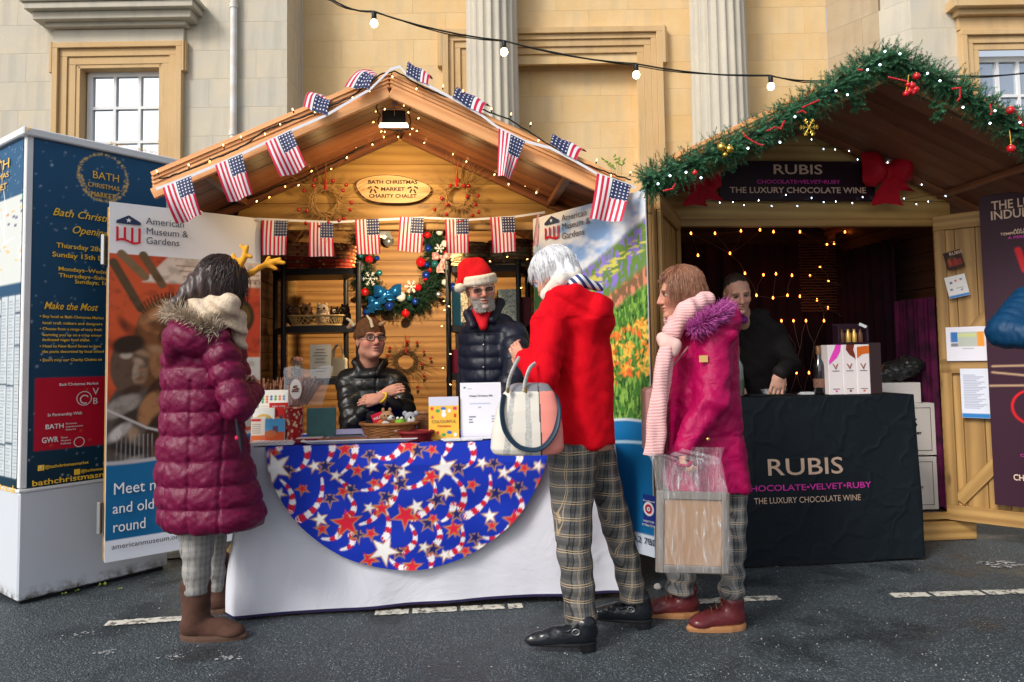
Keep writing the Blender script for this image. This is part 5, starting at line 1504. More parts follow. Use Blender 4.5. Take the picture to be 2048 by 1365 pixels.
book('white notepad with small green and orange drawings at the back of the travel book pile',545,3.85,.15,.27,[LN(228,224,214)]+[('ell',.02+.022*(k%6),.235-.014*(k//6),.007,.007,LN(*((70,150,80),(220,110,50),(60,110,160))[k%3]))for k in range(14)]+[('rect',.01,.02+.02*k,.05,.026+.02*k,LN(210,190,170))for k in range(9)],yaw=ta)
book('red city guide with white lettering standing in the travel book pile',556,3.80,.098,.205,[LN(206,46,44),('rect',.0,.12,.098,.125,LN(235,120,90)),('rect',.02,.09,.05,.13,LN(236,180,130)),('rect',.055,.06,.07,.14,LN(80,80,90)),('rect',0,0,.098,.06,LN(60,120,180))],yaw=ta,extra=[('NEW YORK',0,.185,.009,WT)])
book('white guide with a golden arch and dark trees in front of the notepad',526,3.78,.11,.18,[LN(232,230,222),('ell',.055,.12,.042,.028,LN(205,170,70)),('ell',.055,.112,.034,.022,LN(232,230,222)),('rect',.01,.10,.025,.13,LN(50,60,50)),('rect',.085,.10,.10,.125,LN(50,60,50)),('rect',.0,.0,.05,.085,LN(222,214,200))],yaw=ta)
book('blue and orange desert postcard book at the front right of the travel book pile',549,3.745,.10,.125,[LN(96,176,226),('rect',0,0,.10,.058,LN(232,100,50)),('rect',.04,.05,.066,.088,LN(120,90,130)),('ell',.03,.05,.03,.018,LN(226,130,80)),('rect',0,0,.10,.016,LN(80,80,84))],yaw=ta)
book('small pale booklet with red heading at the far left of the travel book pile',516,3.76,.075,.135,[LN(226,214,198),('rect',.0,.112,.05,.125,LN(206,40,44)),('rect',0,0,.075,.04,LN(220,110,60))]+[('rect',.006,.05+.011*k,.05,.054+.011*k,LN(150,140,130))for k in range(5)],yaw=ta)
nk=thing('napkin_stack','stack of patterned napkins at the front left corner of the charity table','napkins',tt(547,3.70),ta)
pn=Print(.22,.13,.004,LN(226,222,220))
for k in range(40):pn.rect((k%8)*.028+.004,(k//8)*.027+.004,(k%8)*.028+.016,(k//8)*.027+.014,LN(*((70,110,150),(190,60,60),(110,90,80))[k%3]))
box('napkins',(0,0,.008),(.22,.13,.014),WHITE,nk,ch=.002);pn.obj('printed_top',PRINT,nk,pos=lambda x,y:np.stack([x-.11,y-.065,0*x+.0157],-1))
tn=thing('patterned_tin','round red tin with cream leaf pattern beside the travel books','tin',tt(588,3.80))
g=NG('leaf_tin');v=g.coord(scale=(52,52,40));vo=g.n('ShaderNodeTexVoronoi');vo.inputs['Scale'].default_value=1;g.l(v,vo.inputs['Vector'])
g.l(g.mix(g.ramp(vo.outputs['Distance'],[(.33,1.0),(.40,0.0)]),lin((176,18,32)),lin((232,206,160))),g.b.inputs['Base Color']);g.b.inputs['Roughness'].default_value=.3
mb=MB();mb.lathe([(.040,0),(.042,.004),(.046,.17),(.048,.172),(.048,.18),(.044,.182)],n=24);mb.obj('tin',g.m,tn)
cb=thing('cellophane_bag','clear cellophane bag of brown chocolate sticks with an oval white label','bag',tt(606,3.86,.19),ta)
rr=random.Random(12);mb=MB()
for k in range(30):
 a=rr.uniform(-.1,.45);x,y=rr.uniform(-.045,.045),rr.uniform(-.012,.022)
 mb.tube([(x-.02,y,.0),(x+.15*math.sin(a),y,.13+rr.uniform(-.02,.02))],.0055,5)
mb.obj('chocolate_sticks',CHOC,cb)
V=[];F=[];n=18
for s_ in(-1,1):
 for i in range(n+1):
  for j in range(n+1):
   u_,w_=i/n,j/n;x=(u_-.5)*(.20+.06*w_)+.03*w_;z=w_*.20-.005+.01*math.sin(u_*9)*w_
   y=s_*(.036*math.sin(math.pi*u_)*math.sin(math.pi*min(.98,w_+.15)))+.004*math.sin(u_*21+w_*13)
   V.append((x,y,z))
for b0 in(0,(n+1)**2):
 for i in range(n):
  for j in range(n):q=b0+i*(n+1)+j;F.append((q,q+1,q+n+2,q+n+1))
link('film',meshnp('film',V,F,CLEAR,True),cb)
mb=MB();out=[(.035*math.cos(a)-.03,.058*math.sin(a)+.085)for a in[6.2832*k/28 for k in range(28)]]
mb.prism(out,-.0445,-.0425);mb.obj('label',mat('cream_label',lin((238,232,222)),.5),cb)
mb=MB();mb.tube([((x+.03)*.95-.03,-.0452,(z-.085)*.95+.085)for x,z in out],.0015,5,closed=True);mb.obj('label_rim',mat('dark_red_print',lin((130,20,40)),.5),cb)
mb=MB()
for k,(a,b_)in enumerate((((-.048,.08),(-.012,.085)),((-.05,.072),(-.015,.074)),((-.044,.095),(-.02,.09)),((-.04,.10),(-.022,.102)))):
 mb.tube([(a[0],-.046,a[1]),(b_[0],-.046,b_[1])],.0035,5)
mb.obj('emblem',CHOC,cb)
gb_=thing('green_book','dark green book in a clear sleeve standing beside the patterned tin','book',tt(642,3.80),ta)
rot=Matrix.Rotation(-.08,3,'X')
box('cover',rot@Vector((0,.01,.088)),(.148,.018,.172),mat('dark_green_cloth',(.012,.085,.08),.35,c2=(.02,.12,.11),vs=20,bs=.6,bscale=35,bd=.01),gb_,rot)
box('sleeve',rot@Vector((0,.01,.090)),(.160,.022,.182),mat('thin_film',(.3,.36,.38),.15,alpha=.08,spec=.4),gb_,rot)
prop('gift_box','flat dark red gift box with a pale lid near the table front','box',tt(620,3.75),[('box',(0,0,.012),(.155,.09,.024),mat('maroon_box',lin((130,22,46)),.4)),('lid_picture',(.0,0,.0255),(.13,.07,.003),mat('pale_card',lin((205,195,190)),.5))],ta)
prop('boxed_spoon','clear topped box holding a grey utensil behind the serving tray','box',tt(696,3.80),[('tray',(0,0,.012),(.205,.075,.024),mat('lilac_card',lin((196,190,222)),.4)),('insert',(0,-.0385,.018),(.18,.002,.03),mat('grey_insert',lin((110,110,122)),.4)),('back_panel',(0,.034,.034),(.205,.006,.05),mat('lilac_card',lin((196,190,222)))),('utensil',(0,-.005,.030),(.15,.018,.010),BLACK)],ta)
def round_basket(label,c,r,h,m,group=None,sy=.75,n=11):
 t=thing('wicker_basket',label,'basket',c,ta,group);mb=MB();N=48
 for k in range(n):
  z=.006+(h-.006)*k/n;q=r*(.78+.22*k/n)
  mb.tube([(q*(1+.02*math.sin(12*a+k*math.pi))*math.cos(a),sy*q*(1+.02*math.sin(12*a+k*math.pi))*math.sin(a),z)for a in[6.2832*j/N for j in range(N)]],h/n*.62,5,closed=True)
 for j in range(24):
  a=6.2832*j/24;mb.tube([(r*.78*math.cos(a),sy*r*.78*math.sin(a),0),(r*math.cos(a),sy*r*math.sin(a),h)],.0035,5)
 mb.tube([(r*1.02*math.cos(a),sy*r*1.02*math.sin(a),h)for a in[6.2832*j/N for j in range(N)]],.009,6,closed=True)
 mb.obj('weave',m,t);mb=MB();mb.lathe([(r*.76,.001),(r*.76,.006)],n=24,sy=sy);mb.obj('bottom',m,t)
 return t
BROWNW=mat('brown_wicker',(.36,.15,.05),.6,c2=(.22,.09,.03),vs=30)
bk=round_basket('brown wicker basket full of small soft animals on the charity table',tt(779,3.86),.150,.085,BROWNW)
PL=lambda n_,c:mat(n_,c,.95,bs=.9,bscale=300,bd=.006)
def plush(label,cat,px,D,dz,parts,group='soft animals heaped in the brown wicker basket',yaw=0):
 t=thing('soft_toy',label,cat,tt(px,D,dz),yaw,group);by={}
 for(nm,m_,c_,r_)in parts:by.setdefault((nm,m_.name),(m_,[]))[1].append((c_,r_))
 for(nm,_),(m_,L0)in by.items():
  mb=MB()
  for c_,r_ in L0:mb.ball(c_,r_,n=14,k=10)
  mb.obj(nm,m_,t)
ORG,WPL,BRP,GRN,GRY,BLP=PL('orange_plush',(.62,.17,.03)),PL('white_plush',(.68,.66,.62)),PL('tan_plush',(.45,.25,.13)),PL('lime_plush',(.22,.50,.04)),PL('grey_plush',(.36,.38,.42)),PL('black_plush',(.02,.02,.025))
plush('orange and white soft fox sitting in the wicker basket','soft toy',765,3.83,.03,[('plush_body',ORG,(0,0,.035),(.036,.032,.045)),('chest',WPL,(.022,-.018,.04),(.026,.022,.036)),('head',BRP,(.025,-.01,.093),(.036,.032,.028)),('muzzle',WPL,(.048,-.028,.086),(.022,.016,.014)),('ear',BRP,(.004,.0,.124),(.009,.006,.014)),('ear',BRP,(.040,.0,.124),(.009,.006,.014)),('paw',BLP,(-.028,-.03,.014),(.017,.012,.016)),('eye',EYEB,(.018,-.038,.098),(.005,.005,.005)),('eye',EYEB,(.036,-.040,.098),(.005,.005,.005)),('nose',EYEB,(.062,-.040,.090),(.006,.005,.004)),('leg',ORG,(-.034,-.02,.02),(.022,.018,.014))])
plush('lime green soft frog between the fox and the koala in the basket','soft toy',800,3.82,.02,[('plush_body',GRN,(0,0,.035),(.032,.030,.036)),('head',GRN,(.004,-.008,.072),(.030,.026,.024)),('leg',GRN,(-.026,-.022,.016),(.018,.014,.016)),('eye',EYEW,(-.008,-.026,.094),(.008,.007,.008)),('eye',EYEW,(.014,-.026,.094),(.008,.007,.008)),('leg',GRN,(.026,-.02,.012),(.018,.014,.014))])
plush('grey and white soft koala at the right end of the basket','soft toy',823,3.87,.03,[('plush_body',GRY,(0,0,.04),(.034,.03,.04)),('head',GRY,(-.004,-.008,.085),(.032,.028,.027)),('ear',GRY,(-.034,0,.102),(.014,.010,.014)),('ear',GRY,(.026,0,.102),(.014,.010,.014)),('muzzle',WPL,(.004,-.03,.07),(.022,.012,.018)),('nose',EYEB,(.002,-.040,.084),(.006,.006,.008)),('paw',BLP,(.018,-.032,.038),(.010,.008,.012))])
plush('navy and tan soft bear with a red tag at the left end of the basket','soft toy',742,3.88,.03,[('plush_body',BLP,(0,0,.04),(.036,.032,.044)),('head',BLP,(.006,0,.09),(.032,.03,.028)),('paw',BRP,(-.012,-.036,.028),(.018,.012,.016)),('muzzle',BRP,(-.024,-.028,.03),(.016,.012,.014)),('ear',BLP,(-.018,0,.118),(.010,.008,.010))])
plush('small cream soft rabbit at the front of the basket','soft toy',783,3.78,.03,[('plush_body',WPL,(0,0,.02),(.03,.018,.018)),('head',WPL,(.022,-.006,.026),(.016,.014,.014)),('ear',WPL,(.018,0,.042),(.005,.004,.014)),('eye',EYEB,(.026,-.018,.028),(.003,.003,.003))])
tg=thing('swing_tag','red swing tag with white lettering standing up from the bear in the basket','tag',tt(755,3.82,.115),ta)
rot=Matrix.Rotation(-.35,3,'Y');box('card',(0,0,0),(.058,.003,.052),mat('tag_red',lin((214,28,58)),.5),tg,rot)
o=text('lettering','WILD',.017,WT,tg,bold=.0004);o.matrix_basis=rot.to_4x4()@Matrix.Translation((0,-.0025,0))@Matrix.Rotation(math.pi/2,4,'X')
round_basket('low dark red woven basket in front of the brown wicker one',tt(833,3.76),.085,.045,mat('red_wicker',lin((120,24,30)),.6),n=7)
round_basket('small brown and green woven pot behind the yellow book',tt(850,3.95),.052,.13,mat('mixed_wicker',(.22,.16,.05),.7,c2=(.3,.06,.04),vs=70),n=14)
cols=((226,60,60),(70,160,90),(60,110,180),(250,250,250),(200,60,120),(230,120,40))
book('yellow picture book of colourful christmas drawings with a white top band',888,3.80,.158,.222,[LN(240,190,70),('rect',0,.175,.158,.23,LN(212,214,232))]+[('ell',.018+.030*(k%5),.16-(.0 if k<5 else .125)-.012*(k%2),.008+.003*(k%3),.009,LN(*cols[k%6]))for k in range(10)]+[('ell',.079,.128,.012,.013,LN(245,245,248)),('ell',.079,.146,.009,.009,LN(245,245,248)),('rect',.070,.153,.088,.160,LN(60,110,190)),('star',.02,.115,.012,LN(190,60,90)),('rect',.132,.112,.145,.132,LN(206,40,40)),('rect',.02,.02,.03,.05,LN(226,140,40))],tilt=.12,yaw=ta,extra=[('COLOURFUL',0,.092,.0155,mat('multi_print',lin((210,90,40)),.5,c2=lin((60,140,110)),vs=55)),('Christmas',.002,.069,.012,REDT)])
book('upright white price notice leaning on the right of the charity table',963,3.84,.218,.292,[LN(236,238,246),('rect',.018,.262,.03,.270,LN(60,70,110)),('rect',.04,.258,.062,.261,LN(140,150,170)),('rect',.05,.178,.16,.182,LN(150,170,210)),('rect',.095,.158,.11,.162,LN(90,90,100)),('rect',.005,.005,.213,.008,LN(190,190,200))]+[('rect',.045,.108-.014*k,.045+(.036,.018,.022)[k],.114-.014*k,LN(60,70,100))for k in range(3)]+[('rect',.165,.110-.014*k,.180,.115-.014*k,LN(100,110,130))for k in range(3)],tilt=.10,yaw=ta,name='price_notice',cat='notice',extra=[('Unique Christmas Gift',0,.222,.0095,GREYT)])
prop('leaflets','fanned white and blue leaflets lying at the right front of the table','leaflets',tt(925,3.74),[('paper',(0,0,.003),(.20,.07,.004),mat('leaflet_blue',lin((150,170,215)),.4,c2=lin((230,232,240)),vs=25)),('paper',(.09,.02,.0075),(.19,.07,.004),WHITE),('paper',(-.06,.015,.0075),(.10,.06,.004),WHITE)],ta+.05)
#figures: smooth clay from signed distances
def axis(lo,hi,res,zones=()):
 a=[lo];
 while a[-1]<hi:
  x=a[-1];r_=res
  for(p,q,rr_)in zones:
   if p<=x<=q:r_=min(r_,rr_)
  a.append(x+r_)
 return np.array(a,dtype=np.float32)
def nets(F,ax):
 "surface nets over a rectilinear grid"
 S=F<0;s=[n-1 for n in F.shape]
 cnt=np.zeros(s,np.int8)
 for i in(0,1):
  for j in(0,1):
   for k in(0,1):cnt+=S[i:i+s[0],j:j+s[1],k:k+s[2]]
 C=np.argwhere((cnt>0)&(cnt<8));idx=-np.ones(s,np.int32);idx[tuple(C.T)]=np.arange(len(C))
 acc=np.zeros((len(C),3));num=np.zeros(len(C))
 cor=[(i,j,k)for i in(0,1)for j in(0,1)for k in(0,1)]
 for a in cor:
  for d in range(3):
   if a[d]:continue
   b=list(a);b[d]=1
   fa=F[C[:,0]+a[0],C[:,1]+a[1],C[:,2]+a[2]];fb=F[C[:,0]+b[0],C[:,1]+b[1],C[:,2]+b[2]]
   m=(fa<0)!=(fb<0);t=np.where(m,fa/np.where(m,fa-fb,1),0)
   for e in range(3):
    pa=ax[e][C[:,e]+a[e]];pb=ax[e][C[:,e]+b[e]]
    acc[:,e]+=np.where(m,pa+t*(pb-pa),0)
   num+=m
 V=acc/num[:,None];Q=[]
 for d in range(3):
  e,f=(d+1)%3,(d+2)%3
  sl0=[slice(None)]*3;sl1=[slice(None)]*3;sl0[d]=slice(0,-1);sl1[d]=slice(1,None)
  A,B=S[tuple(sl0)],S[tuple(sl1)];E=np.argwhere(A!=B)
  E=E[(E[:,e]>0)&(E[:,f]>0)&(E[:,e]<F.shape[e]-1)&(E[:,f]<F.shape[f]-1)]
  ins=A[tuple(E.T)]
  def g_(de,df):
   c=E.copy();c[:,e]+=de;c[:,f]+=df;return idx[c[:,0],c[:,1],c[:,2]]
  q=np.stack([g_(-1,-1),g_(0,-1),g_(0,0),g_(-1,0)],-1)
  q=np.where(ins[:,None],q,q[:,::-1]);Q.append(q)
 return V,np.vstack(Q)
class Clay:
 def __init__(s):s.p=[]
 def _a(s,f,lo,hi,k,op='add'):s.p.append((f,np.array(lo),np.array(hi),k,op));return s
 def cap(s,a,b,ra,rb=None,k=.02,rip=None,op='add',flat=None):
  a,b=np.array(a,dtype=float),np.array(b,dtype=float);rb=ra if rb is None else rb;L2=max(1e-9,((b-a)**2).sum())
  def f(X,Y,Z):
   t=np.clip(((X-a[0])*(b[0]-a[0])+(Y-a[1])*(b[1]-a[1])+(Z-a[2])*(b[2]-a[2]))/L2,0,1)
   d=np.sqrt((X-a[0]-t*(b[0]-a[0]))**2+(Y-a[1]-t*(b[1]-a[1]))**2+(Z-a[2]-t*(b[2]-a[2]))**2)
   r=ra+(rb-ra)*t
   if rip:r=r+rip[1]*(np.abs(np.sin(np.pi*(t*rip[0]+(rip[2]if len(rip)>2 else 0))))**.55-.6)
   return d-r
  R_=max(ra,rb)+(rip[1]if rip else 0)
  return s._a(f,np.minimum(a,b)-R_,np.maximum(a,b)+R_,k,op)
 def ell(s,c,r,k=.02,rot=None,op='add'):
  c=np.array(c,dtype=float);r=np.array(r,dtype=float);M=np.array(rot)if rot is not None else np.eye(3)
  def f(X,Y,Z):
   dx,dy,dz=X-c[0],Y-c[1],Z-c[2]
   u=M[0,0]*dx+M[1,0]*dy+M[2,0]*dz;v=M[0,1]*dx+M[1,1]*dy+M[2,1]*dz;w=M[0,2]*dx+M[1,2]*dy+M[2,2]*dz
   k0=np.sqrt((u/r[0])**2+(v/r[1])**2+(w/r[2])**2);k1=np.sqrt((u/r[0]**2)**2+(v/r[1]**2)**2+(w/r[2]**2)**2)
   return k0*(k0-1)/np.maximum(k1,1e-6)
  e=np.abs(M)@r
  return s._a(f,c-e,c+e,k,op)
 def loft(s,rows,k=.03,seams=None,amp=0,rnd_=0.015,p=2.0,op='add'):
  rows=sorted(rows);zz=np.array([r[0]for r in rows])
  cols=[np.array([r[i]for r in rows])for i in(1,2,3,4)]
  def f(X,Y,Z):
   z=np.clip(Z,zz[0],zz[-1]);cx,cy,rx,ry=(np.interp(z,zz,c)for c in cols)
   if seams is not None:
    sz=np.array(sorted(seams));ph=np.interp(z,sz,np.arange(len(sz)))
    pu=amp*(np.abs(np.sin(np.pi*ph))**.5-.6);rx=rx+pu;ry=ry+pu
   q=(np.abs((X-cx)/rx)**p+np.abs((Y-cy)/ry)**p)**(1/p)
   d=(q-1)*np.minimum(rx,ry)+rnd_;dz=np.maximum(zz[0]-Z,Z-zz[-1])+rnd_
   return np.minimum(np.maximum(d,dz),0)+np.sqrt(np.maximum(d,0)**2+np.maximum(dz,0)**2)-rnd_
  lo=(min(c-r for c,r in zip(cols[0],cols[2]))-amp,min(c-r for c,r in zip(cols[1],cols[3]))-amp,zz[0])
  hi=(max(c+r for c,r in zip(cols[0],cols[2]))+amp,max(c+r for c,r in zip(cols[1],cols[3]))+amp,zz[-1])
  return s._a(f,lo,hi,k,op)
 def mesh(s,name,m,parent,res=.008,zones=((),(),()),col=None,disp=None,floor=None,mats=None,fmf=None):
  lo=np.min([p[1]for p in s.p if p[4]=='add'],0)-.03;hi=np.max([p[2]for p in s.p if p[4]=='add'],0)+.03
  ax=[axis(lo[i],hi[i],res,zones[i])for i in range(3)]
  F=np.full([len(a)for a in ax],1.0,np.float32)
  for(f,a,b,k,op)in s.p:
   mg=k+.03;sl=[]
   for i in range(3):
    i0,i1=np.searchsorted(ax[i],a[i]-mg),np.searchsorted(ax[i],b[i]+mg);sl.append(slice(max(0,i0-1),min(len(ax[i]),i1+1)))
   sl=tuple(sl)
   if any(x.stop-x.start<2 for x in sl):continue
   X,Y,Z=ax[0][sl[0],None,None],ax[1][None,sl[1],None],ax[2][None,None,sl[2]]
   d=f(X,Y,Z).astype(np.float32);o=F[sl]
   if op=='add':
    h=np.maximum(k-np.abs(o-d),0)/k;F[sl]=np.minimum(o,d)-h*h*k*.25
   elif op=='sub':
    h=np.maximum(k-np.abs(o+d),0)/k;F[sl]=np.maximum(o,-d)+h*h*k*.25
  if floor is not None:F=np.maximum(F,(floor-ax[2])[None,None,:])
  V,Q=nets(F,ax)
  for _ in range(1):
   acc=np.zeros_like(V);n=np.zeros(len(V))
   for i in range(4):
    j=(i+1)%4
    for a_,b_ in((i,j),(j,i)):
     for c_ in range(3):acc[:,c_]+=np.bincount(Q[:,a_],V[Q[:,b_],c_],len(V))
     n+=np.bincount(Q[:,a_],minlength=len(V))
   V=V*.55+.45*acc/np.maximum(n,1)[:,None]
  if disp is not None:
   fn=np.cross(V[Q[:,2]]-V[Q[:,0]],V[Q[:,3]]-V[Q[:,1]]);N=np.zeros_like(V)
   for c_ in range(3):
    for i in range(4):N[:,c_]+=np.bincount(Q[:,i],fn[:,c_],len(V))
   N/=np.maximum(np.linalg.norm(N,axis=1),1e-9)[:,None]
   V=V+N*disp(V)[:,None]
  c_=col(V)if col is not None else None
  fm=fmf(V[Q].mean(1))if fmf is not None else None
  return link(name,meshnp(name,V,Q,mats or m,True,col=c_,fm=fm),parent)
def n3(P,f,s=0):
 "smooth pseudo noise in 3d for folds"
 x,y,z=P[:,0]*f,P[:,1]*f,P[:,2]*f
 return(np.sin(x*1.3+1.7*np.sin(z*1.1+s)+s)*np.cos(z*1.7+1.3*np.sin(y*1.5+2*s))+.6*np.sin(y*2.3+1.9*np.sin(x*1.9+z*2.1+s))+.5*np.sin(2.9*z+2.1*np.sin(x*2.7-y*2.2+s*3)))/2.1
def skinmat():
 g=NG('skin');a=g.n('ShaderNodeVertexColor');a.layer_name='Col'
 n=g.noise(g.coord(),40,4,.6)
 g.l(g.mix(g.ramp(n,[(.35,0.0),(.75,.22)]),a.outputs[0],(.42,.15,.10)),g.b.inputs['Base Color'])
 g.b.inputs['Roughness'].default_value=.62;g.b.inputs['Specular IOR Level'].default_value=.3;g.b.inputs['Subsurface Weight'].default_value=.08
 g.b.inputs['Subsurface Radius'].default_value=(.012,.004,.002)
 g.bump(g.noise(g.coord(),220,3),.15,.001);return g.m
SKIN=skinmat()
def cloth(name,c,rough=.75,fold=.35,fs=9,weave=.1,c2=None,sheen=0,spec=.15,fd=.02):
 g=NG(name);v=g.coord()
 a=g.noise(v,fs,4,.55,.8);b_=g.noise(v,350,2)
 if c2 is not None:g.l(g.mix(g.ramp(g.noise(v,30,4),[(.3,0.0),(.7,1.0)]),c,c2),g.b.inputs['Base Color'])
 else:g.b.inputs['Base Color'].default_value=tuple(c)+(1,)
 g.b.inputs['Roughness'].default_value=rough;g.b.inputs['Sheen Weight'].default_value=sheen;g.b.inputs['Specular IOR Level'].default_value=spec
 g.bump(g.math('ADD',a,g.math('MULTIPLY',b_,weave)),fold,fd);return g.m
def puffer(name,c,rough=.42,fs=16,st=.4,dist=.007):
 "nylon shell with fine puckers across the quilt lines"
 g=NG(name);v=g.coord(scale=(2.3,2.3,.8));a=g.noise(v,fs,5,.6,1.5);b_=g.noise(g.coord(),5,3)
 vo=g.noise(g.coord(scale=(1,1,1.8)),24,3,.5,2.5)
 g.b.inputs['Base Color'].default_value=tuple(c)+(1,);g.b.inputs['Roughness'].default_value=rough;g.b.inputs['Specular IOR Level'].default_value=.28
 g.bump(g.math('ADD',g.math('ADD',a,g.math('MULTIPLY',b_,.8)),g.math('MULTIPLY',vo,.5)),st,dist);return g.m
def plaid(name,base,base2,dark,line,per=.062,rough=.85):
 g=NG(name);v=g.coord();s3=g.n('ShaderNodeSeparateXYZ');g.l(v,s3.inputs[0])
 wob=g.math('MULTIPLY',g.math('SUBTRACT',g.noise(v,7,3),.5),.02)
 def lines(sock,offs,w,p=per):
  out=None
  for o in offs:
   q=g.math('ABSOLUTE',g.math('SUBTRACT',g.math('FRACT',g.math('ADD',g.math('DIVIDE',g.math('ADD',sock,wob),p),o)),.5))
   m_=g.math('LESS_THAN',q,w)
   out=m_ if out is None else g.math('MAXIMUM',out,m_)
  return out
 z=s3.outputs[2];xy=g.math('ADD',s3.outputs[0],g.math('MULTIPLY',s3.outputs[1],.8))
 c=g.mix(g.ramp(g.noise(v,260,3,.8),[(.35,0.0),(.65,1.0)]),base,base2)
 dk=g.math('MULTIPLY',g.math('ADD',lines(z,(.0,),.16),lines(xy,(.0,),.17)),.36)
 c=g.mix(dk,c,dark)
 c=g.mix(g.math('MULTIPLY',lines(xy,(.12,-.12),.03),.8),c,tuple(x*.45 for x in dark))
 c=g.mix(g.math('MULTIPLY',lines(z,(.43,.57),.022),.8),c,line);c=g.mix(g.math('MULTIPLY',lines(xy,(.46,.54),.016),.6),c,line)
 g.l(c,g.b.inputs['Base Color']);g.b.inputs['Roughness'].default_value=rough
 g.bump(g.math('ADD',g.noise(g.coord(scale=(1.6,1.6,.6)),9,4,.5,1.0),g.math('MULTIPLY',g.noise(v,300,2),.08)),.5,.02);return g.m
def legcore(cl,rows,r=.032):
 pts=sorted([((q[1],q[2],q[0]))for q in rows],key=lambda p:-p[2])
 for a,b in zip(pts,pts[1:]):cl.cap(a,b,r,r,.02)
class Person:
 def __init__(s,label,px,D):
  s.root=thing('person',label,'person',wz(px,D,0));s.o=Vector(s.root.location)
  s.root.matrix_basis=Matrix.Translation(s.o)
 def p(s,px,py,D):return at(px,py,D)-s.o
 def rows(s,L,D,ryf=1.0,ry=None):
  out=[]
  for r in L:
   py,xl,xr=r[:3];DD=r[3]if len(r)>3 and r[3]else D;rr_=r[4]if len(r)>4 else ry
   a,b=s.p(xl,py,DD),s.p(xr,py,DD);rx=(b.x-a.x)/2
   out.append(((a.z+b.z)/2,(a.x+b.x)/2,DD-s.o.y,rx,rr_ if rr_ else rx*ryf))
  return out
def headrot(fwd,pitch=0,roll=0):
 "columns: lateral x, forward y, up z"
 yaw=math.atan2(fwd[1],fwd[0])-math.pi/2
 return Matrix.Rotation(yaw,3,'Z')@Matrix.Rotation(-pitch,3,'X')@Matrix.Rotation(roll,3,'Y')
def head_clay(cl,c,M,s=1.0,neck=None):
 P=lambda x,y,z:Vector(c)+M@Vector((x,y,z))*s
 E=lambda p,r,k=.02,op='add':cl.ell(P(*p),[q*s for q in r],k,M,op)
 E((0,-.012,.042),(.076,.094,.082));E((0,.030,-.015),(.064,.066,.085),.03);E((0,.046,-.078),(.040,.042,.034),.03)
 for q in(-1,1):
  E((q*.040,.058,-.022),(.026,.030,.026),.02);E((q*.048,.0,-.058),(.020,.042,.024),.03)
  E((q*.032,.098,.012),(.018,.014,.012),.012,'sub')
  E((q*.076,-.008,-.002),(.009,.020,.032),.008);E((q*.012,.100,-.024),(.009,.010,.008),.008)
  E((q*.030,.083,.034),(.026,.014,.009),.012)
 cl.cap(P(0,.094,.022),P(0,.116,-.018),.008*s,.012*s,.014)
 E((0,.098,-.046),(.022,.012,.007),.006);E((0,.095,-.060),(.021,.013,.008),.006);E((0,.090,-.088),(.022,.018,.016),.015)
 E((0,.104,-.0535),(.024,.008,.0022),.004,'sub')
 if neck is not None:cl.cap(P(0,-.022,-.06),neck,.055*s,.060*s,.03)
def headloc(V,c,M):return(V-np.array(c))@np.array(M)
def face_col(V,c,M,s,skin,lip=(.50,.16,.13),beard=None,brow=None,blush=.5):
 q=headloc(V,c,M)/s;C_=np.ones_like(V)*np.array(skin)
 def mixc(m,col):nonlocal C_;m=np.clip(m,0,1)[:,None];C_=C_*(1-m)+np.array(col)*m
 near=(np.abs(q).max(1)<.2)
 redc=(.58,.19,.14)
 for sg_ in(-1,1):mixc(near*blush*np.exp(-(((q[:,0]-sg_*.045)/.022)**2+((q[:,2]+.02)/.02)**2))*(q[:,1]>.03),redc)
 mixc(near*.45*np.exp(-((q[:,0]/.016)**2+((q[:,2]+.018)/.012)**2))*(q[:,1]>.09),redc)
 if beard is not None:
  col,hi=beard;n=.5+.5*np.sin(q[:,0]*900)*np.sin(q[:,2]*700+q[:,1]*500)
  line=-.030+.35*np.maximum(0,.055-np.abs(q[:,0]))*-.4+.5*np.maximum(0,np.abs(q[:,0])-.045)
  m=sm(.006,-.006,q[:,2]-line)*(q[:,1]>-.01)*near*(q[:,2]>-.125);m=np.maximum(m,sm(.006,-.004,np.abs(q[:,2]+.036)-.006)*(np.abs(q[:,0])<.03)*(q[:,1]>.07))
  mixc(m*(.7+.25*n),col)
 mixc(near*sm(.004,-.002,np.hypot(q[:,0]/.024,(q[:,2]+.054)/.011)*.01-.01)*(q[:,1]>.085),lip)
 if brow is not None:
  for sg_ in(-1,1):mixc(near*.85*sm(.004,-.003,np.hypot((q[:,0]-sg_*.032)/.023,(q[:,2]-.036+(q[:,0]-sg_*.03)**2*9)/.005)*.01-.01)*(q[:,1]>.06),brow)
 for sg_ in(-1,1):mixc(near*.35*np.exp(-(((q[:,0]-sg_*.031)/.019)**2+((q[:,2]-.012)/.012)**2))*(q[:,1]>.05),(.28,.12,.09))
 return C_
def eyes(par,c,M,s,iris,open_=1.0):
 for q in(-1,1):
  p=Vector(c)+M@Vector((q*.031,.0775,.012))*s
  mb=MB();mb.ball(p,(.0145*s,.0135*s,.0105*s*open_),n=14,k=10,rot=M);o=mb.obj('eye',EYEW,par)
  mb=MB();mb.ball(p+M@Vector((0,.0095,.0))*s,(.0062*s,.0052*s,.0064*s),n=10,k=8,rot=M);mb.obj('iris',iris,o)
  lid=MB();pts=[p+M@Vector((.0158*math.cos(a)*s,.0100*s+.003*s*math.sin(a),.0098*math.sin(a)*open_*s))for a in[math.pi*k/8 for k in range(9)]]
  lid.tube(pts,[.0012]+[.0022]*7+[.0012],5);lid.obj('eyelid',mat('lash_line',(.06,.025,.02),.7),par)
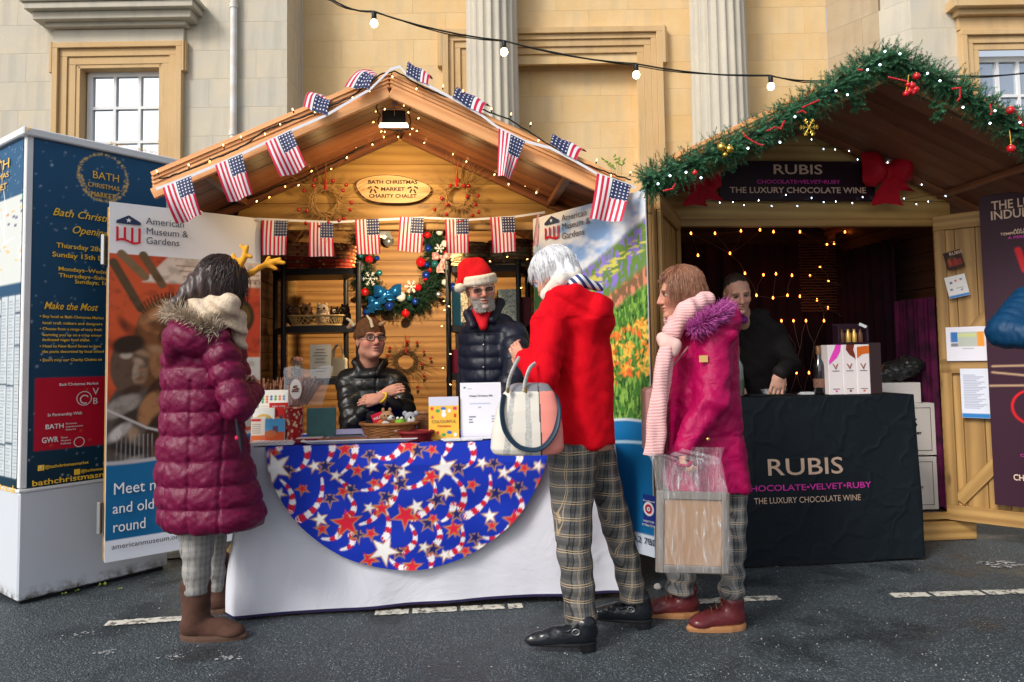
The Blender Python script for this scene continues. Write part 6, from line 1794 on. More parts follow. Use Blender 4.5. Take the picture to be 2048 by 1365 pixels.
def hand(cl,w,f,n,side=1,curl=.4,s=1.0,spread=.0,thumb=.6):
 f=Vector(f).normalized();n=Vector(n);n=(n-f*n.dot(f)).normalized();t=f.cross(n)*side;w=Vector(w)
 M=Matrix((t,n,f)).transposed()
 cl.ell(w+f*.045*s,(.040*s,.016*s,.052*s),.012,M);cl.cap(w,w+f*.03*s,.024*s,.022*s,.015)
 for i,L in enumerate((.072,.080,.075,.058)):
  b=w+f*.080*s+t*(.030-.0205*i)*s;a1=curl*(.7+.08*i);a2=curl*(1.9+.15*i)
  sp=t*(spread*(1.5-i)*.25)
  d1=(f*math.cos(a1)+n*math.sin(a1)+sp).normalized();d2=(f*math.cos(a2)+n*math.sin(a2)+sp).normalized()
  m_=b+d1*L*.52*s;e=m_+d2*L*.48*s
  cl.cap(b-f*.02*s,m_,.0092*s,.0084*s,.004);cl.cap(m_,e,.0084*s,.0068*s,.003)
 b=w+f*.022*s+t*.028*s;d1=(f*(1-thumb*.5)+t*thumb+n*.25).normalized();m_=b+d1*.042*s;d2=(f+t*thumb*.3+n*.3*(1+curl)).normalized()
 cl.cap(b,m_,.0125*s,.0100*s,.008);cl.cap(m_,m_+d2*.032*s,.0098*s,.0078*s,.004)
def strands(name,par,P,w,m):
 "ribbon-like strands from point lists of equal length"
 P=np.asarray(P,dtype=float);n,k,_=P.shape
 T=np.gradient(P,axis=1);rs_=np.random.RandomState(3).randn(n,1,3);side=np.cross(T,rs_);side/=np.maximum(np.linalg.norm(side,axis=2,keepdims=True),1e-9)
 wd=(w*np.concatenate([np.linspace(.7,1,k//2),np.linspace(1,.15,k-k//2)]))[None,:,None]
 up=np.cross(side,T);up/=np.maximum(np.linalg.norm(up,axis=2,keepdims=True),1e-9)
 V=np.stack([P+side*wd,P-side*wd*.5+up*wd*.8,P-side*wd*.5-up*wd*.8],2)
 I=np.arange(n*k*3).reshape(n,k,3);F=[]
 for a,b in((0,1),(1,2),(2,0)):F.append(np.stack([I[:,:-1,a],I[:,:-1,b],I[:,1:,b],I[:,1:,a]],-1).reshape(-1,4))
 o=link(name,meshnp(name,V.reshape(-1,3),np.vstack(F),m,True),par);o['kind']='stuff';return o
def hair(par,c,M,s,n,m,rad,phi,th_end,hang,wd=.0018,part=(0,-.2),seed=0,curl=.01,lift=1.0,out=0.0,k=9,inward=.0):
 "hair strands over the skull: azimuth range phi (0 = forward, pi = back), polar end angle, then hanging"
 rs_=np.random.RandomState(seed);rad=np.array(rad)*s;P=[]
 down=np.array(M.transposed()@Vector((0,0,-1)))
 for i in range(n):
  a=rs_.uniform(*phi)*(1 if rs_.rand()<.5 else-1);a0=a+rs_.randn()*.12
  te=th_end(abs(a))if callable(th_end)else th_end;te=te*rs_.uniform(.72,1.0);t0=rs_.uniform(.0,.85)*te*(1 if rs_.rand()<.7 else 0)
  lf=lift*(rs_.uniform(.99,1.09)+.08*(rs_.rand()<.15));pts=[]
  kk=k-3
  for j in range(kk):
   th=t0+(te-t0)*j/(kk-1);aa=a0+curl*8*math.sin(j*.5+i)
   v_=np.array([math.sin(th)*math.sin(aa),math.sin(th)*math.cos(aa),math.cos(th)])*rad*lf
   v_[1]+=part[1]*(1-j/kk)*.05;pts.append(v_+np.array([0,-.005,.035])*s)
  last=pts[-1];d=pts[-1]-pts[-2];d/=max(1e-9,np.linalg.norm(d));hl=hang(abs(a))if callable(hang)else hang;hl*=rs_.uniform(.65,1.1)
  outd=np.array([math.sin(a0),math.cos(a0),0])
  for j in(1,2,3):
   q=j/3;dd=d*(1-q)+down*q;last=last+dd*hl/3+outd*(out-inward*q)*hl/3+rs_.randn(3)*curl*.25;pts.append(last)
  P.append(pts)
 P=np.array(P)@np.array(M).T+np.array(c)
 return strands('hair_strands',par,P,wd,m)
def hairmat(name,c,c2,rough=.42):
 g=NG(name);v=g.coord();f=g.ramp(g.noise(v,45,4,.7),[(.3,0.0),(.7,1.0)])
 g.l(g.mix(f,c,c2),g.b.inputs['Base Color']);g.b.inputs['Roughness'].default_value=rough;g.b.inputs['Specular IOR Level'].default_value=.5
 g.bump(g.noise(g.coord(scale=(1,1,.3)),160,3),.5,.004);return g.m
def fur(name,par,curve,rad,n,ln,wd,m,seed=0,flow=(0,0,0)):
 rs_=np.random.RandomState(seed);C=np.array([tuple(p)for p in curve]);P=[]
 for _ in range(n):
  u=rs_.rand()*(len(C)-1);i=int(u);t=u-i;c=C[i]*(1-t)+C[i+1]*t;tan=C[i+1]-C[i];tan/=np.linalg.norm(tan)
  d=rs_.randn(3);d-=tan*d.dot(tan)*.6;d/=np.linalg.norm(d);L=ln*rs_.uniform(.5,1.15);s0=c+d*rad*rs_.rand()*.8
  d2=d+np.array(flow)+rs_.randn(3)*.25;P.append([s0+d*0,s0+d*L*.35,s0+(d*.5+d2*.5)*L*.7,s0+(d*.35+d2*.65)*L])
 return strands(name,par,P,wd,m)
def footwear(par,name,ank,toe,L,shaft,m,msole,mats2=None,r=.046,rtop=.062,back=.055,sole=.022,heel=0.0,toew=.042,up=.0,point=False,sidew=1.0):
 "boot or shoe: ank = ground point under the ankle, toe = plan direction"
 a=Vector(ank);t=Vector((toe[0],toe[1],0)).normalized();q=Vector((-t.y,t.x,0));z=Vector((0,0,1));b0=sole+up
 cl=Clay();M=Matrix((t,q,z)).transposed()
 cl.cap(a+z*(b0+.055),a-t*.005+z*shaft,r*1.05,rtop,.03)
 cl.ell(a-t*(back-.045)+z*(b0+.032),(.055,r*.92,.048),.03,M)
 cl.ell(a+t*L*.38+z*(b0+.024),(L*.42,toew*sidew*.95,.046),.03,M)
 cl.ell(a+t*(L*.72)+z*(b0+.012),(L*(.36 if point else .27),toew*(.78 if point else 1.0),.034),.02,M)
 cl.loft([(-.2+a.z,a.x,a.y,.5,.5),(b0+a.z-.002,a.x,a.y,.5,.5)],.004,rnd_=.001,op='sub')
 o=cl.mesh(name,m,par,res=.0055,disp=lambda V:.0022*n3(V,38,1)*(V[:,2]>a.z+b0+.03))
 n=30;out=[]
 for k in range(n):
  an=2*math.pi*k/n;cx_=math.cos(an);w=(toew*sidew*(1.04 if cx_>0 else .9))*(1-(.35 if point else .12)*max(0,cx_)**2)
  x=(L-.002)*cx_ if cx_>0 else back*cx_*1.1
  out.append((x,w*math.sin(an)))
 def slab(z0,z1,f,xs=(-1,9)):
  mb=MB();vs=[]
  for zz,ff in((z0,f),((z0+z1)/2,f*1.03),(z1,f)):
   for(x,y)in out:vs.append(a+t*min(max(x*ff,xs[0]),xs[1])+q*y*ff+z*zz)
  fs=[(i+l*n,(i+1)%n+l*n,(i+1)%n+(l+1)*n,i+(l+1)*n)for l in(0,1)for i in range(n)]+[tuple(range(n-1,-1,-1)),tuple(range(2*n,3*n))]
  mb.add(vs,fs,0,False);return mb
 if heel:
  slab(b0-.010,b0+.004,1.0).obj('sole',msole,o);slab(0+up,b0-.009,.92,(-1,.012)).obj('heel',msole,o)
 else:slab(up,b0+.004,1.04).obj('sole',msole,o)
 return o
#people
IRB,IRG=mat('brown_iris',(.03,.015,.008),.1),mat('grey_iris',(.06,.08,.09),.1)
SK1,SK2=(.56,.30,.21),(.58,.29,.20)
COREM=mat('inner_cloth',(.05,.05,.055),.9)
A1=Person('woman in a long plum quilted coat with fur-trimmed hood and brown sheepskin boots',425,3.33);Dn=3.33
hc=A1.p(440,577,3.36);HM=headrot((.80,.58),R(24))
cl=Clay();nk_=A1.p(428,660,3.36);head_clay(cl,hc,HM,1.0,nk_)
cl.loft(A1.rows([(700,385,440),(760,365,440),(980,355,460),(1030,355,460)],Dn+.04,ry=.09),.03)
AL1=A1.rows(((1000,352,432),(1060,358,430),(1120,366,422),(1188,370,416)),3.33,1.05)
AL2=A1.rows(((1000,405,462,3.50),(1060,414,452,3.56),(1110,418,450,3.6),(1190,420,450,3.68)),3.56,1.05)
legcore(cl,AL1);legcore(cl,AL2)
sh,el,wr=A1.p(440,700,3.24),A1.p(474,815,3.18),A1.p(505,786,3.38)
sh2,el2,wr2=A1.p(455,700,3.52),A1.p(485,800,3.60),A1.p(510,785,3.56)
for a,b,c in((sh,el,wr),(sh2,el2,wr2)):cl.cap(a,b,.035,.03);cl.cap(b,c,.03,.024)
hand(cl,wr,(-.1,.9,.4),(0,.3,-1),1,.9,.9);hand(cl,wr2,(-.1,-.2,.6),(0,-.3,-1),-1,.9,.9)
cl.mesh('body',SKIN,A1.root,.009,(((hc.x-.12,hc.x+.14,.006),),((hc.y-.12,hc.y+.12,.006),),((hc.z-.13,hc.z+.13,.006),)),col=lambda V:face_col(V,hc,HM,1,SK1,brow=(.03,.02,.015)))
PLUM=puffer('plum_nylon',lin((104,8,54)),.42)
cl=Clay();sz=[A1.p(400,y,Dn).z for y in(640,690,735,778,822,868,918,966,1010,1062)]
cl.loft(A1.rows([(655,358,452,None,.10),(675,342,466,None,.13),(720,332,474,None,.15),(780,330,478,None,.155),(850,328,482,None,.16),(910,322,494,None,.17),(960,320,508,None,.175),(1005,321,520,None,.18),(1035,326,526,None,.18),(1056,338,522,None,.165)],Dn+.03),.03,seams=sz,amp=.017,p=2.3,rnd_=.02)
cl.cap(sh,el,.076,.064,.03,rip=(3.3,.016));cl.cap(el,wr,.064,.050,.03,rip=(3.2,.013));cl.cap(sh2,el2,.08,.065,.03,rip=(3.3,.014));cl.cap(el2,wr2,.065,.05,.03,rip=(3,.01))
cl.ell(A1.p(382,678,3.21),(.125,.085,.078),.007,Matrix.Rotation(.30,3,'Y'));cl.ell(A1.p(352,690,3.24),(.055,.075,.080),.02)
cl.cap(A1.p(352,650,3.24),A1.p(448,672,3.20),.032,.026,.02)
def dA(V):
 sx_=V[:,0];r_=.0055*n3(V,24,2)+.0028*n3(V,60,4)
 for xs in(A1.p(462,900,Dn).x,A1.p(405,900,Dn).x,A1.p(352,900,Dn).x):r_-=.007*np.exp(-((sx_-xs)/.006)**2)*(V[:,2]<A1.p(400,760,Dn).z)
 return r_
cl.mesh('coat',PLUM,A1.root,.0075,disp=dA)
mb=MB();mb.tube([A1.p(498,700,3.13),A1.p(507,760,3.15)],.006,6)
mb=MB();pk=[A1.p(472,838,3.09),A1.p(479,870,3.085),A1.p(484,905,3.08)]
mb.tube(pk,[.004,.013,.004],8);mb.obj('pocket',mat('pocket_lining',(.012,.012,.02),.7),A1.root)
mb=MB();mb.ball(A1.p(476,876,3.085),(.014,.012,.012));mb.obj('pocket_contents',mat('glove_red',lin((206,16,70)),.6),A1.root)
FURT=hairmat('tan_fur',(.42,.32,.22),(.62,.52,.40),.7)
fur('fur_trim',A1.root,[A1.p(335,628,3.36),A1.p(345,622,3.25),A1.p(370,632,3.19),A1.p(405,646,3.17),A1.p(440,664,3.18)],.018,1100,.055,.0016,FURT,3,(0,0,.1))
fur('fur_trim',A1.root,[A1.p(342,645,3.30),A1.p(372,650,3.20),A1.p(420,662,3.17)],.016,650,.045,.0020,hairmat('dark_fur',(.16,.10,.07),(.34,.25,.18),.7),6,(0,0,-.1))
SCF=mat('cream_knit',(.60,.47,.33),.9,c2=(.70,.58,.44),vs=40,bs=.8,bscale=90,bd=.01)
cl=Clay()
cl.cap(A1.p(400,615,3.28),A1.p(455,612,3.22),.045,.05,.02);cl.cap(A1.p(455,612,3.24),A1.p(478,655,3.30),.048,.04,.02);cl.cap(A1.p(478,650,3.32),A1.p(480,690,3.34),.035,.03,.02);cl.cap(A1.p(400,615,3.30),A1.p(420,620,3.46),.045,.05,.02);cl.cap(A1.p(420,620,3.46),A1.p(475,640,3.42),.05,.045,.02);cl.cap(A1.p(380,600,3.28),A1.p(410,635,3.2),.025,.035,.015)
cl.mesh('scarf',SCF,A1.root,.007,disp=lambda V:.006*np.sin(V[:,0]*60+V[:,2]*90+4*V[:,1])+.006*n3(V,22,3))
HB_=hairmat('dark_brown_hair',(.028,.016,.014),(.075,.045,.038),.35)
cl=Clay();P=lambda x,y,z:hc+HM@Vector((x,y,z))
cl.ell(P(0,-.022,.050),(.090,.098,.094),.02,HM);cl.ell(P(0,-.075,-.02),(.082,.062,.105),.03,HM);cl.ell(P(0,.062,.02),(.055,.05,.07),.02,HM,'sub')
cl.cap(P(0,-.09,-.04),P(.0,-.13,-.14),.060,.035,.03);cl.cap(P(.06,-.03,-.02),P(.07,-.01,-.10),.035,.02,.03);cl.cap(P(-.06,-.03,-.02),P(-.07,-.02,-.10),.035,.02,.03)
h_=cl.mesh('hair',HB_,A1.root,.007,disp=lambda V:.004*np.sin(V[:,0]*140+V[:,1]*90)+.004*n3(V,30,2))
hair(A1.root,hc,HM,1.08,1500,HB_,(.082,.102,.098),(.6,3.14),1.75,lambda a:.10+.07*(a>1.6),.0021,seed=2,curl=.016,out=.1,inward=.25)
ANT=mat('orange_felt',(.80,.36,.03),.9,bs=.4,bscale=200)
at_=thing('antler_headband','orange felt reindeer antlers worn by the woman in the plum coat','headband',A1.o+hc);at_.matrix_basis=Matrix.Translation(A1.o+hc)
def AP(px,py,D):return A1.p(px,py,D)-hc
for nm,lst in(('antler',(((474,545,3.36),(487,518,3.36),.013,.013),((487,520,3.36),(494,494,3.36),.013,.010),((484,524,3.36),(465,516,3.36),.011,.008),((470,519,3.36),(466,509,3.36),.009,.007),((490,511,3.36),(502,514,3.36),.011,.009),((491,502,3.36),(482,492,3.36),.010,.008))),('antler',(((490,555,3.44),(520,535,3.44),.013,.013),((520,535,3.44),(552,522,3.44),.013,.011),((530,531,3.44),(538,516,3.44),.011,.009),((548,523,3.44),(560,518,3.44),.010,.008),((545,524,3.44),(568,526,3.44),.011,.009),((535,530,3.44),(552,538,3.44),.012,.009),((505,545,3.44),(490,552,3.44),.015,.012)))):
 cl=Clay()
 for a,b,r1,r2 in lst:cl.cap(AP(*a),AP(*b),r1,r2,.008)
 cl.mesh(nm,ANT,at_,.0045)
mb=MB();mb.tube([P(.088*math.cos(a),.03,.05+.092*math.sin(a))-hc for a in[math.pi*k/14 for k in range(15)]],.007,8,flat=.5);mb.obj('band',mat('band_brown',(.15,.07,.02),.8),at_)
cl=Clay()
cl.loft(AL1,.02);cl.loft(AL2,.02)
GT_=plaid('pale_grey_check',(.25,.245,.235),(.33,.325,.31),(.20,.20,.195),(.34,.31,.27),.03)
cl.mesh('trousers',GT_,A1.root,.008,disp=lambda V:.003*n3(V,26,5)+.003*np.sin(V[:,2]*70+8*V[:,0]))
BSU=mat('brown_suede',(.060,.028,.020),.95,c2=(.10,.048,.034),vs=9,bs=.4,bscale=150);BSO=mat('brown_sole',(.10,.055,.038),.8)
for(px,D_,t)in((393,3.345,(1,-.05)),(437,3.69,(1,.35))):
 g0=wz(px,D_,0)-A1.o;footwear(A1.root,'boot',g0,t,.225,.235 if D_<3.5 else .24,BSU,BSO,r=.056,rtop=.066,toew=.052,back=.062,sole=.022)
B1=Person('white haired woman in a bright red coat and tartan trousers seen from behind',1165,3.25);Dn=3.25
hc=B1.p(1112,558,3.25);HM=headrot((-.72,.69),R(26),R(-4))
cl=Clay();head_clay(cl,hc,HM,.98,B1.p(1140,620,3.25))
cl.loft(B1.rows([(630,1105,1205),(760,1115,1210),(900,1110,1225)],Dn,ry=.11),.03)
sh,el,wr=B1.p(1100,655,3.12),B1.p(1085,748,3.05),B1.p(1056,722,3.14)
sh2,el2,wr2=B1.p(1150,650,3.42),B1.p(1110,740,3.46),B1.p(1075,730,3.40)
for a,b,c in((sh,el,wr),(sh2,el2,wr2)):cl.cap(a,b,.036,.03);cl.cap(b,c,.03,.022)
hand(cl,B1.p(1050,726,3.13),(-.35,.25,.45),(.7,.5,-.1),1,.55,.92);hand(cl,wr2,(-.6,.1,.2),(0,0,-1),-1,.7,.92)
BL1=B1.rows([(885,1094,1196),(950,1096,1192),(1020,1104,1186),(1100,1114,1184),(1170,1122,1188),(1225,1128,1192),(1250,1130,1194)],3.17,.95)
BL2=B1.rows([(885,1172,1226,3.28),(960,1180,1240,3.31),(1040,1198,1262,3.34),(1120,1224,1280,3.37),(1200,1240,1294,3.39)],3.33,1.1)
legcore(cl,BL1);legcore(cl,BL2)
hz=B1.p(1050,726,3.13)
cl.mesh('body',SKIN,B1.root,.009,(((hz.x-.08,hc.x+.06,.0055),),((min(hz.y,hc.y)-.08,hc.y+.12,.0055),),((hz.z-.03,hz.z+.08,.005),(hc.z-.13,hc.z+.10,.0055))),col=lambda V:face_col(V,hc,HM,.98,SK2,brow=(.5,.48,.45)))
mb=MB();mb.ball(hc+HM@Vector((-.082,-.008,-.034)),.006);mb.obj('earring',mat('pearl',(.8,.76,.7),.15),B1.root)
REDC=cloth('red_wool_coat',lin((200,0,22)),.85,.45,6,.12,sheen=.0,fd=.03)
cl=Clay()
cl.loft(B1.rows([(590,1092,1180,None,.09),(612,1082,1205,None,.13),(650,1086,1217,None,.155),(700,1092,1219,None,.165),(760,1102,1222,None,.17),(830,1110,1225,None,.175),(889,1115,1228,None,.18)],Dn+.01),.03,p=2.4,rnd_=.012)
cl.cap(sh,el,.088,.070,.03);cl.cap(el,wr,.070,.056,.03);cl.cap(sh2,el2,.08,.07,.03);cl.cap(el2,wr2,.065,.055,.03)
cl.cap(B1.p(1120,622,3.16),B1.p(1190,640,3.16),.09,.085,.04)
cl.ell(B1.p(1160,608,3.14),(.145,.080,.046),.006,Matrix.Rotation(.50,3,'Y'));cl.ell(B1.p(1196,622,3.12),(.058,.075,.082),.012)
cl.cap(B1.p(1100,590,3.14),B1.p(1150,585,3.09),.026,.03,.02);cl.cap(B1.p(1150,585,3.09),B1.p(1215,610,3.12),.03,.026,.02)
cl.ell(B1.p(1158,566,3.24),(.075,.075,.03),.012,None,'sub')
def dB(V):
 z=V[:,2];x=V[:,0];zb=B1.p(1150,640,Dn).z
 r_=.0085*n3(V,9,1)+.0035*n3(V,26,7)
 r_+=.007*np.sin(x*42+1.2*np.sin(z*7))*(z<zb)
 ec=np.array(B1.p(1100,735,3.08));d=np.linalg.norm(V-ec,axis=1);r_+=.007*np.sin(z*130+x*60)*np.exp(-(d/.07)**2)
 return r_
cl.mesh('coat',REDC,B1.root,.0075,disp=dB)
cl=Clay();cl.cap(B1.p(1096,590,3.21),B1.p(1120,562,3.13),.034,.034,.02);cl.cap(B1.p(1120,562,3.15),B1.p(1150,548,3.18),.034,.03,.02);cl.cap(B1.p(1150,552,3.18),B1.p(1170,570,3.28),.03,.03,.02)
cl.mesh('scarf',mat('white_knit',(.72,.66,.58),.9,bs=.5,bscale=120),B1.root,.007,disp=lambda V:.003*n3(V,40,1))
g=NG('striped_collar');v=g.coord();s3=g.n('ShaderNodeSeparateXYZ');g.l(v,s3.inputs[0])
q=g.math('FRACT',g.math('MULTIPLY',g.math('ADD',s3.outputs[0],g.math('MULTIPLY',s3.outputs[2],.8)),30))
g.l(g.mix(g.math('GREATER_THAN',q,.5),lin((36,56,110)),(.72,.72,.74)),g.b.inputs['Base Color']);g.b.inputs['Roughness'].default_value=.8
cl=Clay();cl.cap(B1.p(1128,574,3.15),B1.p(1160,562,3.12),.020,.026,.02);cl.cap(B1.p(1160,562,3.12),B1.p(1200,576,3.16),.026,.018,.02)
cl.mesh('collar',g.m,B1.root,.006)
WHH=hairmat('white_hair',(.70,.70,.72),(.86,.86,.88),.4)
cl=Clay();P=lambda x,y,z:hc+HM@Vector((x,y,z))*.98
cl.ell(P(0,-.022,.050),(.088,.098,.092),.02,HM);cl.ell(P(0,-.070,-.02),(.078,.055,.075),.03,HM);cl.ell(P(0,.075,-.02),(.07,.055,.085),.02,HM,'sub')
cl.mesh('hair',WHH,B1.root,.007,disp=lambda V:.005*np.sin(V[:,0]*120+V[:,2]*60)+.005*n3(V,34,2))
hair(B1.root,hc,HM,1.06,1500,WHH,(.082,.100,.094),(.35,3.14),lambda a:1.15+.55*(a>1.4),lambda a:.055,.0019,seed=5,curl=.008,out=.04,inward=.1)
BPL=plaid('tartan_tweed',(.07,.07,.07),(.15,.148,.14),(.02,.02,.024),(.52,.38,.22),.070)
cl=Clay()
cl.loft(BL1,.025,rnd_=.006);cl.loft(BL2,.02,rnd_=.006)
cl.mesh('trousers',BPL,B1.root,.0078,disp=lambda V:.0045*n3(V,17,5)+.0030*np.sin(V[:,2]*55+9*V[:,0])*(V[:,2]<.45))
BLL=mat('black_leather',(.010,.012,.016),.22,coat=.3,bs=.15,bscale=60)
for(px,D_,t,sh_)in((1168,3.135,(-1,-.05),.115),(1280,3.385,(-1,.15),.13)):
 g0=wz(px,D_,0)-B1.o
 o=footwear(B1.root,'shoe',g0,t,.235,sh_,BLL,BLACK,r=.040,rtop=.046,toew=.040,back=.050,sole=.040,heel=1,point=True)
 mb=MB();tv=Vector((t[0],t[1],0)).normalized();qv=Vector((-tv.y,tv.x,0))*-1
 if qv.y>0:qv=-qv
 mb.tube([g0+tv*.04+qv*.047+Vector((.016*math.cos(a),0,.095+.012*math.sin(a)))for a in[6.2832*k/12 for k in range(12)]],.0022,5,closed=True);mb.obj('buckle',STEEL,o)
 mb=MB();mb.tube([g0+tv*(.06+.045*math.cos(a))+qv*.046*math.sin(a)+Vector((0,0,.105-.02*math.cos(a)))for a in[math.pi*(k/10)for k in range(11)]],.004,6);mb.obj('strap',BLL,o)
hb=thing('handbag','cream, snakeskin and coral pink handbag hanging from the arm of the woman in red','handbag',at(1055,830,2.98));hbo=Vector(hb.location);hb.matrix_basis=Matrix.Translation(hbo)
hp=lambda px,py,D:at(px,py,D)-hbo
CRM,COR,NVY,SNK=mat('cream_leather',(.66,.62,.55),.4),mat('coral_leather',(.80,.27,.22),.38),mat('navy_leather',(.008,.028,.055),.4),mat('snake_print',(.55,.54,.50),.4,c2=(.34,.34,.33),vs=120)
def zz(py):return hp(1055,py,2.98).z
rows=[(zz(908),-.004,0,.138,.070),(zz(895),-.004,0,.150,.080),(zz(860),-.002,0,.146,.078),(zz(820),.003,0,.130,.068),(zz(788),.006,0,.108,.052),(zz(770),.010,0,.080,.034),(zz(766),.010,0,.074,.028)]
cl=Clay();cl.loft(rows,.02,p=3.2,rnd_=.012)
def fmb(C):
 x,z=C[:,0],C[:,2];t=(z-zz(905))/(zz(766)-zz(905));out=np.zeros(len(x),int)
 k=1-.38*np.clip(t,0,1);xr=x/k
 out[(xr>.052+.02*t)]=1
 out[(np.abs(xr+.088)<.014)|(np.abs(xr-.002)<.014)]=2
 out[t>.88]=3
 out[(xr>.048+.02*t)&(xr<.055+.02*t)]=4
 return out
cl.mesh('bag_body',None,hb,.0034,mats=[CRM,COR,SNK,mat('grey_leather',(.20,.20,.22),.4),mat('piping_dark',(.08,.06,.07),.5)],fmf=fmb)
for(xa,xb,top_,yy)in((1015,1052,(1032,716),2.92),(1048,1086,(1064,728),2.93)):
 mb=MB();mb.tube(cr([hp(xa,782,yy),hp(xa+3,762,yy),hp((xa+top_[0])/2+3,738,yy),hp(top_[0]+6,top_[1],yy+.04)]),.0095,8,flat=.6);mb.obj('handle',SNK,hb)
for xa in(1016,1052):mb=MB();mb.tube([hp(xa,786,2.91),hp(xa,776,2.905)],.006,8);mb.obj('buckle',GOLD,hb)
mb=MB();mb.tube(cr([hp(1008,790,2.93),hp(1004,825,2.90),hp(1012,865,2.89),hp(1040,895,2.88),hp(1080,898,2.88),hp(1108,868,2.90),hp(1117,830,2.93),hp(1112,800,2.97),hp(1100,785,3.0)]),.015,8,flat=.4);mb.obj('shoulder_strap',NVY,hb)
C1=Person('woman in a magenta parka with purple fur hood and pale pink scarf',1415,3.42);Dn=3.42
hc=C1.p(1362,590,3.42);HM=headrot((-1,.04),R(10))
cl=Clay();head_clay(cl,hc,HM,.95,C1.p(1392,655,3.42))
cl.loft(C1.rows([(670,1385,1450),(800,1385,1460),(960,1380,1470)],Dn,ry=.11),.03)
sh,el,wr=C1.p(1428,682,3.30),C1.p(1424,800,3.24),C1.p(1368,893,3.20)
sh2,el2,wr2=C1.p(1410,680,3.62),C1.p(1390,800,3.66),C1.p(1350,860,3.60)
for a,b,c in((sh,el,wr),(sh2,el2,wr2)):cl.cap(a,b,.036,.03);cl.cap(b,c,.03,.022)
hw_=C1.p(1368,897,3.20);hand(cl,hw_,(-.12,-.05,-1),(1,-.1,-.1),-1,1.05,.95,thumb=.3);hand(cl,wr2,(-.3,0,-1),(1,0,0),1,.6,.9)
CL1=C1.rows([(960,1438,1494,3.38),(1040,1444,1492,3.38),(1110,1446,1490,3.37),(1160,1440,1488,3.36),(1196,1438,1486,3.36)],3.37,1.1)
CL2=C1.rows([(960,1370,1440,3.48),(1040,1352,1408,3.50),(1110,1338,1396,3.51),(1150,1332,1390,3.52),(1184,1334,1388,3.53)],3.5,1.05)
legcore(cl,CL1);legcore(cl,CL2)
cl.mesh('body',SKIN,C1.root,.009,(((hw_.x-.06,hw_.x+.06,.0045),(hc.x-.14,hc.x+.06,.005)),((hw_.y-.06,hw_.y+.06,.0045),(hc.y-.09,hc.y+.09,.0055)),((hw_.z-.14,hw_.z+.02,.0045),(hc.z-.14,hc.z+.08,.005))),col=lambda V:face_col(V,hc,HM,.95,SK2,brow=(.16,.08,.05),blush=.9))
eyes(C1.root,hc,HM,.95,IRB,.7)
mb=MB();mb.tube([hw_+Vector((-.024,-.022,-.066)),hw_+Vector((-.012,-.040,-.070)),hw_+Vector((.004,-.030,-.066))],.0035,6);mb.obj('ring',SILVB,C1.root)
MAG=cloth('magenta_parka',lin((160,0,74)),.5,.5,11,.05,spec=.25,sheen=0,fd=.028)
cl=Clay()
cl.loft(C1.rows([(635,1372,1460,None,.10),(660,1356,1472,None,.14),(700,1346,1474,None,.16),(760,1340,1474,None,.165),(820,1334,1478,None,.17),(880,1328,1486,None,.175),(930,1328,1494,None,.18),(978,1330,1500,None,.185)],Dn+.01),.03,p=2.3,rnd_=.012)
cl.cap(sh,el,.082,.074,.03);cl.cap(el,wr,.074,.050,.03);cl.cap(wr,wr+(wr-el).normalized()*.015,.044,.042,.01);cl.cap(sh2,el2,.08,.07,.03);cl.cap(el2,wr2,.065,.05,.03)
cl.ell(C1.p(1440,652,3.36),(.085,.11,.062),.02,Matrix.Rotation(-.35,3,'Y'));cl.cap(C1.p(1398,652,3.24),C1.p(1462,672,3.24),.026,.03,.02);cl.ell(C1.p(1462,640,3.38),(.045,.09,.065),.03)
def dC(V):
 x,z=V[:,0],V[:,2];r_=.005*n3(V,13,4)+.003*n3(V,34,1)
 arm=np.exp(-(np.minimum(np.linalg.norm(V-np.array(C1.p(1412,810,3.24)),axis=1),1)/.13)**2)
 r_+=arm*.009*np.sin(z*62-x*30+2*np.sin(x*40));r_+=.006*np.sin(x*50+np.sin(z*9))*(z<C1.p(1400,860,Dn).z)
 for zs in(C1.p(1400,868,Dn).z,):r_-=.006*np.exp(-((z-zs)/.005)**2)*(x>0)
 return r_
cl.mesh('parka',MAG,C1.root,.0075,disp=dC)
box('patch',C1.p(1407,718,3.205),(.038,.004,.030),mat('brass_patch',lin((214,176,110)),.4,metal=.2),C1.root)
mb=MB();mb.ball(C1.p(1416,879,3.18),(.009,.006,.009));mb.obj('snap_button',GOLD,C1.root)
mb=MB();mb.tube([C1.p(1342,700,3.245),C1.p(1337,780,3.24),C1.p(1330,850,3.24),C1.p(1328,960,3.24)],.007,6);mb.obj('zip',mat('dark_zip',lin((110,4,50)),.5),C1.root)
PFU=hairmat('purple_fur',(.30,.015,.20),(.56,.12,.40),.6)
fur('fur_trim',C1.root,[C1.p(1386,662,3.24),C1.p(1400,650,3.20),C1.p(1422,636,3.20),C1.p(1442,626,3.24),C1.p(1452,622,3.36),C1.p(1446,624,3.48)],.018,2300,.048,.0018,PFU,9,(.25,0,.1))
PNK=mat('pink_knit',(.78,.44,.42),.9,c2=(.82,.55,.52),vs=30,bs=.3,bscale=160)
g=NG('ribbed_pink_scarf');v=g.coord();s3=g.n('ShaderNodeSeparateXYZ');g.l(v,s3.inputs[0])
w_=g.math('ABSOLUTE',g.math('SUBTRACT',g.math('FRACT',g.math('MULTIPLY',g.math('ADD',s3.outputs[2],g.math('MULTIPLY',g.noise(v,6,3),.05)),75)),.5))
g.l(g.mix(g.math('MULTIPLY',w_,1.4),(.72,.36,.36),(.84,.58,.56)),g.b.inputs['Base Color']);g.b.inputs['Roughness'].default_value=.9;g.bump(w_,.6,.006)
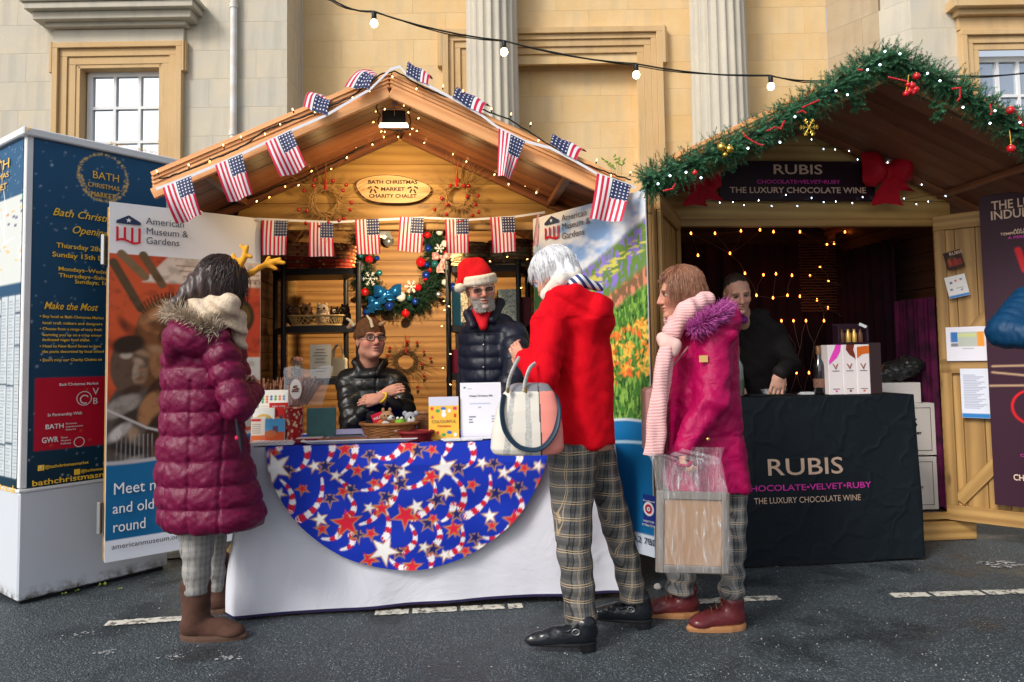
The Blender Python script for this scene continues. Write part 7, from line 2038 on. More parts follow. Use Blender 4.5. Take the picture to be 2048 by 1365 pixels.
cl=Clay();cl.cap(C1.p(1345,665,3.30),C1.p(1375,620,3.26),.045,.042,.02);cl.cap(C1.p(1375,620,3.27),C1.p(1412,598,3.33),.042,.034,.02);cl.cap(C1.p(1412,600,3.34),C1.p(1415,610,3.5),.036,.036,.02)
cl.cap(C1.p(1352,650,3.36),C1.p(1345,640,3.50),.04,.04,.02)
cl.loft(C1.rows([(690,1320,1348,3.22,.03),(740,1308,1338,3.20,.026),(800,1300,1336,3.19,.022),(860,1292,1334,3.19,.02),(912,1284,1326,3.19,.02)],3.2),.02,rnd_=.006)
cl.loft(C1.rows([(700,1330,1352,3.25,.025),(780,1318,1340,3.24,.02),(850,1306,1330,3.23,.02),(890,1302,1322,3.23,.018)],3.24),.01,rnd_=.006)
cl.mesh('scarf',g.m,C1.root,.0065,disp=lambda V:.004*n3(V,14,6)+.003*np.sin(V[:,0]*100+V[:,2]*6))
cl=Clay();cl.cap(C1.p(1324,676,3.24),C1.p(1350,690,3.22),.026,.030,.03);cl.cap(C1.p(1330,690,3.22),C1.p(1346,706,3.22),.026,.022,.03);cl.mesh('scarf_knot',mat('cream_scarf',(.74,.48,.43),.9,bs=.4,bscale=120),C1.root,.006)
AUB=hairmat('auburn_hair',(.22,.085,.045),(.40,.19,.11),.4)
cl=Clay();P=lambda x,y,z:hc+HM@Vector((x,y,z))*.95
cl.ell(P(0,-.022,.050),(.088,.098,.090),.02,HM);cl.ell(P(0,-.068,-.055),(.084,.056,.095),.03,HM);cl.ell(P(0,.098,-.02),(.10,.062,.085),.02,HM,'sub')
cl.mesh('hair',AUB,C1.root,.007,disp=lambda V:.004*n3(V,34,2))
hair(C1.root,hc,HM,1.02,1700,AUB,(.084,.100,.092),(.95,3.14),lambda a:1.65 if a>1.5 else 1.42,lambda a:.15 if a>1.5 else .125,.0017,seed=8,curl=.004,out=.10,inward=.1)
hair(C1.root,hc,HM,1.02,160,AUB,(.080,.100,.092),(.0,.9),.95,.03,.0019,seed=18,curl=.010,out=.05)
cl=Clay()
cl.loft(CL1,.02,rnd_=.006);cl.loft(CL2,.02,rnd_=.006)
cl.mesh('trousers',plaid('grey_check',(.10,.105,.108),(.20,.20,.195),(.03,.03,.036),(.46,.36,.25),.060),C1.root,.0078,disp=lambda V:.005*n3(V,18,5)+.006*np.sin(V[:,2]*75+11*V[:,0])*(V[:,2]<.32))
OXB=mat('oxblood_leather',(.085,.014,.018),.32,coat=.2,c2=(.13,.022,.024),vs=10);GUM=mat('gum_sole',(.36,.17,.07),.7)
for(px,D_,t,sh_)in((1464,3.36,(-1,-.12),.122),(1372,3.53,(-1,.0),.125)):
 g0=wz(px,D_,0)-C1.o;o=footwear(C1.root,'boot',g0,t,.205,sh_,OXB,GUM,r=.044,rtop=.052,toew=.047,back=.056,sole=.022)
 for j in range(3):
  c=g0+Vector((-.055-.022*j,-.02,.125-.016*j));mb=MB();mb.tube([c+Vector((0,-.022,-.008)),c+Vector((0,0,.008)),c+Vector((0,.024,.006))],.003,5);mb.obj('lace',mat('brown_lace',(.16,.06,.03),.8),o)
sb=thing('shoulder_bag','dusty rose shoulder bag edge showing behind the pink scarf','bag',at(1296,850,3.36));sb.matrix_basis=Matrix.Translation(Vector(sb.location))
mb=MB();mb.box((.02,.02,.02),(.07,.16,.30),ch=.015);mb.obj('pouch',mat('rose_leather',(.42,.22,.21),.45),sb)
mb=MB();mb.tube([Vector((.02,-.05,.16)),at(1372,700,3.3)-sb.location,at(1400,660,3.42)-sb.location,at(1372,720,3.56)-sb.location,Vector((.02,.09,.16))],.006,6,flat=.5);mb.obj('strap',mat('rose_leather',(.42,.22,.21),.45),sb)
fD=3.10
pf=thing('picture_frame','back of a grey wooden picture frame carried inside the clear plastic bag','frame',at(1385,1065,fD));pf.matrix_basis=Matrix.Translation(Vector(pf.location))@Matrix.Rotation(R(-2),4,'Z')@Matrix.Rotation(R(2.2),4,'Y')
fs_=fD/FPX;FWd,FHt,fb=143*fs_,158*fs_,15*fs_
GW=wood('grey_frame_wood',(.22,.19,.165),(.11,.09,.075),knots=False)
for s_ in(-1,1):
 beam('frame_side',(s_*(FWd/2-fb/2),0,-FHt/2),(s_*(FWd/2-fb/2),0,FHt/2),.022,fb,GW,pf,up=(1,0,0))
 beam('frame_side',(-FWd/2+fb,0,s_*(FHt/2-fb/2)),(FWd/2-fb,0,s_*(FHt/2-fb/2)),.022,fb,GW,pf)
box('backing_board',(0,.002,0),(FWd-2*fb+.004,.008,FHt-2*fb+.004),mat('brown_hardboard',(.36,.215,.12),.7,c2=(.33,.195,.105),vs=5),pf)
pb=thing('plastic_bag','clear plastic carrier bag gathered at the hand of the woman in the magenta parka','bag',at(1370,1000,fD));pb.matrix_basis=Matrix.Translation(Vector(pb.location));po=Vector(pb.location)
g=NG('clear_plastic');v=g.coord(scale=(26,26,3.2));nn=g.noise(v,2.2,4,.6,1.2)
g.b.inputs['Base Color'].default_value=(.9,.92,.96,1);g.b.inputs['Roughness'].default_value=.12;g.b.inputs['Specular IOR Level'].default_value=.9
g.l(g.ramp(nn,[(.46,.07),(.62,.20),(.70,.55)]),g.b.inputs['Alpha']);g.bump(nn,.7,.02)
lf=[(898,1286,1365),(915,1300,1440),(930,1306,1446),(985,1313,1456),(1060,1314,1462),(1110,1315,1468),(1146,1318,1462)]
for s_,dy in((-1,-.028),(1,.030)):
 V=[];nx,ny=36,40;tz=[r_[0]for r_ in lf]
 for j in range(ny+1):
  py=898+248*j/ny;xl,xr=np.interp(py,tz,[r_[1]for r_ in lf]),np.interp(py,tz,[r_[2]for r_ in lf])
  for i in range(nx+1):
   t=i/nx;px=xl+(xr-xl)*t
   g_=max(0,1-(py-898)/85);cxp=1368
   pl_=math.sin(t*26)*.010*g_+.004*math.sin(t*9+py*.02)
   q=at(px,py+12*math.sin(t*3.14)*g_,fD+dy*(1-.8*g_)*(1 if .02<t<.98 else .2))-po;q.y+=pl_;V.append(tuple(q))
 F=[(j*(nx+1)+i,j*(nx+1)+i+1,(j+1)*(nx+1)+i+1,(j+1)*(nx+1)+i)for j in range(ny)for i in range(nx)]
 link('film',meshnp('film',V,F,g.m,True),pb)
V=[]
for j in range(13):
 for i in range(17):t=i/16;u_=j/12;V.append(tuple(at(1376+64*t+8*u_,930-35*u_,fD+.035+.006*math.sin(t*12))-po))
link('film',meshnp('film',V,[(j*17+i,j*17+i+1,(j+1)*17+i+1,(j+1)*17+i)for j in range(12)for i in range(16)],g.m,True),pb)
mb=MB();mb.tube([at(x,y,fD)-po for x,y in((1352,926),(1362,932),(1374,932),(1384,924))],.007,8);mb.obj('handle',mat('gathered_plastic',(.35,.02,.08),.3),pb)
D1=Person('seated man with black glasses and folded arms behind the charity table',742,4.42);Dn=4.42
hc=D1.p(741,683,4.38);HM=headrot((.50,-.86),R(-4),R(0))
SKF=(.54,.255,.17)
cl=Clay();head_clay(cl,hc,HM,1.02,D1.p(738,742,4.44))
cl.loft(D1.rows([(745,705,785),(860,690,800),(960,690,800)],Dn,ry=.10),.03)
shL,elL=D1.p(694,760,4.40),D1.p(706,852,4.24);shR,elR=D1.p(790,760,4.42),D1.p(812,830,4.24)
wL=D1.p(764,790,4.20);wR=D1.p(764,797,4.13)
cl.cap(shL,elL,.04,.035);cl.cap(elL,wL,.036,.026,.02);cl.cap(shR,elR,.04,.035);cl.cap(elR,wR,.036,.028,.02)
hand(cl,D1.p(768,786,4.17),(1,-.25,.30),(.2,.9,-.3),-1,.25,.82);hand(cl,wR,(-1,.12,-.05),(.05,.7,-.6),1,.2,.95,thumb=.2)
for s_ in(-1,1):
 hip=Vector((s_*.09,.02,.62));kn=Vector((s_*.12,-.30,.60));an=Vector((s_*.12,-.22,.16));cl.cap(hip,kn,.075,.06);cl.cap(kn,an,.055,.04)
cl.mesh('body',SKIN,D1.root,.009,(((hc.x-.11,hc.x+.22,.0050),),((wL.y-.08,wL.y+.08,.005),(hc.y-.13,hc.y+.05,.0055)),((wL.z-.06,wL.z+.09,.0050),(hc.z-.14,hc.z+.06,.0050))),col=lambda V:face_col(V,hc,HM,1.02,SKF,lip=(.42,.19,.14),brow=(.10,.06,.045),blush=.8,beard=None))
eyes(D1.root,hc,HM,1.02,IRB,.5)
def glasses(par,hc,HM,s,m,lensm,w=.030,h=.019,thick=.0022,cat_=False):
 P=lambda x,y,z:Vector(hc)+HM@Vector((x,y,z))*s
 mb=MB()
 for q in(-1,1):
  mb.tube([P(q*(.032+.0015)+w*.78*math.copysign(abs(math.cos(a))**.7,math.cos(a)),.108-.10*abs(q*.032+w*.7*math.cos(a))**1.5*3,.010+h*.80*math.copysign(abs(math.sin(a))**.7,math.sin(a)))for a in[6.2832*k/20 for k in range(20)]],thick,6,closed=True)
  mb.tube([P(q*.057,.098,.016),P(q*.078,.060,.016),P(q*.082,.0,.010)],thick*.9,6)
 mb.tube([P(-.010,.112,.014),P(0,.114,.016),P(.010,.112,.014)],thick,6)
 o=mb.obj('glasses',m,par)
 for q in(-1,1):
  mb=MB();pts=[P(q*(.032+.0015)+w*.76*math.cos(a),.107-.10*abs(q*.032+w*.7*math.cos(a))**1.5*3,.010+h*.78*math.sin(a))for a in[6.2832*k/18 for k in range(18)]]
  mb.add(pts,[tuple(range(18))]);mb.obj('lens',lensm,o)
glasses(D1.root,hc,HM,1.02,BLACK,mat('clear_lens',(.5,.55,.6),.3,alpha=.06,spec=.1),.030,.022,.0028)
LEA=puffer('black_leather_quilt',(.008,.008,.008),.3,12,.35,.006)
cl=Clay()
cl.loft(D1.rows([(735,700,778,None,.085),(750,688,796,None,.11),(790,680,806,None,.13),(850,680,808,None,.14),(940,682,806,None,.15)],Dn),.03,seams=[D1.p(740,y,Dn).z for y in(735,757,780,803,826,850,875,900,945)],amp=.013,rnd_=.02)
cl.cap(shL,elL,.070,.064,.03,rip=(4.5,.010));cl.cap(elL,D1.p(752,800,4.22),.062,.046,.02,rip=(3,.008));cl.cap(shR,elR,.070,.064,.03,rip=(4,.010));cl.cap(elR,D1.p(778,803,4.15),.058,.042,.02,rip=(2,.008))
cl.cap(D1.p(712,726,4.38),D1.p(722,742,4.34),.028,.026,.02);cl.cap(D1.p(766,728,4.38),D1.p(752,746,4.32),.026,.022,.02);cl.cap(D1.p(712,724,4.46),D1.p(768,726,4.46),.03,.03,.02)
cl.mesh('jacket',LEA,D1.root,.0075,disp=lambda V:.0035*n3(V,20,3)+.0012*n3(V,55,1)-.008*np.exp(-((V[:,0]-D1.p(752,780,4.3).x)/.005)**2)*(V[:,1]<-.05))
mb=MB();c=D1.p(765,796,4.125);ax_=(wR-elR).normalized();u_=ax_.orthogonal().normalized();v_=ax_.cross(u_)
mb.tube([c+(u_*math.cos(a)+v_*math.sin(a))*.030 for a in[6.2832*k/18 for k in range(18)]],.0065,6,closed=True);mb.obj('wristband',mat('yellow_band',(.70,.50,.02),.5),D1.root)
cl=Clay();cl.loft([(.58,0,.02,.17,.14),(.66,0,.02,.17,.14),(.74,0,.0,.16,.13)],.03);
for s_ in(-1,1):cl.cap(Vector((s_*.09,.02,.64)),Vector((s_*.12,-.30,.61)),.085,.07);cl.cap(Vector((s_*.12,-.30,.6)),Vector((s_*.12,-.22,.24)),.068,.05)
cl.mesh('trousers',cloth('dark_trousers',(.03,.03,.04)),D1.root,.012)
for s_ in(-1,1):footwear(D1.root,'shoe',Vector((s_*.12,-.22,.165)),(0,-1),.19,.11,BLL,BLACK)
st=thing('stool','stool under the seated man in the charity chalet','stool',D1.o+Vector((0,.02,.165)))
mb=MB();mb.lathe([(.17,.36),(.18,.37),(.18,.395),(.16,.40)],n=24);mb.obj('seat',W_WARM,st)
for sx in(-1,1):
 for sy in(-1,1):beam('leg',(sx*.14,sy*.14,0),(sx*.11,sy*.11,.36),.03,.03,W_WARM,st,up=(1,0,0))
kh=thing('reindeer_hat','brown knitted hat with small cream antlers on the seated man','hat',D1.o+hc);kh.matrix_basis=Matrix.Translation(D1.o+hc);I3=Vector((0,0,0))
KN=mat('brown_knit',(.10,.040,.016),.95,c2=(.15,.065,.028),vs=60,bs=.9,bscale=130,bd=.008)
cl=Clay();P=lambda x,y,z:HM@Vector((x,y,z))*1.02
cl.ell(P(0,-.012,.062),(.088,.104,.086),.02,HM);cl.ell(P(0,-.02,.035),(.091,.108,.045),.02,HM);cl.ell(P(0,.05,-.035),(.13,.12,.062),.006,HM,'sub');cl.ell(P(0,-.03,-.07),(.15,.15,.062),.006,HM,'sub')
cl.mesh('cap',KN,kh,.006,disp=lambda V:.0022*np.sin(np.arctan2(V[:,1],V[:,0])*40)+.002*n3(V,30,1))
CRF=mat('cream_felt',(.62,.52,.36),.9)
for(a,b,c_)in(((708,652,4.34),(700,641,4.33),(693,637,4.33)),((745,655,4.30),(741,640,4.30),(733,631,4.30))):
 mb=MB();mb.tube([D1.p(*a)-hc,D1.p(*b)-hc,D1.p(*c_)-hc],[.010,.009,.005],8);mb.obj('antler',CRF,kh)
for(a,b)in(((706,656,4.36),(695,651,4.34)),((762,652,4.32),(766,644,4.33))):
 mb=MB();mb.ball((D1.p(*a)-hc+D1.p(*b)-hc)/2,(.024,.010,.013),n=12,k=8,rot=Matrix.Rotation(-.35,3,'Y'));mb.obj('ear',mat('tan_felt',(.34,.20,.11),.9),kh)
E1=Person('bearded man in a dark navy quilted jacket and tinted glasses leaning over the charity table',985,4.42);Dn=4.42
hc=E1.p(961,581,4.30);HM=headrot((.22,-.97),R(10),R(9))
cl=Clay();head_clay(cl,hc,HM,1.04,E1.p(972,650,4.42))
cl.loft(E1.rows([(655,945,1030),(780,945,1020),(900,950,1020)],Dn,ry=.12),.03)
shR,elR,wR=E1.p(1028,668,4.36),E1.p(1034,748,4.18),E1.p(990,812,4.04)
shL,elL,wL=E1.p(940,668,4.46),E1.p(936,762,4.44),E1.p(944,830,4.26)
for a,b,c in((shR,elR,wR),(shL,elL,wL)):cl.cap(a,b,.04,.034);cl.cap(b,c,.034,.026)
hand(cl,wR,(-.5,-.5,-.6),(0,.5,-.6),1,.5);hand(cl,wL,(.1,-.6,-.6),(0,.5,-.6),-1,.5)
for s_ in(-1,1):cl.cap(Vector((s_*.10,0,.90)),Vector((s_*.11,-.02,.50)),.07,.055);cl.cap(Vector((s_*.11,-.02,.50)),Vector((s_*.11,0,.20)),.05,.04)
cl.mesh('body',SKIN,E1.root,.009,(((hc.x-.11,hc.x+.11,.0048),),((hc.y-.13,hc.y+.03,.0048),),((hc.z-.14,hc.z+.06,.0048),)),col=lambda V:face_col(V,hc,HM,1.04,SKF,lip=(.40,.17,.13),brow=(.30,.27,.24),beard=((.38,.34,.30),0),blush=.6))
eyes(E1.root,hc,HM,1.04,IRG,.5)
glasses(E1.root,hc,HM,1.04,mat('pale_frame',(.36,.25,.19),.3),mat('tinted_lens',(.05,.028,.022),.35,alpha=.86,spec=.15),.033,.020,.0020)
rb_=np.random.RandomState(2);Pn=[]
for _ in range(700):
 a=rb_.uniform(-1.25,1.25);z=rb_.uniform(-.105,-.045);r1=.060*math.cos(max(0,(-z-.07))*14)
 base=np.array([r1*math.sin(a)*1.0,.032+.060*math.cos(a),z]);d=np.array([math.sin(a)*.4,.35*math.cos(a),-.9]);q=base;pp=[]
 for j in range(4):pp.append(q);q=q+d*.006+rb_.randn(3)*.0012
 Pn.append(pp)
strands('beard',E1.root,(np.array(Pn)*1.04)@np.array(HM).T+np.array(hc),.0011,hairmat('grey_beard',(.36,.33,.30),(.62,.60,.57),.6))
NAV=puffer('navy_quilt',lin((22,27,42)),.42,18,.35,.006)
cl=Clay();sz=[E1.p(985,y,Dn).z for y in(620,645,668,692,716,740,764,788,812,850,910)]
cl.loft(E1.rows([(628,938,1010,None,.10),(650,928,1036,None,.13),(700,926,1042,None,.15),(760,928,1040,None,.155),(840,930,1038,None,.16),(905,932,1036,None,.16)],Dn),.03,seams=sz,amp=.014,rnd_=.02)
cl.cap(shR,elR,.086,.074,.03,rip=(4,.011));cl.cap(elR,wR,.074,.050,.03,rip=(4,.010));cl.cap(shL,elL,.072,.062,.03,rip=(4,.010));cl.cap(elL,wL,.06,.048,.03,rip=(3,.008))
cl.cap(E1.p(936,628,4.34),E1.p(945,652,4.26),.030,.026,.02);cl.cap(E1.p(1000,606,4.38),E1.p(985,640,4.28),.034,.026,.02);cl.cap(E1.p(945,622,4.46),E1.p(1000,606,4.46),.035,.035,.02)
cl.mesh('jacket',NAV,E1.root,.0075,disp=lambda V:.0028*n3(V,16,3)+.0010*n3(V,50,1)-.008*np.exp(-((V[:,0]-E1.p(972,700,4.3).x)/.005)**2)*(V[:,1]<-.08))
cl=Clay();cl.cap(E1.p(953,622,4.30),E1.p(966,655,4.255),.026,.020,.02);cl.cap(E1.p(975,624,4.30),E1.p(968,652,4.26),.024,.018,.02)
cl.mesh('shirt_collar',mat('red_shirt',lin((190,14,30)),.8),E1.root,.006)
for y in(648,690,735):mb=MB();mb.ball(E1.p(967,y,4.262),(.006,.004,.006),n=8,k=6);mb.obj('snap_button',STEEL,E1.root)
cl=Clay()
for s_ in(-1,1):cl.cap(Vector((s_*.10,0,.90)),Vector((s_*.11,-.02,.50)),.085,.07);cl.cap(Vector((s_*.11,-.02,.50)),Vector((s_*.11,0,.24)),.068,.058)
cl.mesh('trousers',cloth('navy_trousers',(.02,.025,.04)),E1.root,.012)
for s_ in(-1,1):footwear(E1.root,'shoe',Vector((s_*.11,0,.165)),(0,-1),.19,.11,BLL,BLACK)
xh=thing('santa_hat','red knitted hat with a ribbed cream brim and bobble on the bearded man','hat',E1.o+hc);xh.matrix_basis=Matrix.Translation(E1.o+hc)
P=lambda x,y,z:HM@Vector((x,y,z))*1.04;ep=lambda px,py,D:E1.p(px,py,D)-hc
cl=Clay();cl.ell(P(0,-.015,.075),(.090,.104,.085),.03,HM);cl.cap(ep(953,538,4.33),ep(936,537,4.30),.070,.056,.04);cl.cap(ep(936,539,4.29),ep(918,570,4.25),.052,.020,.04)
cl.ell(P(0,.0,-.05),(.15,.16,.085),.004,HM,'sub')
cl.mesh('cap',mat('red_knit',lin((196,12,22)),.95,bs=.9,bscale=120,bd=.008),xh,.006,disp=lambda V:.004*n3(V,20,2))
cl=Clay();n=22;pr_=[P(.087*math.cos(a),-.015+.104*math.sin(a),.048+.006*math.sin(a))for a in[6.2832*k/n for k in range(n)]]
for k in range(n):cl.cap(pr_[k],pr_[(k+1)%n],.017,.017,.012)
for k in range(n):cl.cap(pr_[k]+HM@Vector((0,0,.024)),pr_[(k+1)%n]+HM@Vector((0,0,.024)),.014,.014,.012)
CKN=mat('cream_rib_knit',(.66,.58,.46),.95,bs=.6,bscale=140)
cl.mesh('brim',CKN,xh,.0055,disp=lambda V:.0028*np.abs(np.sin(np.arctan2(V[:,1],V[:,0])*34)))
mb=MB();mb.ball(ep(920,576,4.25),.032,n=18,k=12);b_=mb.obj('bobble',CKN,xh)
fur('bobble_fluff',xh,[ep(920,574,4.25),ep(920,578,4.25)],.022,420,.024,.0016,CKN,4)
F1=Person('short haired man in a dark jacket bending over the counter of the wine stall',1500,5.08);Dn=5.08
hc=F1.p(1474,588,4.66);HM=headrot((.0,-1),R(24),R(8))
cl=Clay();head_clay(cl,hc,HM,1.04,F1.p(1492,650,4.86))
cl.loft(F1.rows([(655,1470,1560),(780,1480,1570),(900,1480,1560)],Dn,ry=.12),.03)
shR,elR,wR=F1.p(1550,668,4.94),F1.p(1580,728,4.80),F1.p(1559,746,4.52)
shL,elL,wL=F1.p(1470,660,5.05),F1.p(1462,730,4.9),F1.p(1478,770,4.72)
for a,b,c in((shR,elR,wR),(shL,elL,wL)):cl.cap(a,b,.04,.034);cl.cap(b,c,.034,.027)
hand(cl,wR,(-.22,-.10,-1),(-.1,1,-.1),1,.25,1.12,spread=.3,thumb=.4);hand(cl,wL,(.1,-.2,-.9),(0,1,0),-1,.4)
for s_ in(-1,1):cl.cap(Vector((s_*.10,0,.90)),Vector((s_*.11,-.02,.50)),.07,.055);cl.cap(Vector((s_*.11,-.02,.50)),Vector((s_*.11,0,.20)),.05,.04)
cl.mesh('body',SKIN,F1.root,.009,(((hc.x-.11,hc.x+.1,.0055),(wR.x-.09,wR.x+.05,.005)),((hc.y-.13,hc.y+.03,.0055),(wR.y-.06,wR.y+.05,.005)),((hc.z-.14,hc.z+.1,.0055),(wR.z-.2,wR.z+.02,.005))),col=lambda V:face_col(V,hc,HM,1.04,(.66,.36,.26),lip=(.52,.26,.19),brow=(.10,.06,.04),blush=.4))
eyes(F1.root,hc,HM,1.04,IRB,.5)
DJK=cloth('charcoal_jacket',(.018,.016,.016),.8,.4,8)
cl=Clay()
cl.loft(F1.rows([(632,1462,1530,4.86,.11),(655,1456,1566,4.92,.14),(720,1464,1576,5.0,.15),(800,1474,1570,None,.14),(900,1476,1566,None,.15)],Dn),.03)
cl.cap(shR,elR,.075,.064,.03);cl.cap(elR,wR,.062,.044,.03);cl.cap(shL,elL,.07,.06,.03);cl.cap(elL,wL,.06,.045,.03);cl.cap(F1.p(1480,632,4.76),F1.p(1528,628,4.84),.035,.04,.02)
cl.mesh('jacket',DJK,F1.root,.0085,disp=lambda V:.006*n3(V,16,3))
cl=Clay();cl.cap(F1.p(1468,628,4.70),F1.p(1488,640,4.68),.030,.026,.02);cl.mesh('scarf',mat('purple_scarf',(.20,.02,.20),.8),F1.root,.007)
cl=Clay();cl.loft([(.4,0,0,.16,.12),(.95,0,0,.16,.12)],.03);cl.mesh('trousers',cloth('black_trousers',(.012,.012,.014)),F1.root,.012)
for s_ in(-1,1):footwear(F1.root,'shoe',Vector((s_*.11,0,.165)),(0,-1),.19,.11,BLL,BLACK)
P=lambda x,y,z:hc+HM@Vector((x,y,z))*1.04
cl=Clay();cl.ell(P(0,-.016,.046),(.0795,.0975,.086),.01,HM);cl.ell(P(0,.115,.030),(.12,.100,.085),.01,HM,'sub');cl.ell(P(0,.04,-.09),(.12,.12,.085),.01,HM,'sub')
cl.mesh('hair',hairmat('cropped_hair',(.02,.013,.010),(.07,.045,.035)),F1.root,.006,disp=lambda V:.0015*n3(V,90,2))
G1=Person('person in a teal blue padded jacket cut off by the right edge of the photo',2165,3.62);Dn=3.62
hc=G1.p(2165,470,3.62);HM=headrot((.3,.9),R(5))
cl=Clay();head_clay(cl,hc,HM,1.0,G1.p(2160,545,3.62));cl.loft(G1.rows([(560,2110,2220),(900,2115,2220)],Dn,ry=.12),.03)
sh,el,wr=G1.p(2066,602,3.56),G1.p(2008,664,3.44),G1.p(2090,676,3.30);sh2,el2,wr2=G1.p(2190,600,3.6),G1.p(2200,690,3.5),G1.p(2140,700,3.35)
for a,b,c in((sh,el,wr),(sh2,el2,wr2)):cl.cap(a,b,.036,.03);cl.cap(b,c,.03,.024)
hand(cl,wr,(.9,-.2,.2),(0,.5,-1),1,.7);hand(cl,wr2,(-.9,-.2,.2),(0,.5,-1),-1,.7)
for s_ in(-1,1):cl.cap(Vector((s_*.10,0,.90)),Vector((s_*.11,-.02,.50)),.07,.055);cl.cap(Vector((s_*.11,-.02,.50)),Vector((s_*.11,0,.08)),.05,.04)
cl.mesh('body',SKIN,G1.root,.010,col=lambda V:face_col(V,hc,HM,1,SK2))
cl=Clay();cl.loft(G1.rows([(530,2130,2190,None,.07),(548,2105,2215,None,.09),(575,2075,2235,None,.14),(700,2092,2240,None,.16),(930,2094,2240,None,.17)],Dn),.03,seams=[G1.p(2100,y,Dn).z for y in(560,600,640,680,720,760,800,840,880)],amp=.010)
cl.cap(sh,el,.088,.078,.02,rip=(6,.009));cl.cap(el,wr,.078,.058,.02,rip=(6,.008));cl.cap(sh2,el2,.08,.07,.03,rip=(3.4,.012));cl.cap(el2,wr2,.07,.055,.03)
cl.mesh('jacket',puffer('teal_quilt',lin((6,56,92)),.5),G1.root,.0085,disp=lambda V:.004*n3(V,26,3))
cl=Clay()
for s_ in(-1,1):cl.cap(Vector((s_*.10,0,.98)),Vector((s_*.11,-.02,.50)),.10,.075);cl.cap(Vector((s_*.11,-.02,.50)),Vector((s_*.11,0,.12)),.07,.06)
cl.mesh('trousers',cloth('blue_jeans',(.03,.05,.09)),G1.root,.012)
for s_ in(-1,1):footwear(G1.root,'shoe',Vector((s_*.11,0,0)),(.3,.9),.2,.11,BLL,BLACK)
hair(G1.root,hc,HM,1.02,500,HB_,(.082,.100,.09),(.3,3.14),1.6,.03,.003,seed=11)
#wine chalet
BW=lambda px,py,y=-.03:on(HB,px,py,y)
AUBG=mat('aubergine_board',lin((44,24,38)),.45)
def flatboard(name,label,cat,cor,y,m,yaw=HB.yaw,th=.012):
 a,b,c=BW(*cor[0],y),BW(*cor[1],y),BW(*cor[2],y)
 w=(Vector((b.x,b.y,0))-Vector((a.x,a.y,0))).length;h=a.z-c.z;cen=(a+b)/2;cen.z=(a.z+c.z)/2
 t=thing(name,label,cat,cen,yaw);box('board',(0,0,0),(w,th,h),m,t);return t,w,h,cen
def btxt(t,cen,px,py,st,hpx,m,wpx,y,bold=0.0,name='lettering',fn=None,D=4.8):
 q=BW(px,py,y);l=Matrix.Rotation(-HB.yaw,3,'Z')@(q-cen)
 o=text(name,st,hpx*D/FPX/.84,m,t,bold=bold*hpx*D/FPX*.4)
 xs=[v_.co.x for v_ in o.data.vertices];k=wpx*D/FPX/(max(xs)-min(xs))
 for v_ in o.data.vertices:v_.co.x*=k
 o.matrix_basis=Matrix.Translation((l.x,-.0085,l.z))@Matrix.Rotation(math.pi/2,4,'X');return o
sg2,w,h,cen=flatboard('name_board','long dark board lettered RUBIS above the opening of the wine stall','sign',((1436,322),(1747,320),(1436,402)),-.05,AUBG)
CRB=mat('cream_lettering',lin((238,208,184)),.5)
btxt(sg2,cen,1594,341,'RUBIS',23,CRB,101,-.05,.03);btxt(sg2,cen,1596,365,'CHOCOLATE•VELVET•RUBY',9,PINKT,173,-.05,.04)
btxt(sg2,cen,1596,382,'THE LUXURY CHOCOLATE WINE',14,CRB,282,-.05,.04)
BOWM=mat('crimson_organza',(.48,.004,.018),.6,c2=(.62,.010,.03),vs=9,bs=.25,bscale=30,bd=.02)
bw=thing('red_bow','large crimson fabric bow at the right end of the RUBIS board','bow',BW(1775,345,-.12),HB.yaw,'crimson bows beside the name board')
bow(bw,(0,0,0),.175,.24,BOWM,tails=((-.10,-.95),(.40,-.55)),seed=1,puff=1.2)
bw=thing('red_bow','crimson fabric bow half hidden by the garland at the left end of the RUBIS board','bow',BW(1404,362,-.12),HB.yaw,'crimson bows beside the name board')
bow(bw,(0,0,0),.13,.18,BOWM,tails=((-.45,-.95),(.45,-.75)),seed=3,puff=1.1)
lw=[(1395,405),(1440,400),(1488,405),(1545,407),(1600,402),(1660,408),(1700,400),(1745,404),(1800,402),(1850,392),(1890,388),(1930,380)]
light_string('fairy_lights','cool white fairy lights looped along the beam beneath the RUBIS board',[BW(x,y,-.075)for x,y in lw],[(BW(x,y,-.08),(rnd.uniform(-.4,.4),-.5,rnd.choice((-1,-1,1))))for x,y in((1404,394),(1438,402),(1466,401),(1488,407),(1516,406),(1541,409),(1570,395),(1593,409),(1623,401),(1647,401),(1672,408),(1702,403),(1725,391),(1751,388),(1832,405),(1856,400),(1808,394),(1889,389),(1904,381),(1902,374),(1925,383))],BULBC,r=.0042,cable=.0016)
light_string('fairy_lights','cool white fairy lights hanging in a short curve above the RUBIS board',[BW(x,y,-.06)for x,y in((1600,270),(1623,278),(1647,295),(1670,296),(1697,300),(1715,318))],[(BW(x,y,-.065),(0,-.5,-1))for x,y in((1622,276),(1646,295),(1669,296),(1697,299),(1714,316),(1774,322),(1820,342),(1842,366),(1872,360))],BULBC,r=.0042,cable=.0014)
OG=-HB.over-.09
gp=[(1288,366),(1320,352),(1380,330),(1440,302),(1500,278),(1560,240),(1620,205),(1680,170),(1725,140),(1765,118),(1800,122),(1850,150),(1900,172),(1945,200),(1990,228),(2040,262),(2100,300),(2170,345),(2235,392)]
GP=[on(HB,x,y,OG)for x,y in gp];gar=thing('fir_garland','thick green fir garland with tiny lights along the roof edge of the wine stall','garland',GP[0]);gar.matrix_basis=Matrix.Translation(GP[0]);G0=GP[0]
mb=MB();mb.tube([p-G0 for p in GP],.022,8);mb.obj('core',mat('wreath_core',(.012,.03,.018),.9),gar)
firpart('foliage',[p-G0 for p in GP],.105,800,FIR1,gar,21,length=.085,droop=.3,ndl=.019)
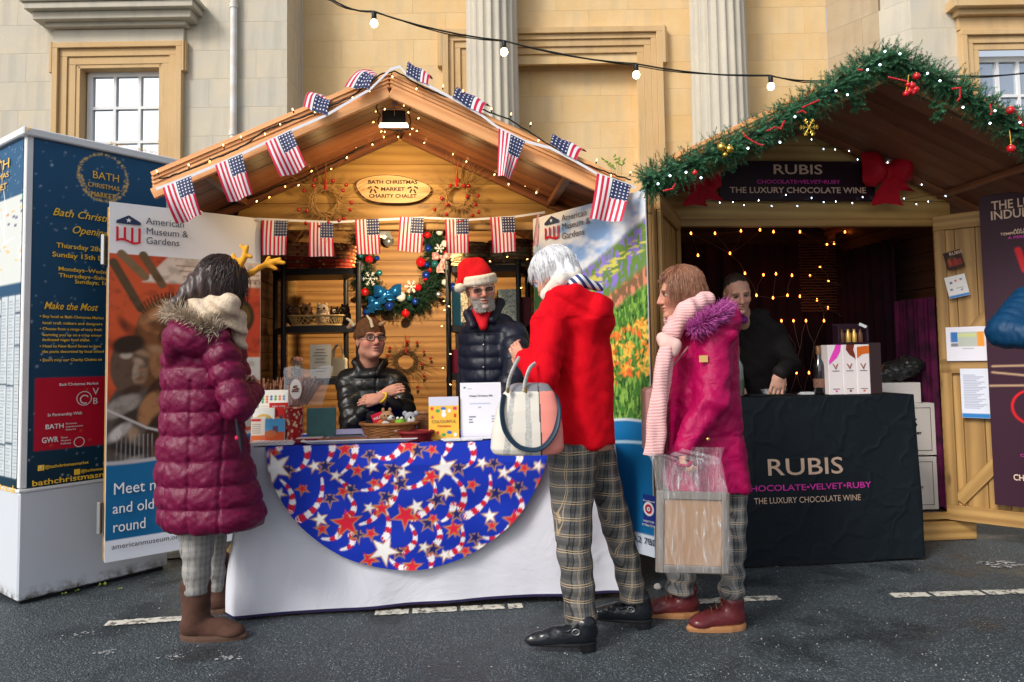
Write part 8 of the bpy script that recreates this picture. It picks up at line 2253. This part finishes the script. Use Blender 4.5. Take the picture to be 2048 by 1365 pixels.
for k,(x,y)in enumerate(((1716,190),(1872,205),(1470,272),(1615,225))):
 q=on(HB,x,y,OG)-G0;firpart('hanging_sprig',[q,q+Vector((.01,0,-.08))],.03,260,FIR1,gar,40+k,length=.04,ndl=.022)
for(x,y)in((1316,368),(1372,345),(1402,356),(1496,297),(1590,234),(1672,182),(1695,190),(1735,140),(1760,130),(1770,103),(1855,147),(1880,162),(1926,215),(1990,222),(1980,247),(1340,352),(1560,285),(2040,245),(1800,108)):
 q=on(HB,x,y,OG-.10)-G0;mb=MB();mb.ball(q,.0052,n=8,k=6);mb.obj('lamp',BULBC,gar)
for i,seq in enumerate((((1488,270),(1500,280),(1515,288),(1528,292)),((1535,262),(1550,255),(1562,258),(1570,240)),((1778,155),(1800,160),(1818,164)),((1905,178),(1920,176),(1920,195),(1913,205)),((1980,210),(1984,225),(1978,232)),((2033,225),(2040,240),(2046,255)),((1328,382),(1345,378),(1352,366)),((1595,226),(1605,222),(1614,228)),((1716,140),(1728,141)),((1606,215),(1640,200)))):
 mb=MB()
 for(a,b)in zip(seq,seq[1:]):
  n=max(2,int(math.dist(a,b)/3.2))
  for k in range(n):mb.ball(on(HB,a[0]+(b[0]-a[0])*k/n,a[1]+(b[1]-a[1])*k/n,OG-.10)-G0,.0055,n=6,k=4)
 mb.obj('bead_string',REDB,gar)
def hang(label,pts,m,grp='baubles hung on the fir garland',string=None):
 q0=on(HB,pts[0][0],pts[0][1],OG-.11);t=thing('bauble_cluster' if len(pts)>1 else 'bauble',label,'bauble',q0,0,grp)
 for(x,y,r)in pts:bauble(t,on(HB,x,y,OG-.11)-q0,r/379,m)
 if string:mb=MB();mb.tube([on(HB,*p,OG-.11)-q0 for p in string],.0022,5);mb.obj('cord',mat('yellow_cord',lin((220,170,60)),.6),t)
hang('cluster of small glossy red baubles hung right of the roof peak',[(1812,188,6),(1824,172,7),(1831,180,7),(1819,183,6),(1816,170,5),(1826,186,5)],REDB,string=((1812,182),(1816,165),(1817,150)))
hang('single red bauble tucked in the garland above the red cluster',[(1833,153,7)],REDB)
hang('red bauble on a yellow cord at the far right of the garland',[(2022,298,8)],REDB,string=((2022,288),(2019,262)))
hang('pink red bauble half buried in the garland near the right edge',[(2021,221,8)],REDB)
hang('pair of gold and white baubles on the lower left of the garland',[(1459,299,8),(1443,295,8),(1450,310,5)],GLDB)
hang('small red bauble low on the left of the garland',[(1390,346,5)],REDB)
sn=thing('gold_snowflake','gold glitter snowflake hanging from the garland left of the roof peak','ornament',on(HB,1618,255,OG-.1));snowflake(sn,Vector((0,0,0)),.048,GLDB)
VELV=mat('purple_velvet',(.045,.003,.028),.8,c2=(.08,.006,.05),vs=6,sheen=.8)
def curtain(label,P0,P1,z0,z1,amp,folds,seed=0,m=VELV,top=0):
 rng=random.Random(seed);P0,P1=Vector((*P0,0)),Vector((*P1,0));d=P1-P0;L=d.length;d.normalize();n=Vector((-d.y,d.x,0))
 nx,nz=int(folds*10),20;V=[]
 for j in range(nz+1):
  t=j/nz
  for i in range(nx+1):
   s_=i/nx;o=amp*(math.sin(s_*folds*6.283+.8*math.sin(t*2+s_*5))+.4*math.sin(s_*folds*15+seed))
   V.append(tuple(P0+d*(s_*L)+n*o+Vector((0,0,z0+(z1-z0)*t))-P0))
 F=[(j*(nx+1)+i,j*(nx+1)+i+1,(j+1)*(nx+1)+i+1,(j+1)*(nx+1)+i)for j in range(nz)for i in range(nx)]
 o=link('velvet_curtain',meshnp('velvet_curtain',V,F,m,True));o.location=P0;setp(o,label,'curtain','velvet curtains inside the wine stall');return o
a,b=HB.w(-.98,1.38,0),HB.w(.98,1.38,0);curtain('dark purple velvet curtain covering the whole back wall of the wine stall',(a.x,a.y),(b.x,b.y),.17,2.2,.02,12,1,mat('dark_velvet',(.008,.002,.006),.85,c2=(.02,.002,.012),vs=5))
a,b=HB.w(.95,.50,0),HB.w(.94,1.3,0);curtain('near black velvet curtain along the inner right wall of the wine stall',(a.x,a.y),(b.x,b.y),.18,2.1,.02,7,4,mat('dark_velvet',(.016,.004,.010)))
a,b=HB.w(.96,.07,0),HB.w(.93,.52,0);curtain('magenta tinted velvet curtain down the right wall beside the white cartons',(a.x,a.y),(b.x,b.y),.18,1.62,.022,9,2,mat('magenta_velvet',(.13,.004,.06),.7,c2=(.02,.001,.012),vs=9))
rng=random.Random(5)
nl=thing('net_lights','amber net lights with pale wires hung over the dark back curtain of the wine stall','string lights',HB.w(-.9,1.3,2.0));N0=HB.w(-.9,1.3,2.0);nl.matrix_basis=Matrix.Translation(N0)
pts_=[(1382,468),(1430,468),(1482,463),(1520,461),(1547,465),(1600,465),(1654,490),(1668,488),(1490,548),(1527,551),(1552,549),(1584,552),(1620,553),(1513,592),(1546,597),(1575,592),(1600,594),(1634,601),(1699,574),(1709,543),(1563,643),(1587,643),(1612,643),(1648,643),(1656,617),(1657,563),(1593,747),(1618,747),(1710,620),(1742,625),(1750,667),(1695,640),(1460,508),(1396,512),(1770,520),(1755,560),(1690,465),(1720,500),(1640,535)]
for(x,y)in pts_:
 q=on(HB,x,y,1.28)-N0;mb=MB();mb.lathe([(.002,-.008),(.0075,-.002),(.007,.008),(.001,.018)],c=q,n=8);mb.obj('lamp',BULBO,nl)
WIRE=mat('pale_wire',(.28,.20,.16),.5);mb=MB()
for i,(x,y)in enumerate(pts_):
 near=sorted(pts_,key=lambda p:math.dist(p,(x,y)))[1:4]
 for(x2,y2)in near:
  if y2>y or y<560:
   if y2>y+4:mb.tube([on(HB,x,y,1.29)-N0,on(HB,(x+x2)/2+rng.uniform(-6,6),(y+y2)/2,1.27)-N0,on(HB,x2,y2,1.29)-N0],.0014,4)
for(x,y,x2,y2)in((1563,643,1548,700),(1563,643,1590,690),(1587,643,1600,700),(1612,643,1602,690),(1602,690,1593,747),(1612,643,1630,690),(1648,643,1628,690),(1628,690,1618,747),(1628,690,1636,740),(1593,747,1580,785),(1593,747,1606,785),(1618,747,1608,785),(1618,747,1632,785),(1590,690,1593,747),(1585,720,1593,747)):
 mb.tube([on(HB,x,y,1.28)-N0,on(HB,(x+x2)/2+rng.uniform(-4,4),(y+y2)/2,1.26)-N0,on(HB,x2,y2,1.28)-N0],.0018,4)
mb.obj('wires',WIRE,nl)
for(x,y,z,e)in((.0,.9,1.9,.7),(.6,1.0,1.6,.5)):
 ld=bpy.data.lights.new('net_glow','POINT');ld.energy=e;ld.shadow_soft_size=.05;ld.color=(1,.35,.12);o=bpy.data.objects.new('net_glow',ld);COL.objects.link(o);o.location=HB.w(x,y,z)
wk=thing('woven_screen','dark woven willow screen at the back right inside the wine stall','screen',HB.w(.72,1.25,1.62),HB.yaw);mb=MB()
for k in range(26):
 z=.012*2*k-.02;mb.tube([(-.16+.04*i,-.03+.008*(1 if(i+k)%2 else-1),z+rng.uniform(-.003,.003))for i in range(9)],.0055,5)
mb.obj('willow_weave',mat('dark_willow',(.10,.05,.028),.6),wk)
CT0,CT1,CZ=at(1440,790,4.28),at(1828,790,4.40),.985
cP=Vector((CT0.x,CT0.y,0));cd=Vector((CT1.x-CT0.x,CT1.y-CT0.y,0));CLn=cd.length;ca=math.atan2(cd.y,cd.x)
ctb=thing('counter_table','counter table beneath the black RUBIS cloth at the wine stall','table',cP,ca)
box('table_top',(CLn/2,.26,CZ-.025),(CLn-.04,.48,.03),mat('grey_laminate',(.5,.5,.5)),ctb)
for x in(.08,CLn-.08):
 for y in(.06,.44):box('leg',(x,y,(CZ-.04)/2),(.03,.03,CZ-.04),STEEL,ctb)
g=NG('black_printed_cloth');v=g.coord();
vor=g.n('ShaderNodeTexVoronoi');vor.feature='DISTANCE_TO_EDGE';vor.inputs['Scale'].default_value=3.4
nz=g.n('ShaderNodeTexNoise');nz.inputs['Scale'].default_value=3;g.l(v,nz.inputs['Vector']);ad=g.n('ShaderNodeVectorMath',operation='MULTIPLY_ADD');g.l(nz.outputs['Color'],ad.inputs[0]);ad.inputs[1].default_value=(.5,.5,.5);g.l(v,ad.inputs[2]);g.l(ad.outputs[0],vor.inputs['Vector'])
g.b.inputs['Base Color'].default_value=(.008,.012,.016,1);g.b.inputs['Roughness'].default_value=.7;g.b.inputs['Specular IOR Level'].default_value=.12
g.bump(g.math('ADD',g.math('MULTIPLY',g.ramp(vor.outputs['Distance'],[(0,1.0),(.10,0.0)]),.35),g.noise(v,5,4,.6,1.2)),.55,.02)
BCL=g.m
cc_=drape('branded_cloth','black cloth printed RUBIS hanging to the ground over the wine stall counter','tablecloth',CLn,.48,CZ,.02,BCL,cP,ca,9,.007)
FC=Face('','','',cP+Vector((math.sin(ca),-math.cos(ca),0))*.055,cd,root=ctb)
def ctxt(px,py,st,hpx,m,wpx,bold=0,sub=True):
 t_,z_=FC.h(px,py);o=text('lettering',st,hpx*4.28/FPX/.84,m,cc_,bold=bold*hpx*4.28/FPX*.4,ext=.0004)
 xs=[q.co.x for q in o.data.vertices];k=wpx*4.28/FPX/(max(xs)-min(xs))
 for q in o.data.vertices:q.co.x*=k
 lean=-.055;o.matrix_basis=Matrix.Translation((t_,lean,z_))@Matrix.Rotation(math.pi/2,4,'X');return o
from mathutils.bvhtree import BVHTree
bvt=BVHTree.FromPolygons([v_.co.copy()for v_ in cc_.data.vertices],[tuple(p.vertices)for p in cc_.data.polygons])
for a_ in((1617,937,'RUBIS',39,CRB,156,.02),(1622,977,'CHOCOLATE•VELVET•RUBY',14,PINKT,268,.03),(1622,1002,'THE LUXURY CHOCOLATE WINE',14,CRB,222,.01)):
 o=ctxt(*a_)
 import bmesh
 bm=bmesh.new();bm.from_mesh(o.data);bm.free()
 for v_ in o.data.vertices:
  w_=o.matrix_basis@v_.co;hp_=bvt.ray_cast(Vector((w_.x,-.5,w_.z)),Vector((0,1,0)))
  if hp_[0]is not None:v_.co.z=-(hp_[0].y-.0025)+o.matrix_basis.translation.y*1.0 if False else(o.matrix_basis.translation.y-(hp_[0].y-.003))
CTZ=CZ+.003
def cw(px,D,dz=0):return wz(px,D,CTZ+dz)
def bottle(label,px,D,gm,lab,capm,s=1.0):
 t=thing('wine_bottle',label,'bottle',cw(px,D),0,'wine bottles on the counter');mb=MB()
 mb.lathe([(.030*s,0),(.036*s,.006),(.036*s,.17*s),(.032*s,.195*s),(.016*s,.225*s),(.0135*s,.285*s),(.0135*s,.29*s)],n=24);mb.obj('glass',gm,t)
 mb=MB();mb.lathe([(.0368*s,.045*s),(.0368*s,.10*s)],n=24);mb.obj('label',lab,t)
 mb=MB();mb.lathe([(.0150*s,.255*s),(.0155*s,.305*s),(.012*s,.308*s)],n=16);mb.obj('capsule',capm,t)
DGL=mat('dark_glass',(.012,.010,.012),.04,spec=.8,coat=.5)
bottle('dark wine bottle with brown label standing left of the white wine cartons',1640,4.50,DGL,mat('brown_label',lin((90,60,56)),.5,c2=lin((150,110,90)),vs=90),mat('amber_capsule',lin((130,92,58)),.3),.98)
bottle('clear green bottle with orange capsule beside the purple fur hood',1477,4.45,mat('pale_glass',(.14,.17,.15),.05,spec=.8,coat=.4),mat('green_label',lin((70,84,70)),.5),mat('orange_capsule',lin((196,112,36)),.4),1.0)
def wbox(label,px,D,w,h,sw,m,extra=None,yaw=0):
 t=thing('wine_carton',label,'box',cw(px,D),yaw,'tall wine cartons on the counter');box('carton',(0,0,h/2),(w,.085,h),m,t)
 if sw:
  mb=MB();pts=[Vector((x*w,-.0445,z*h))for x,z in sw];n=len(pts)//2;mb.add(pts,[(i,i+1,2*n-2-i,2*n-1-i)for i in range(n-1)]);mb.obj('swirl',extra,t)
  mb=MB();mb.tube([(-.018,-.0448,.19),(-.010,-.0448,.178),(-.001,-.0448,.158),(.006,-.0448,.178),(.016,-.0448,.19)],[.002,.0035,.003,.0035,.002],6);mb.obj('emblem',mat('bronze_print',lin((150,90,76)),.5),t)
  for z in(.145,.035):box('lettering',(0,-.0435,z),(.045,.002,.004),GREYT,t,ch=0)
  mb=MB();mb.ball((.0,-.0435,.022),(.008,.002,.006),n=10,k=6);mb.obj('seal',extra,t)
 return t
WBX=mat('white_carton',lin((232,222,222)),.4)
wy=ca
wbox('white wine carton with a magenta swirl, leftmost of the three',1666,4.47,.092,.305,[(-.45,.68),(-.30,.78),(-.05,.92),(.05,1.0),(.42,1.0),(.34,.86),(.1,.74),(-.45,.60)],WBX,PINKT,wy)
wbox('white wine carton with a dark brown swirl, middle of the three',1694,4.475,.086,.305,[(-.2,1.0),(-.25,.9),(0,.80),(.42,.72),(.46,.68),(.42,.80),(.30,.9),(.40,1.0)],WBX,mat('brown_swirl',lin((120,50,36)),.5),wy)
wbox('white wine carton with an orange swirl, rightmost of the three',1721,4.48,.086,.305,[(-.45,.95),(-.1,.96),(.2,.97),(.48,.97),(.48,.82),(.2,.82),(-.1,.80),(-.45,.72)],WBX,mat('orange_swirl',lin((212,104,34)),.5),wy)
wbox('tall dark brown wine carton right of the three white ones',1746,4.49,.075,.315,None,mat('dark_carton',lin((58,44,46)),.35),None,wy)
gb2=thing('gift_pack','open dark gift pack of four small bottles on top of the wine cartons','box',wz(1702,4.50,CTZ+.308),wy)
box('back',(0,.03,.065),(.20,.012,.13),AUBG,gb2);box('tray',(0,0,.006),(.20,.07,.012),AUBG,gb2)
for x in(-.094,.094):box('side',(x,0,.066),(.012,.068,.106),AUBG,gb2)
for x,m_ in((-.062,mat('bronze_foil',lin((96,64,50)),.35)),(-.02,mat('gold_foil',lin((214,176,96)),.3,metal=.5)),(.02,mat('gold_foil',lin((214,176,96)),.3)),(.06,mat('bronze_foil',lin((96,64,50))))):
 mb=MB();mb.lathe([(.015,.013),(.016,.016),(.016,.065),(.008,.080),(.008,.094),(.0,.095)],c=(x,-.005,0),n=14);mb.obj('small_bottle',m_,gb2)
box('price_tag',(.06,-.037,.115),(.05,.003,.018),WHITE,gb2,Matrix.Rotation(.4,3,'Y'))
tp_=thing('tasting_tray','clear plastic tub of tasting cups under the hand of the stall man','tub',cw(1548,4.57));mb=MB();mb.lathe([(.065,.0),(.085,.032),(.089,.034),(.083,.032),(.062,.003)],n=28,sy=.7);mb.obj('tub',CLEAR,tp_)
for k in range(7):mb=MB();mb.lathe([(.010,.004),(.013,.03)],c=(-.05+.017*k,.01*(k%2),0),n=10);mb.obj('cup',CLEAR,tp_)
nb=thing('card_stack','small stack of white cards on the counter beside the dark bottle','cards',cw(1612,4.52),wy);
for k in range(3):box('card',(.004*k,0,.003+.005*k),(.085-.01*k,.05,.004),WHITE,nb,Matrix.Rotation(.05*k,3,'Z'))
dm=thing('dark_tray','thin black tray lying on the counter in front of the stall man','tray',cw(1540,4.5),wy);box('tray',(0,0,.003),(.30,.12,.006),BLACK,dm)
def carton(label,cor,D,z0,h,w,yaw):
 t=thing('white_carton',label,'box',(wz(cor,D,z0).x,D,z0),yaw,'white printed cartons stacked beside the counter');box('box',(0,.15,h/2),(w,.30,h),mat('white_card',lin((226,220,214)),.5),t,ch=.002)
 r_=MB()
 for(x0,z0_,x1,z1_)in((-w/2+.03,.03,w/2-.03,.034),(-w/2+.03,h-.034,w/2-.03,h-.03),(w/2-.034,.03,w/2-.03,h-.03),(-w/2+.03,.03,-w/2+.034,h-.03)):
  r_.add([(x0,-.0015,z0_),(x1,-.0015,z0_),(x1,-.0015,z1_),(x0,-.0015,z1_)],[(0,1,2,3)])
 r_.obj('printed_border',DT,t)
 for(s_,x,z,sz,m_,bo)in(('RUBIS',-.03,h*.62,.085,DT,.001),('CHOCOLATE•VELVET•RUBY',-.02,h*.42,.022,DT,.001),('Wine',.065,h*.24,.03,DT,0)):
  o=text('lettering',s_,sz,m_,t,bold=bo,shear=.4 if s_=='Wine' else 0);xs=[q.co.x for q in o.data.vertices];wd={'RUBIS':.26,'Wine':.055}.get(s_,.30)
  for q in o.data.vertices:q.co.x*=wd/(max(xs)-min(xs))
  o.matrix_basis=Matrix.Translation((x,-.0022,z))@Matrix.Rotation(math.pi/2,4,'X')
 return t
zb=HB.w(.5,.2,0).y;CZ0=.165
h1=.355
carton('lower white carton printed RUBIS on the wine stall floor',1812,4.98,CZ0,h1,.46,R(2))
carton('upper white carton printed RUBIS stacked on the lower one',1808,4.99,CZ0+h1+.012,h1,.46,R(2))
t=thing('white_carton','plain white carton on top of the printed cartons','box',(wz(1780,5.0,1).x,5.0,CZ0+2*h1+.014),R(-4),'white printed cartons stacked beside the counter');box('box',(0,.15,.07),(.42,.28,.14),mat('white_card',lin((226,220,214))),t)
cl=Clay();M_=Matrix.Rotation(.10,3,'Y');bz=wz(1806,5.02,CZ0+2*h1+.16)
bb=thing('black_plastic_sack','shiny crumpled black plastic sack lying on the top carton','sack',bz)
cl.ell((-.03,.12,.065),(.21,.13,.070),.03,Matrix.Rotation(-.25,3,'Y'));cl.ell((.10,.12,.10),(.10,.11,.07),.04)
cl.mesh('sack',mat('black_polythene',(.03,.032,.032),.18,coat=.3,bs=.9,bscale=18,bd=.02),bb,.008,disp=lambda V:.012*n3(V,24,3)+.007*n3(V,60,1)+.004*np.abs(np.sin(V[:,2]*90+20*V[:,0])),floor=0)
DH,DE=Vector((2.88,4.86,0)),Vector((3.50,4.31,0));dd_=(DE-DH).normalized();dn=Vector((dd_.y,-dd_.x,0));da_=math.atan2(dd_.y,dd_.x)
def onDoor(name,label,cat,px,py,wpx,hpx,art,tilt=0,off=.047,group=None,extra=()):
 P0=DH+dn*off;t_,z_=hit(px,py,P0,dd_);c=P0+dd_*t_;c.z=z_
 t1,_=hit(px+wpx/2,py,P0,dd_);t0,_=hit(px-wpx/2,py,P0,dd_);w_=t1-t0;h_=hpx*c.y/FPX
 t=thing(name,label,cat,c,da_,group);p=Print(w_,h_,.0045,art[0])
 for a_ in art[1:]:getattr(p,a_[0])(*[q*(w_ if i%2==0 else h_)if i<4 else q for i,q in enumerate(a_[1:])])
 rot=Matrix.Rotation(tilt,4,'Y');o=p.obj('printed_sheet',PRINT,t,pos=lambda x,y:np.stack([x-w_/2,-.0022+0*x,y-h_/2],-1));o.matrix_basis=rot
 box('backing',(0,0,0),(w_,.003,h_),WHITE,t,Matrix.Rotation(tilt,3,'Y'),ch=0)
 for(s_,x,z,sz,m_)in extra:
  q=text('lettering',s_,sz,m_,t);q.matrix_basis=rot@Matrix.Translation((x*w_,-.0035,z*h_))@Matrix.Rotation(math.pi/2,4,'X')
 return t
onDoor('photo_card','small dark red photo card pinned highest on the open door','card',1908,520,36,36,[LN(50,20,18),('rect',.1,.15,.9,.5,LN(130,40,26)),('rect',.2,.55,.5,.7,LN(70,60,30)),('rect',.15,.2,.3,.6,LN(170,70,40)),('rect',.5,.2,.62,.6,LN(160,50,40))],tilt=-.22,extra=[('RUBIS',.2,.34,.03,CRB)])
onDoor('notice','small white card of coloured badges hanging tilted below the photo card','notice',1914,573,42,44,[LN(236,232,230),('rect',0,0,1,.12,LN(60,130,200)),('rect',.2,.65,.32,.75,LN(60,70,130)),('rect',.45,.72,.55,.8,LN(220,60,40)),('rect',.7,.75,.82,.82,LN(40,80,140)),('rect',.15,.35,.27,.43,LN(40,60,110)),('rect',.45,.4,.8,.43,LN(120,140,160)),('rect',.65,.28,.75,.34,LN(40,60,130))],tilt=-.18)
onDoor('notice','landscape white notice with blue, green and orange blocks on the open door','notice',1932,688,80,68,[LN(236,234,244),('rect',.12,.55,.3,.85,LN(60,120,190)),('rect',.30,.42,.78,.85,LN(190,196,186)),('rect',.30,.70,.78,.80,LN(206,216,150)),('rect',.78,.42,.96,.85,LN(240,160,60)),('rect',.12,.42,.3,.52,LN(130,130,140)),('rect',.4,.35,.7,.37,LN(150,150,160))])
onDoor('notice','portrait white letter with a blue strip along its foot on the open door','notice',1950,787,56,98,[LN(226,230,244),('rect',0,0,1,.09,LN(50,130,200))]+[('rect',.1,.86-.035*k,.55+.4*((k*37)%10)/10,.872-.035*k,LN(120,130,160))for k in range(20)])
P0=DH+dn*.075;t0,z1_=hit(1957,388,P0,dd_);Pp=P0+dd_*t0;PZ0,PZ1=.27,2.24;PWd=.80
ps=Face('wine_poster','tall aubergine poster with cream lettering and red ring at the right edge of the photo','poster',(Pp.x,Pp.y),dd_)
pw_=Print(PWd,PZ1-PZ0,.0065,lin((58,28,46)));
def pq(px,py):t_,z_=ps.h(px,py);return t_,z_-PZ0
for(a_,b_)in(((1985,733),(2060,731)),((1985,745),(2060,752)),((1980,772),(2060,771))):pw_.stripe_line([pq(*a_),pq(*b_)],.011,lin((196,160,128)))
cx_,cy_=pq(2066,815);pw_.ring(cx_,cy_,.105,.012,lin((236,24,34)))
q1=pq(2036,500);q2_=pq(2050,540);pw_.stripe_line([q1,q2_],.035,lin((214,28,40)))
pw_.obj('printed_face',PRINT,ps.root,pos=lambda x,y:np.stack([x,-.004+0*x,y+PZ0],-1));box('backing',(PWd/2,.006,(PZ0+PZ1)/2),(PWd,.016,PZ1-PZ0),AUBG,ps.root)
ps.txt(1983,414,'THE LUXURY',21,CRB,wpx=150,bold=.03);ps.txt(1981,434,'INDULGENCE',21,CRB,wpx=160,bold=.03)
ps.txt(2027,462,'AN INTENSE',6,CRB,wpx=66,bold=.03);ps.txt(2001,470,'TEMPRANILLO AND',6,CRB,wpx=92,bold=.03);ps.txt(2016,477,'A PERFECT',6,PINKT,wpx=58,bold=.03)
ps.txt(2041,911,'CHOCOLATE',7,PINKT,wpx=60);ps.txt(2027,955,'CHOCOLATE',14,CRB,wpx=96,bold=.03)
#litter on the road
def gpt(px,py):
 d=RC@Vector(((px-1024)/FPX,-(py-PPY)/FPX,-1));t=-EYE/d.z;return Vector((d.x*t,d.y*t,0))
PEB=mat('grey_stone',(.30,.28,.27),.8,c2=(.45,.42,.40),vs=60)
def stone_(label,px,py,r,seed,m=PEB):
 t=thing('stone',label,'stone',gpt(px,py),seed,'stones lying on the road');V,_=None,None;rr=random.Random(seed)
 mb=MB();mb.ball((0,0,r*.55),(r,r*.7,r*.62),n=7,k=5);mb.v=[(x*rr.uniform(.8,1.2),y*rr.uniform(.8,1.2),max(0,z*rr.uniform(.85,1.15)))for x,y,z in mb.v];mb.s=[False]*len(mb.s);mb.obj('stone',m,t)
stone_('angular grey stone on the road below the oxblood boots',1436,1263,.024,3)
stone_('pale crumpled scrap by the toe of the rear oxblood boot',1316,1180,.028,5)
SPL=mat('pale_spatter',(.42,.44,.46),.6)
def spatter(label,px,py,r,n,seed):
 rr=random.Random(seed);mb=MB()
 for _ in range(n):
  a,q=rr.random()*6.28,rr.random()**.7*r;c=gpt(px,py)+Vector((q*math.cos(a)*2.0,q*math.sin(a),.0045));s_=rr.uniform(.25,1)*r*.22
  k=7;mb.add([c+Vector((s_*rr.uniform(.5,1.2)*math.cos(6.283*j/k)*1.5,s_*rr.uniform(.5,1.2)*math.sin(6.283*j/k),0))for j in range(k)],[tuple(range(k))])
 setp(mb.obj('road_stain',SPL),label,kind='structure')
for i,(px,py,r,n)in enumerate(((1600,1128,.055,60),(1545,1132,.04,30),(2005,1130,.07,50),(1250,1318,.012,6),(1390,1352,.02,8),(170,1270,.03,16),(215,1306,.03,20),(340,1316,.03,24),(460,1318,.03,18),(603,1332,.014,6),(1440,1290,.012,6),(1490,1316,.014,8))):spatter('pale spill marks on the asphalt',px,py,r,n,i)
rr=random.Random(9);mb=MB();GRT=mat('pale_grit',(.34,.34,.33),.7)
for _ in range(900):
 px,py=rr.uniform(-60,2110),1080+290*rr.random()**.8;c=gpt(px,py);s_=rr.uniform(.0012,.0035)*(1.6 if rr.random()<.08 else 1)
 mb.ball(c+Vector((0,0,s_*.4)),(s_,s_*rr.uniform(.6,1.2),s_*.6),n=5,k=3)
setp(mb.obj('grit',GRT),'scattered pale grit on the wet asphalt','grit',kind='stuff')
LFM=mat('green_leaf',(.16,.30,.04),.5,c2=(.30,.34,.05),vs=40)
for(lab,px,py,r)in(('bright green leaf on the ground beside the kiosk base, the largest',205,1172,.022),('small green leaf by the kiosk base left of the largest one',154,1184,.013),('small yellow green leaf farthest left at the kiosk base',128,1190,.014),('small green leaf on the asphalt right of the largest one',240,1180,.012)):
 c=gpt(px,py);t=thing('fallen_leaf',lab,'leaf',c,rr.random()*3,'fallen green leaves by the kiosk');mb=MB();n=9;vs=[(0,0,.006)]
 for k in range(n):a=6.283*k/n;vs.append((r*(1 if k%2 else .7)*math.cos(a),r*(1 if k%2 else .7)*math.sin(a),.004+.35*r*(k%3)))
 mb.add(vs,[(0,k+1,(k+1)%n+1)for k in range(n)]);mb.obj('blade',LFM,t)
wd=thing('weed_tuft','small green sprig showing above the right eave of the flag-decked chalet','plant',at(1238,345,5.2));mb=MB()
for k,(dx,dz)in enumerate(((-.09,.08),(-.03,.12),(.04,.09),(-.06,.05),(.0,.10),(-.12,.10))):
 mb.tube([(0,0,-.3),(dx*.5,0,dz*.5),(dx,-.01,dz)],[.003,.002,.001],4)
 for q in(.6,.8,1.0):mb.ball((dx*q,-.01,dz*q),(.016,.004,.007),n=6,k=4,rot=Matrix.Rotation(rr.uniform(-1,1),3,'Y'))
mb.obj('leaves',LFM,wd)
cbx=thing('power_cable','black power cable lying on the ground behind the kiosk','cable',gpt(330,1122));c0=Vector(cbx.location);mb=MB();mb.tube([gpt(300,1124)-c0+Vector((0,0,.008)),Vector((0,0,.008)),gpt(380,1119)-c0+Vector((0,0,.008)),gpt(470,1121)-c0+Vector((0,0,.008))],.007,6);mb.obj('cable',BLKCAB,cbx)
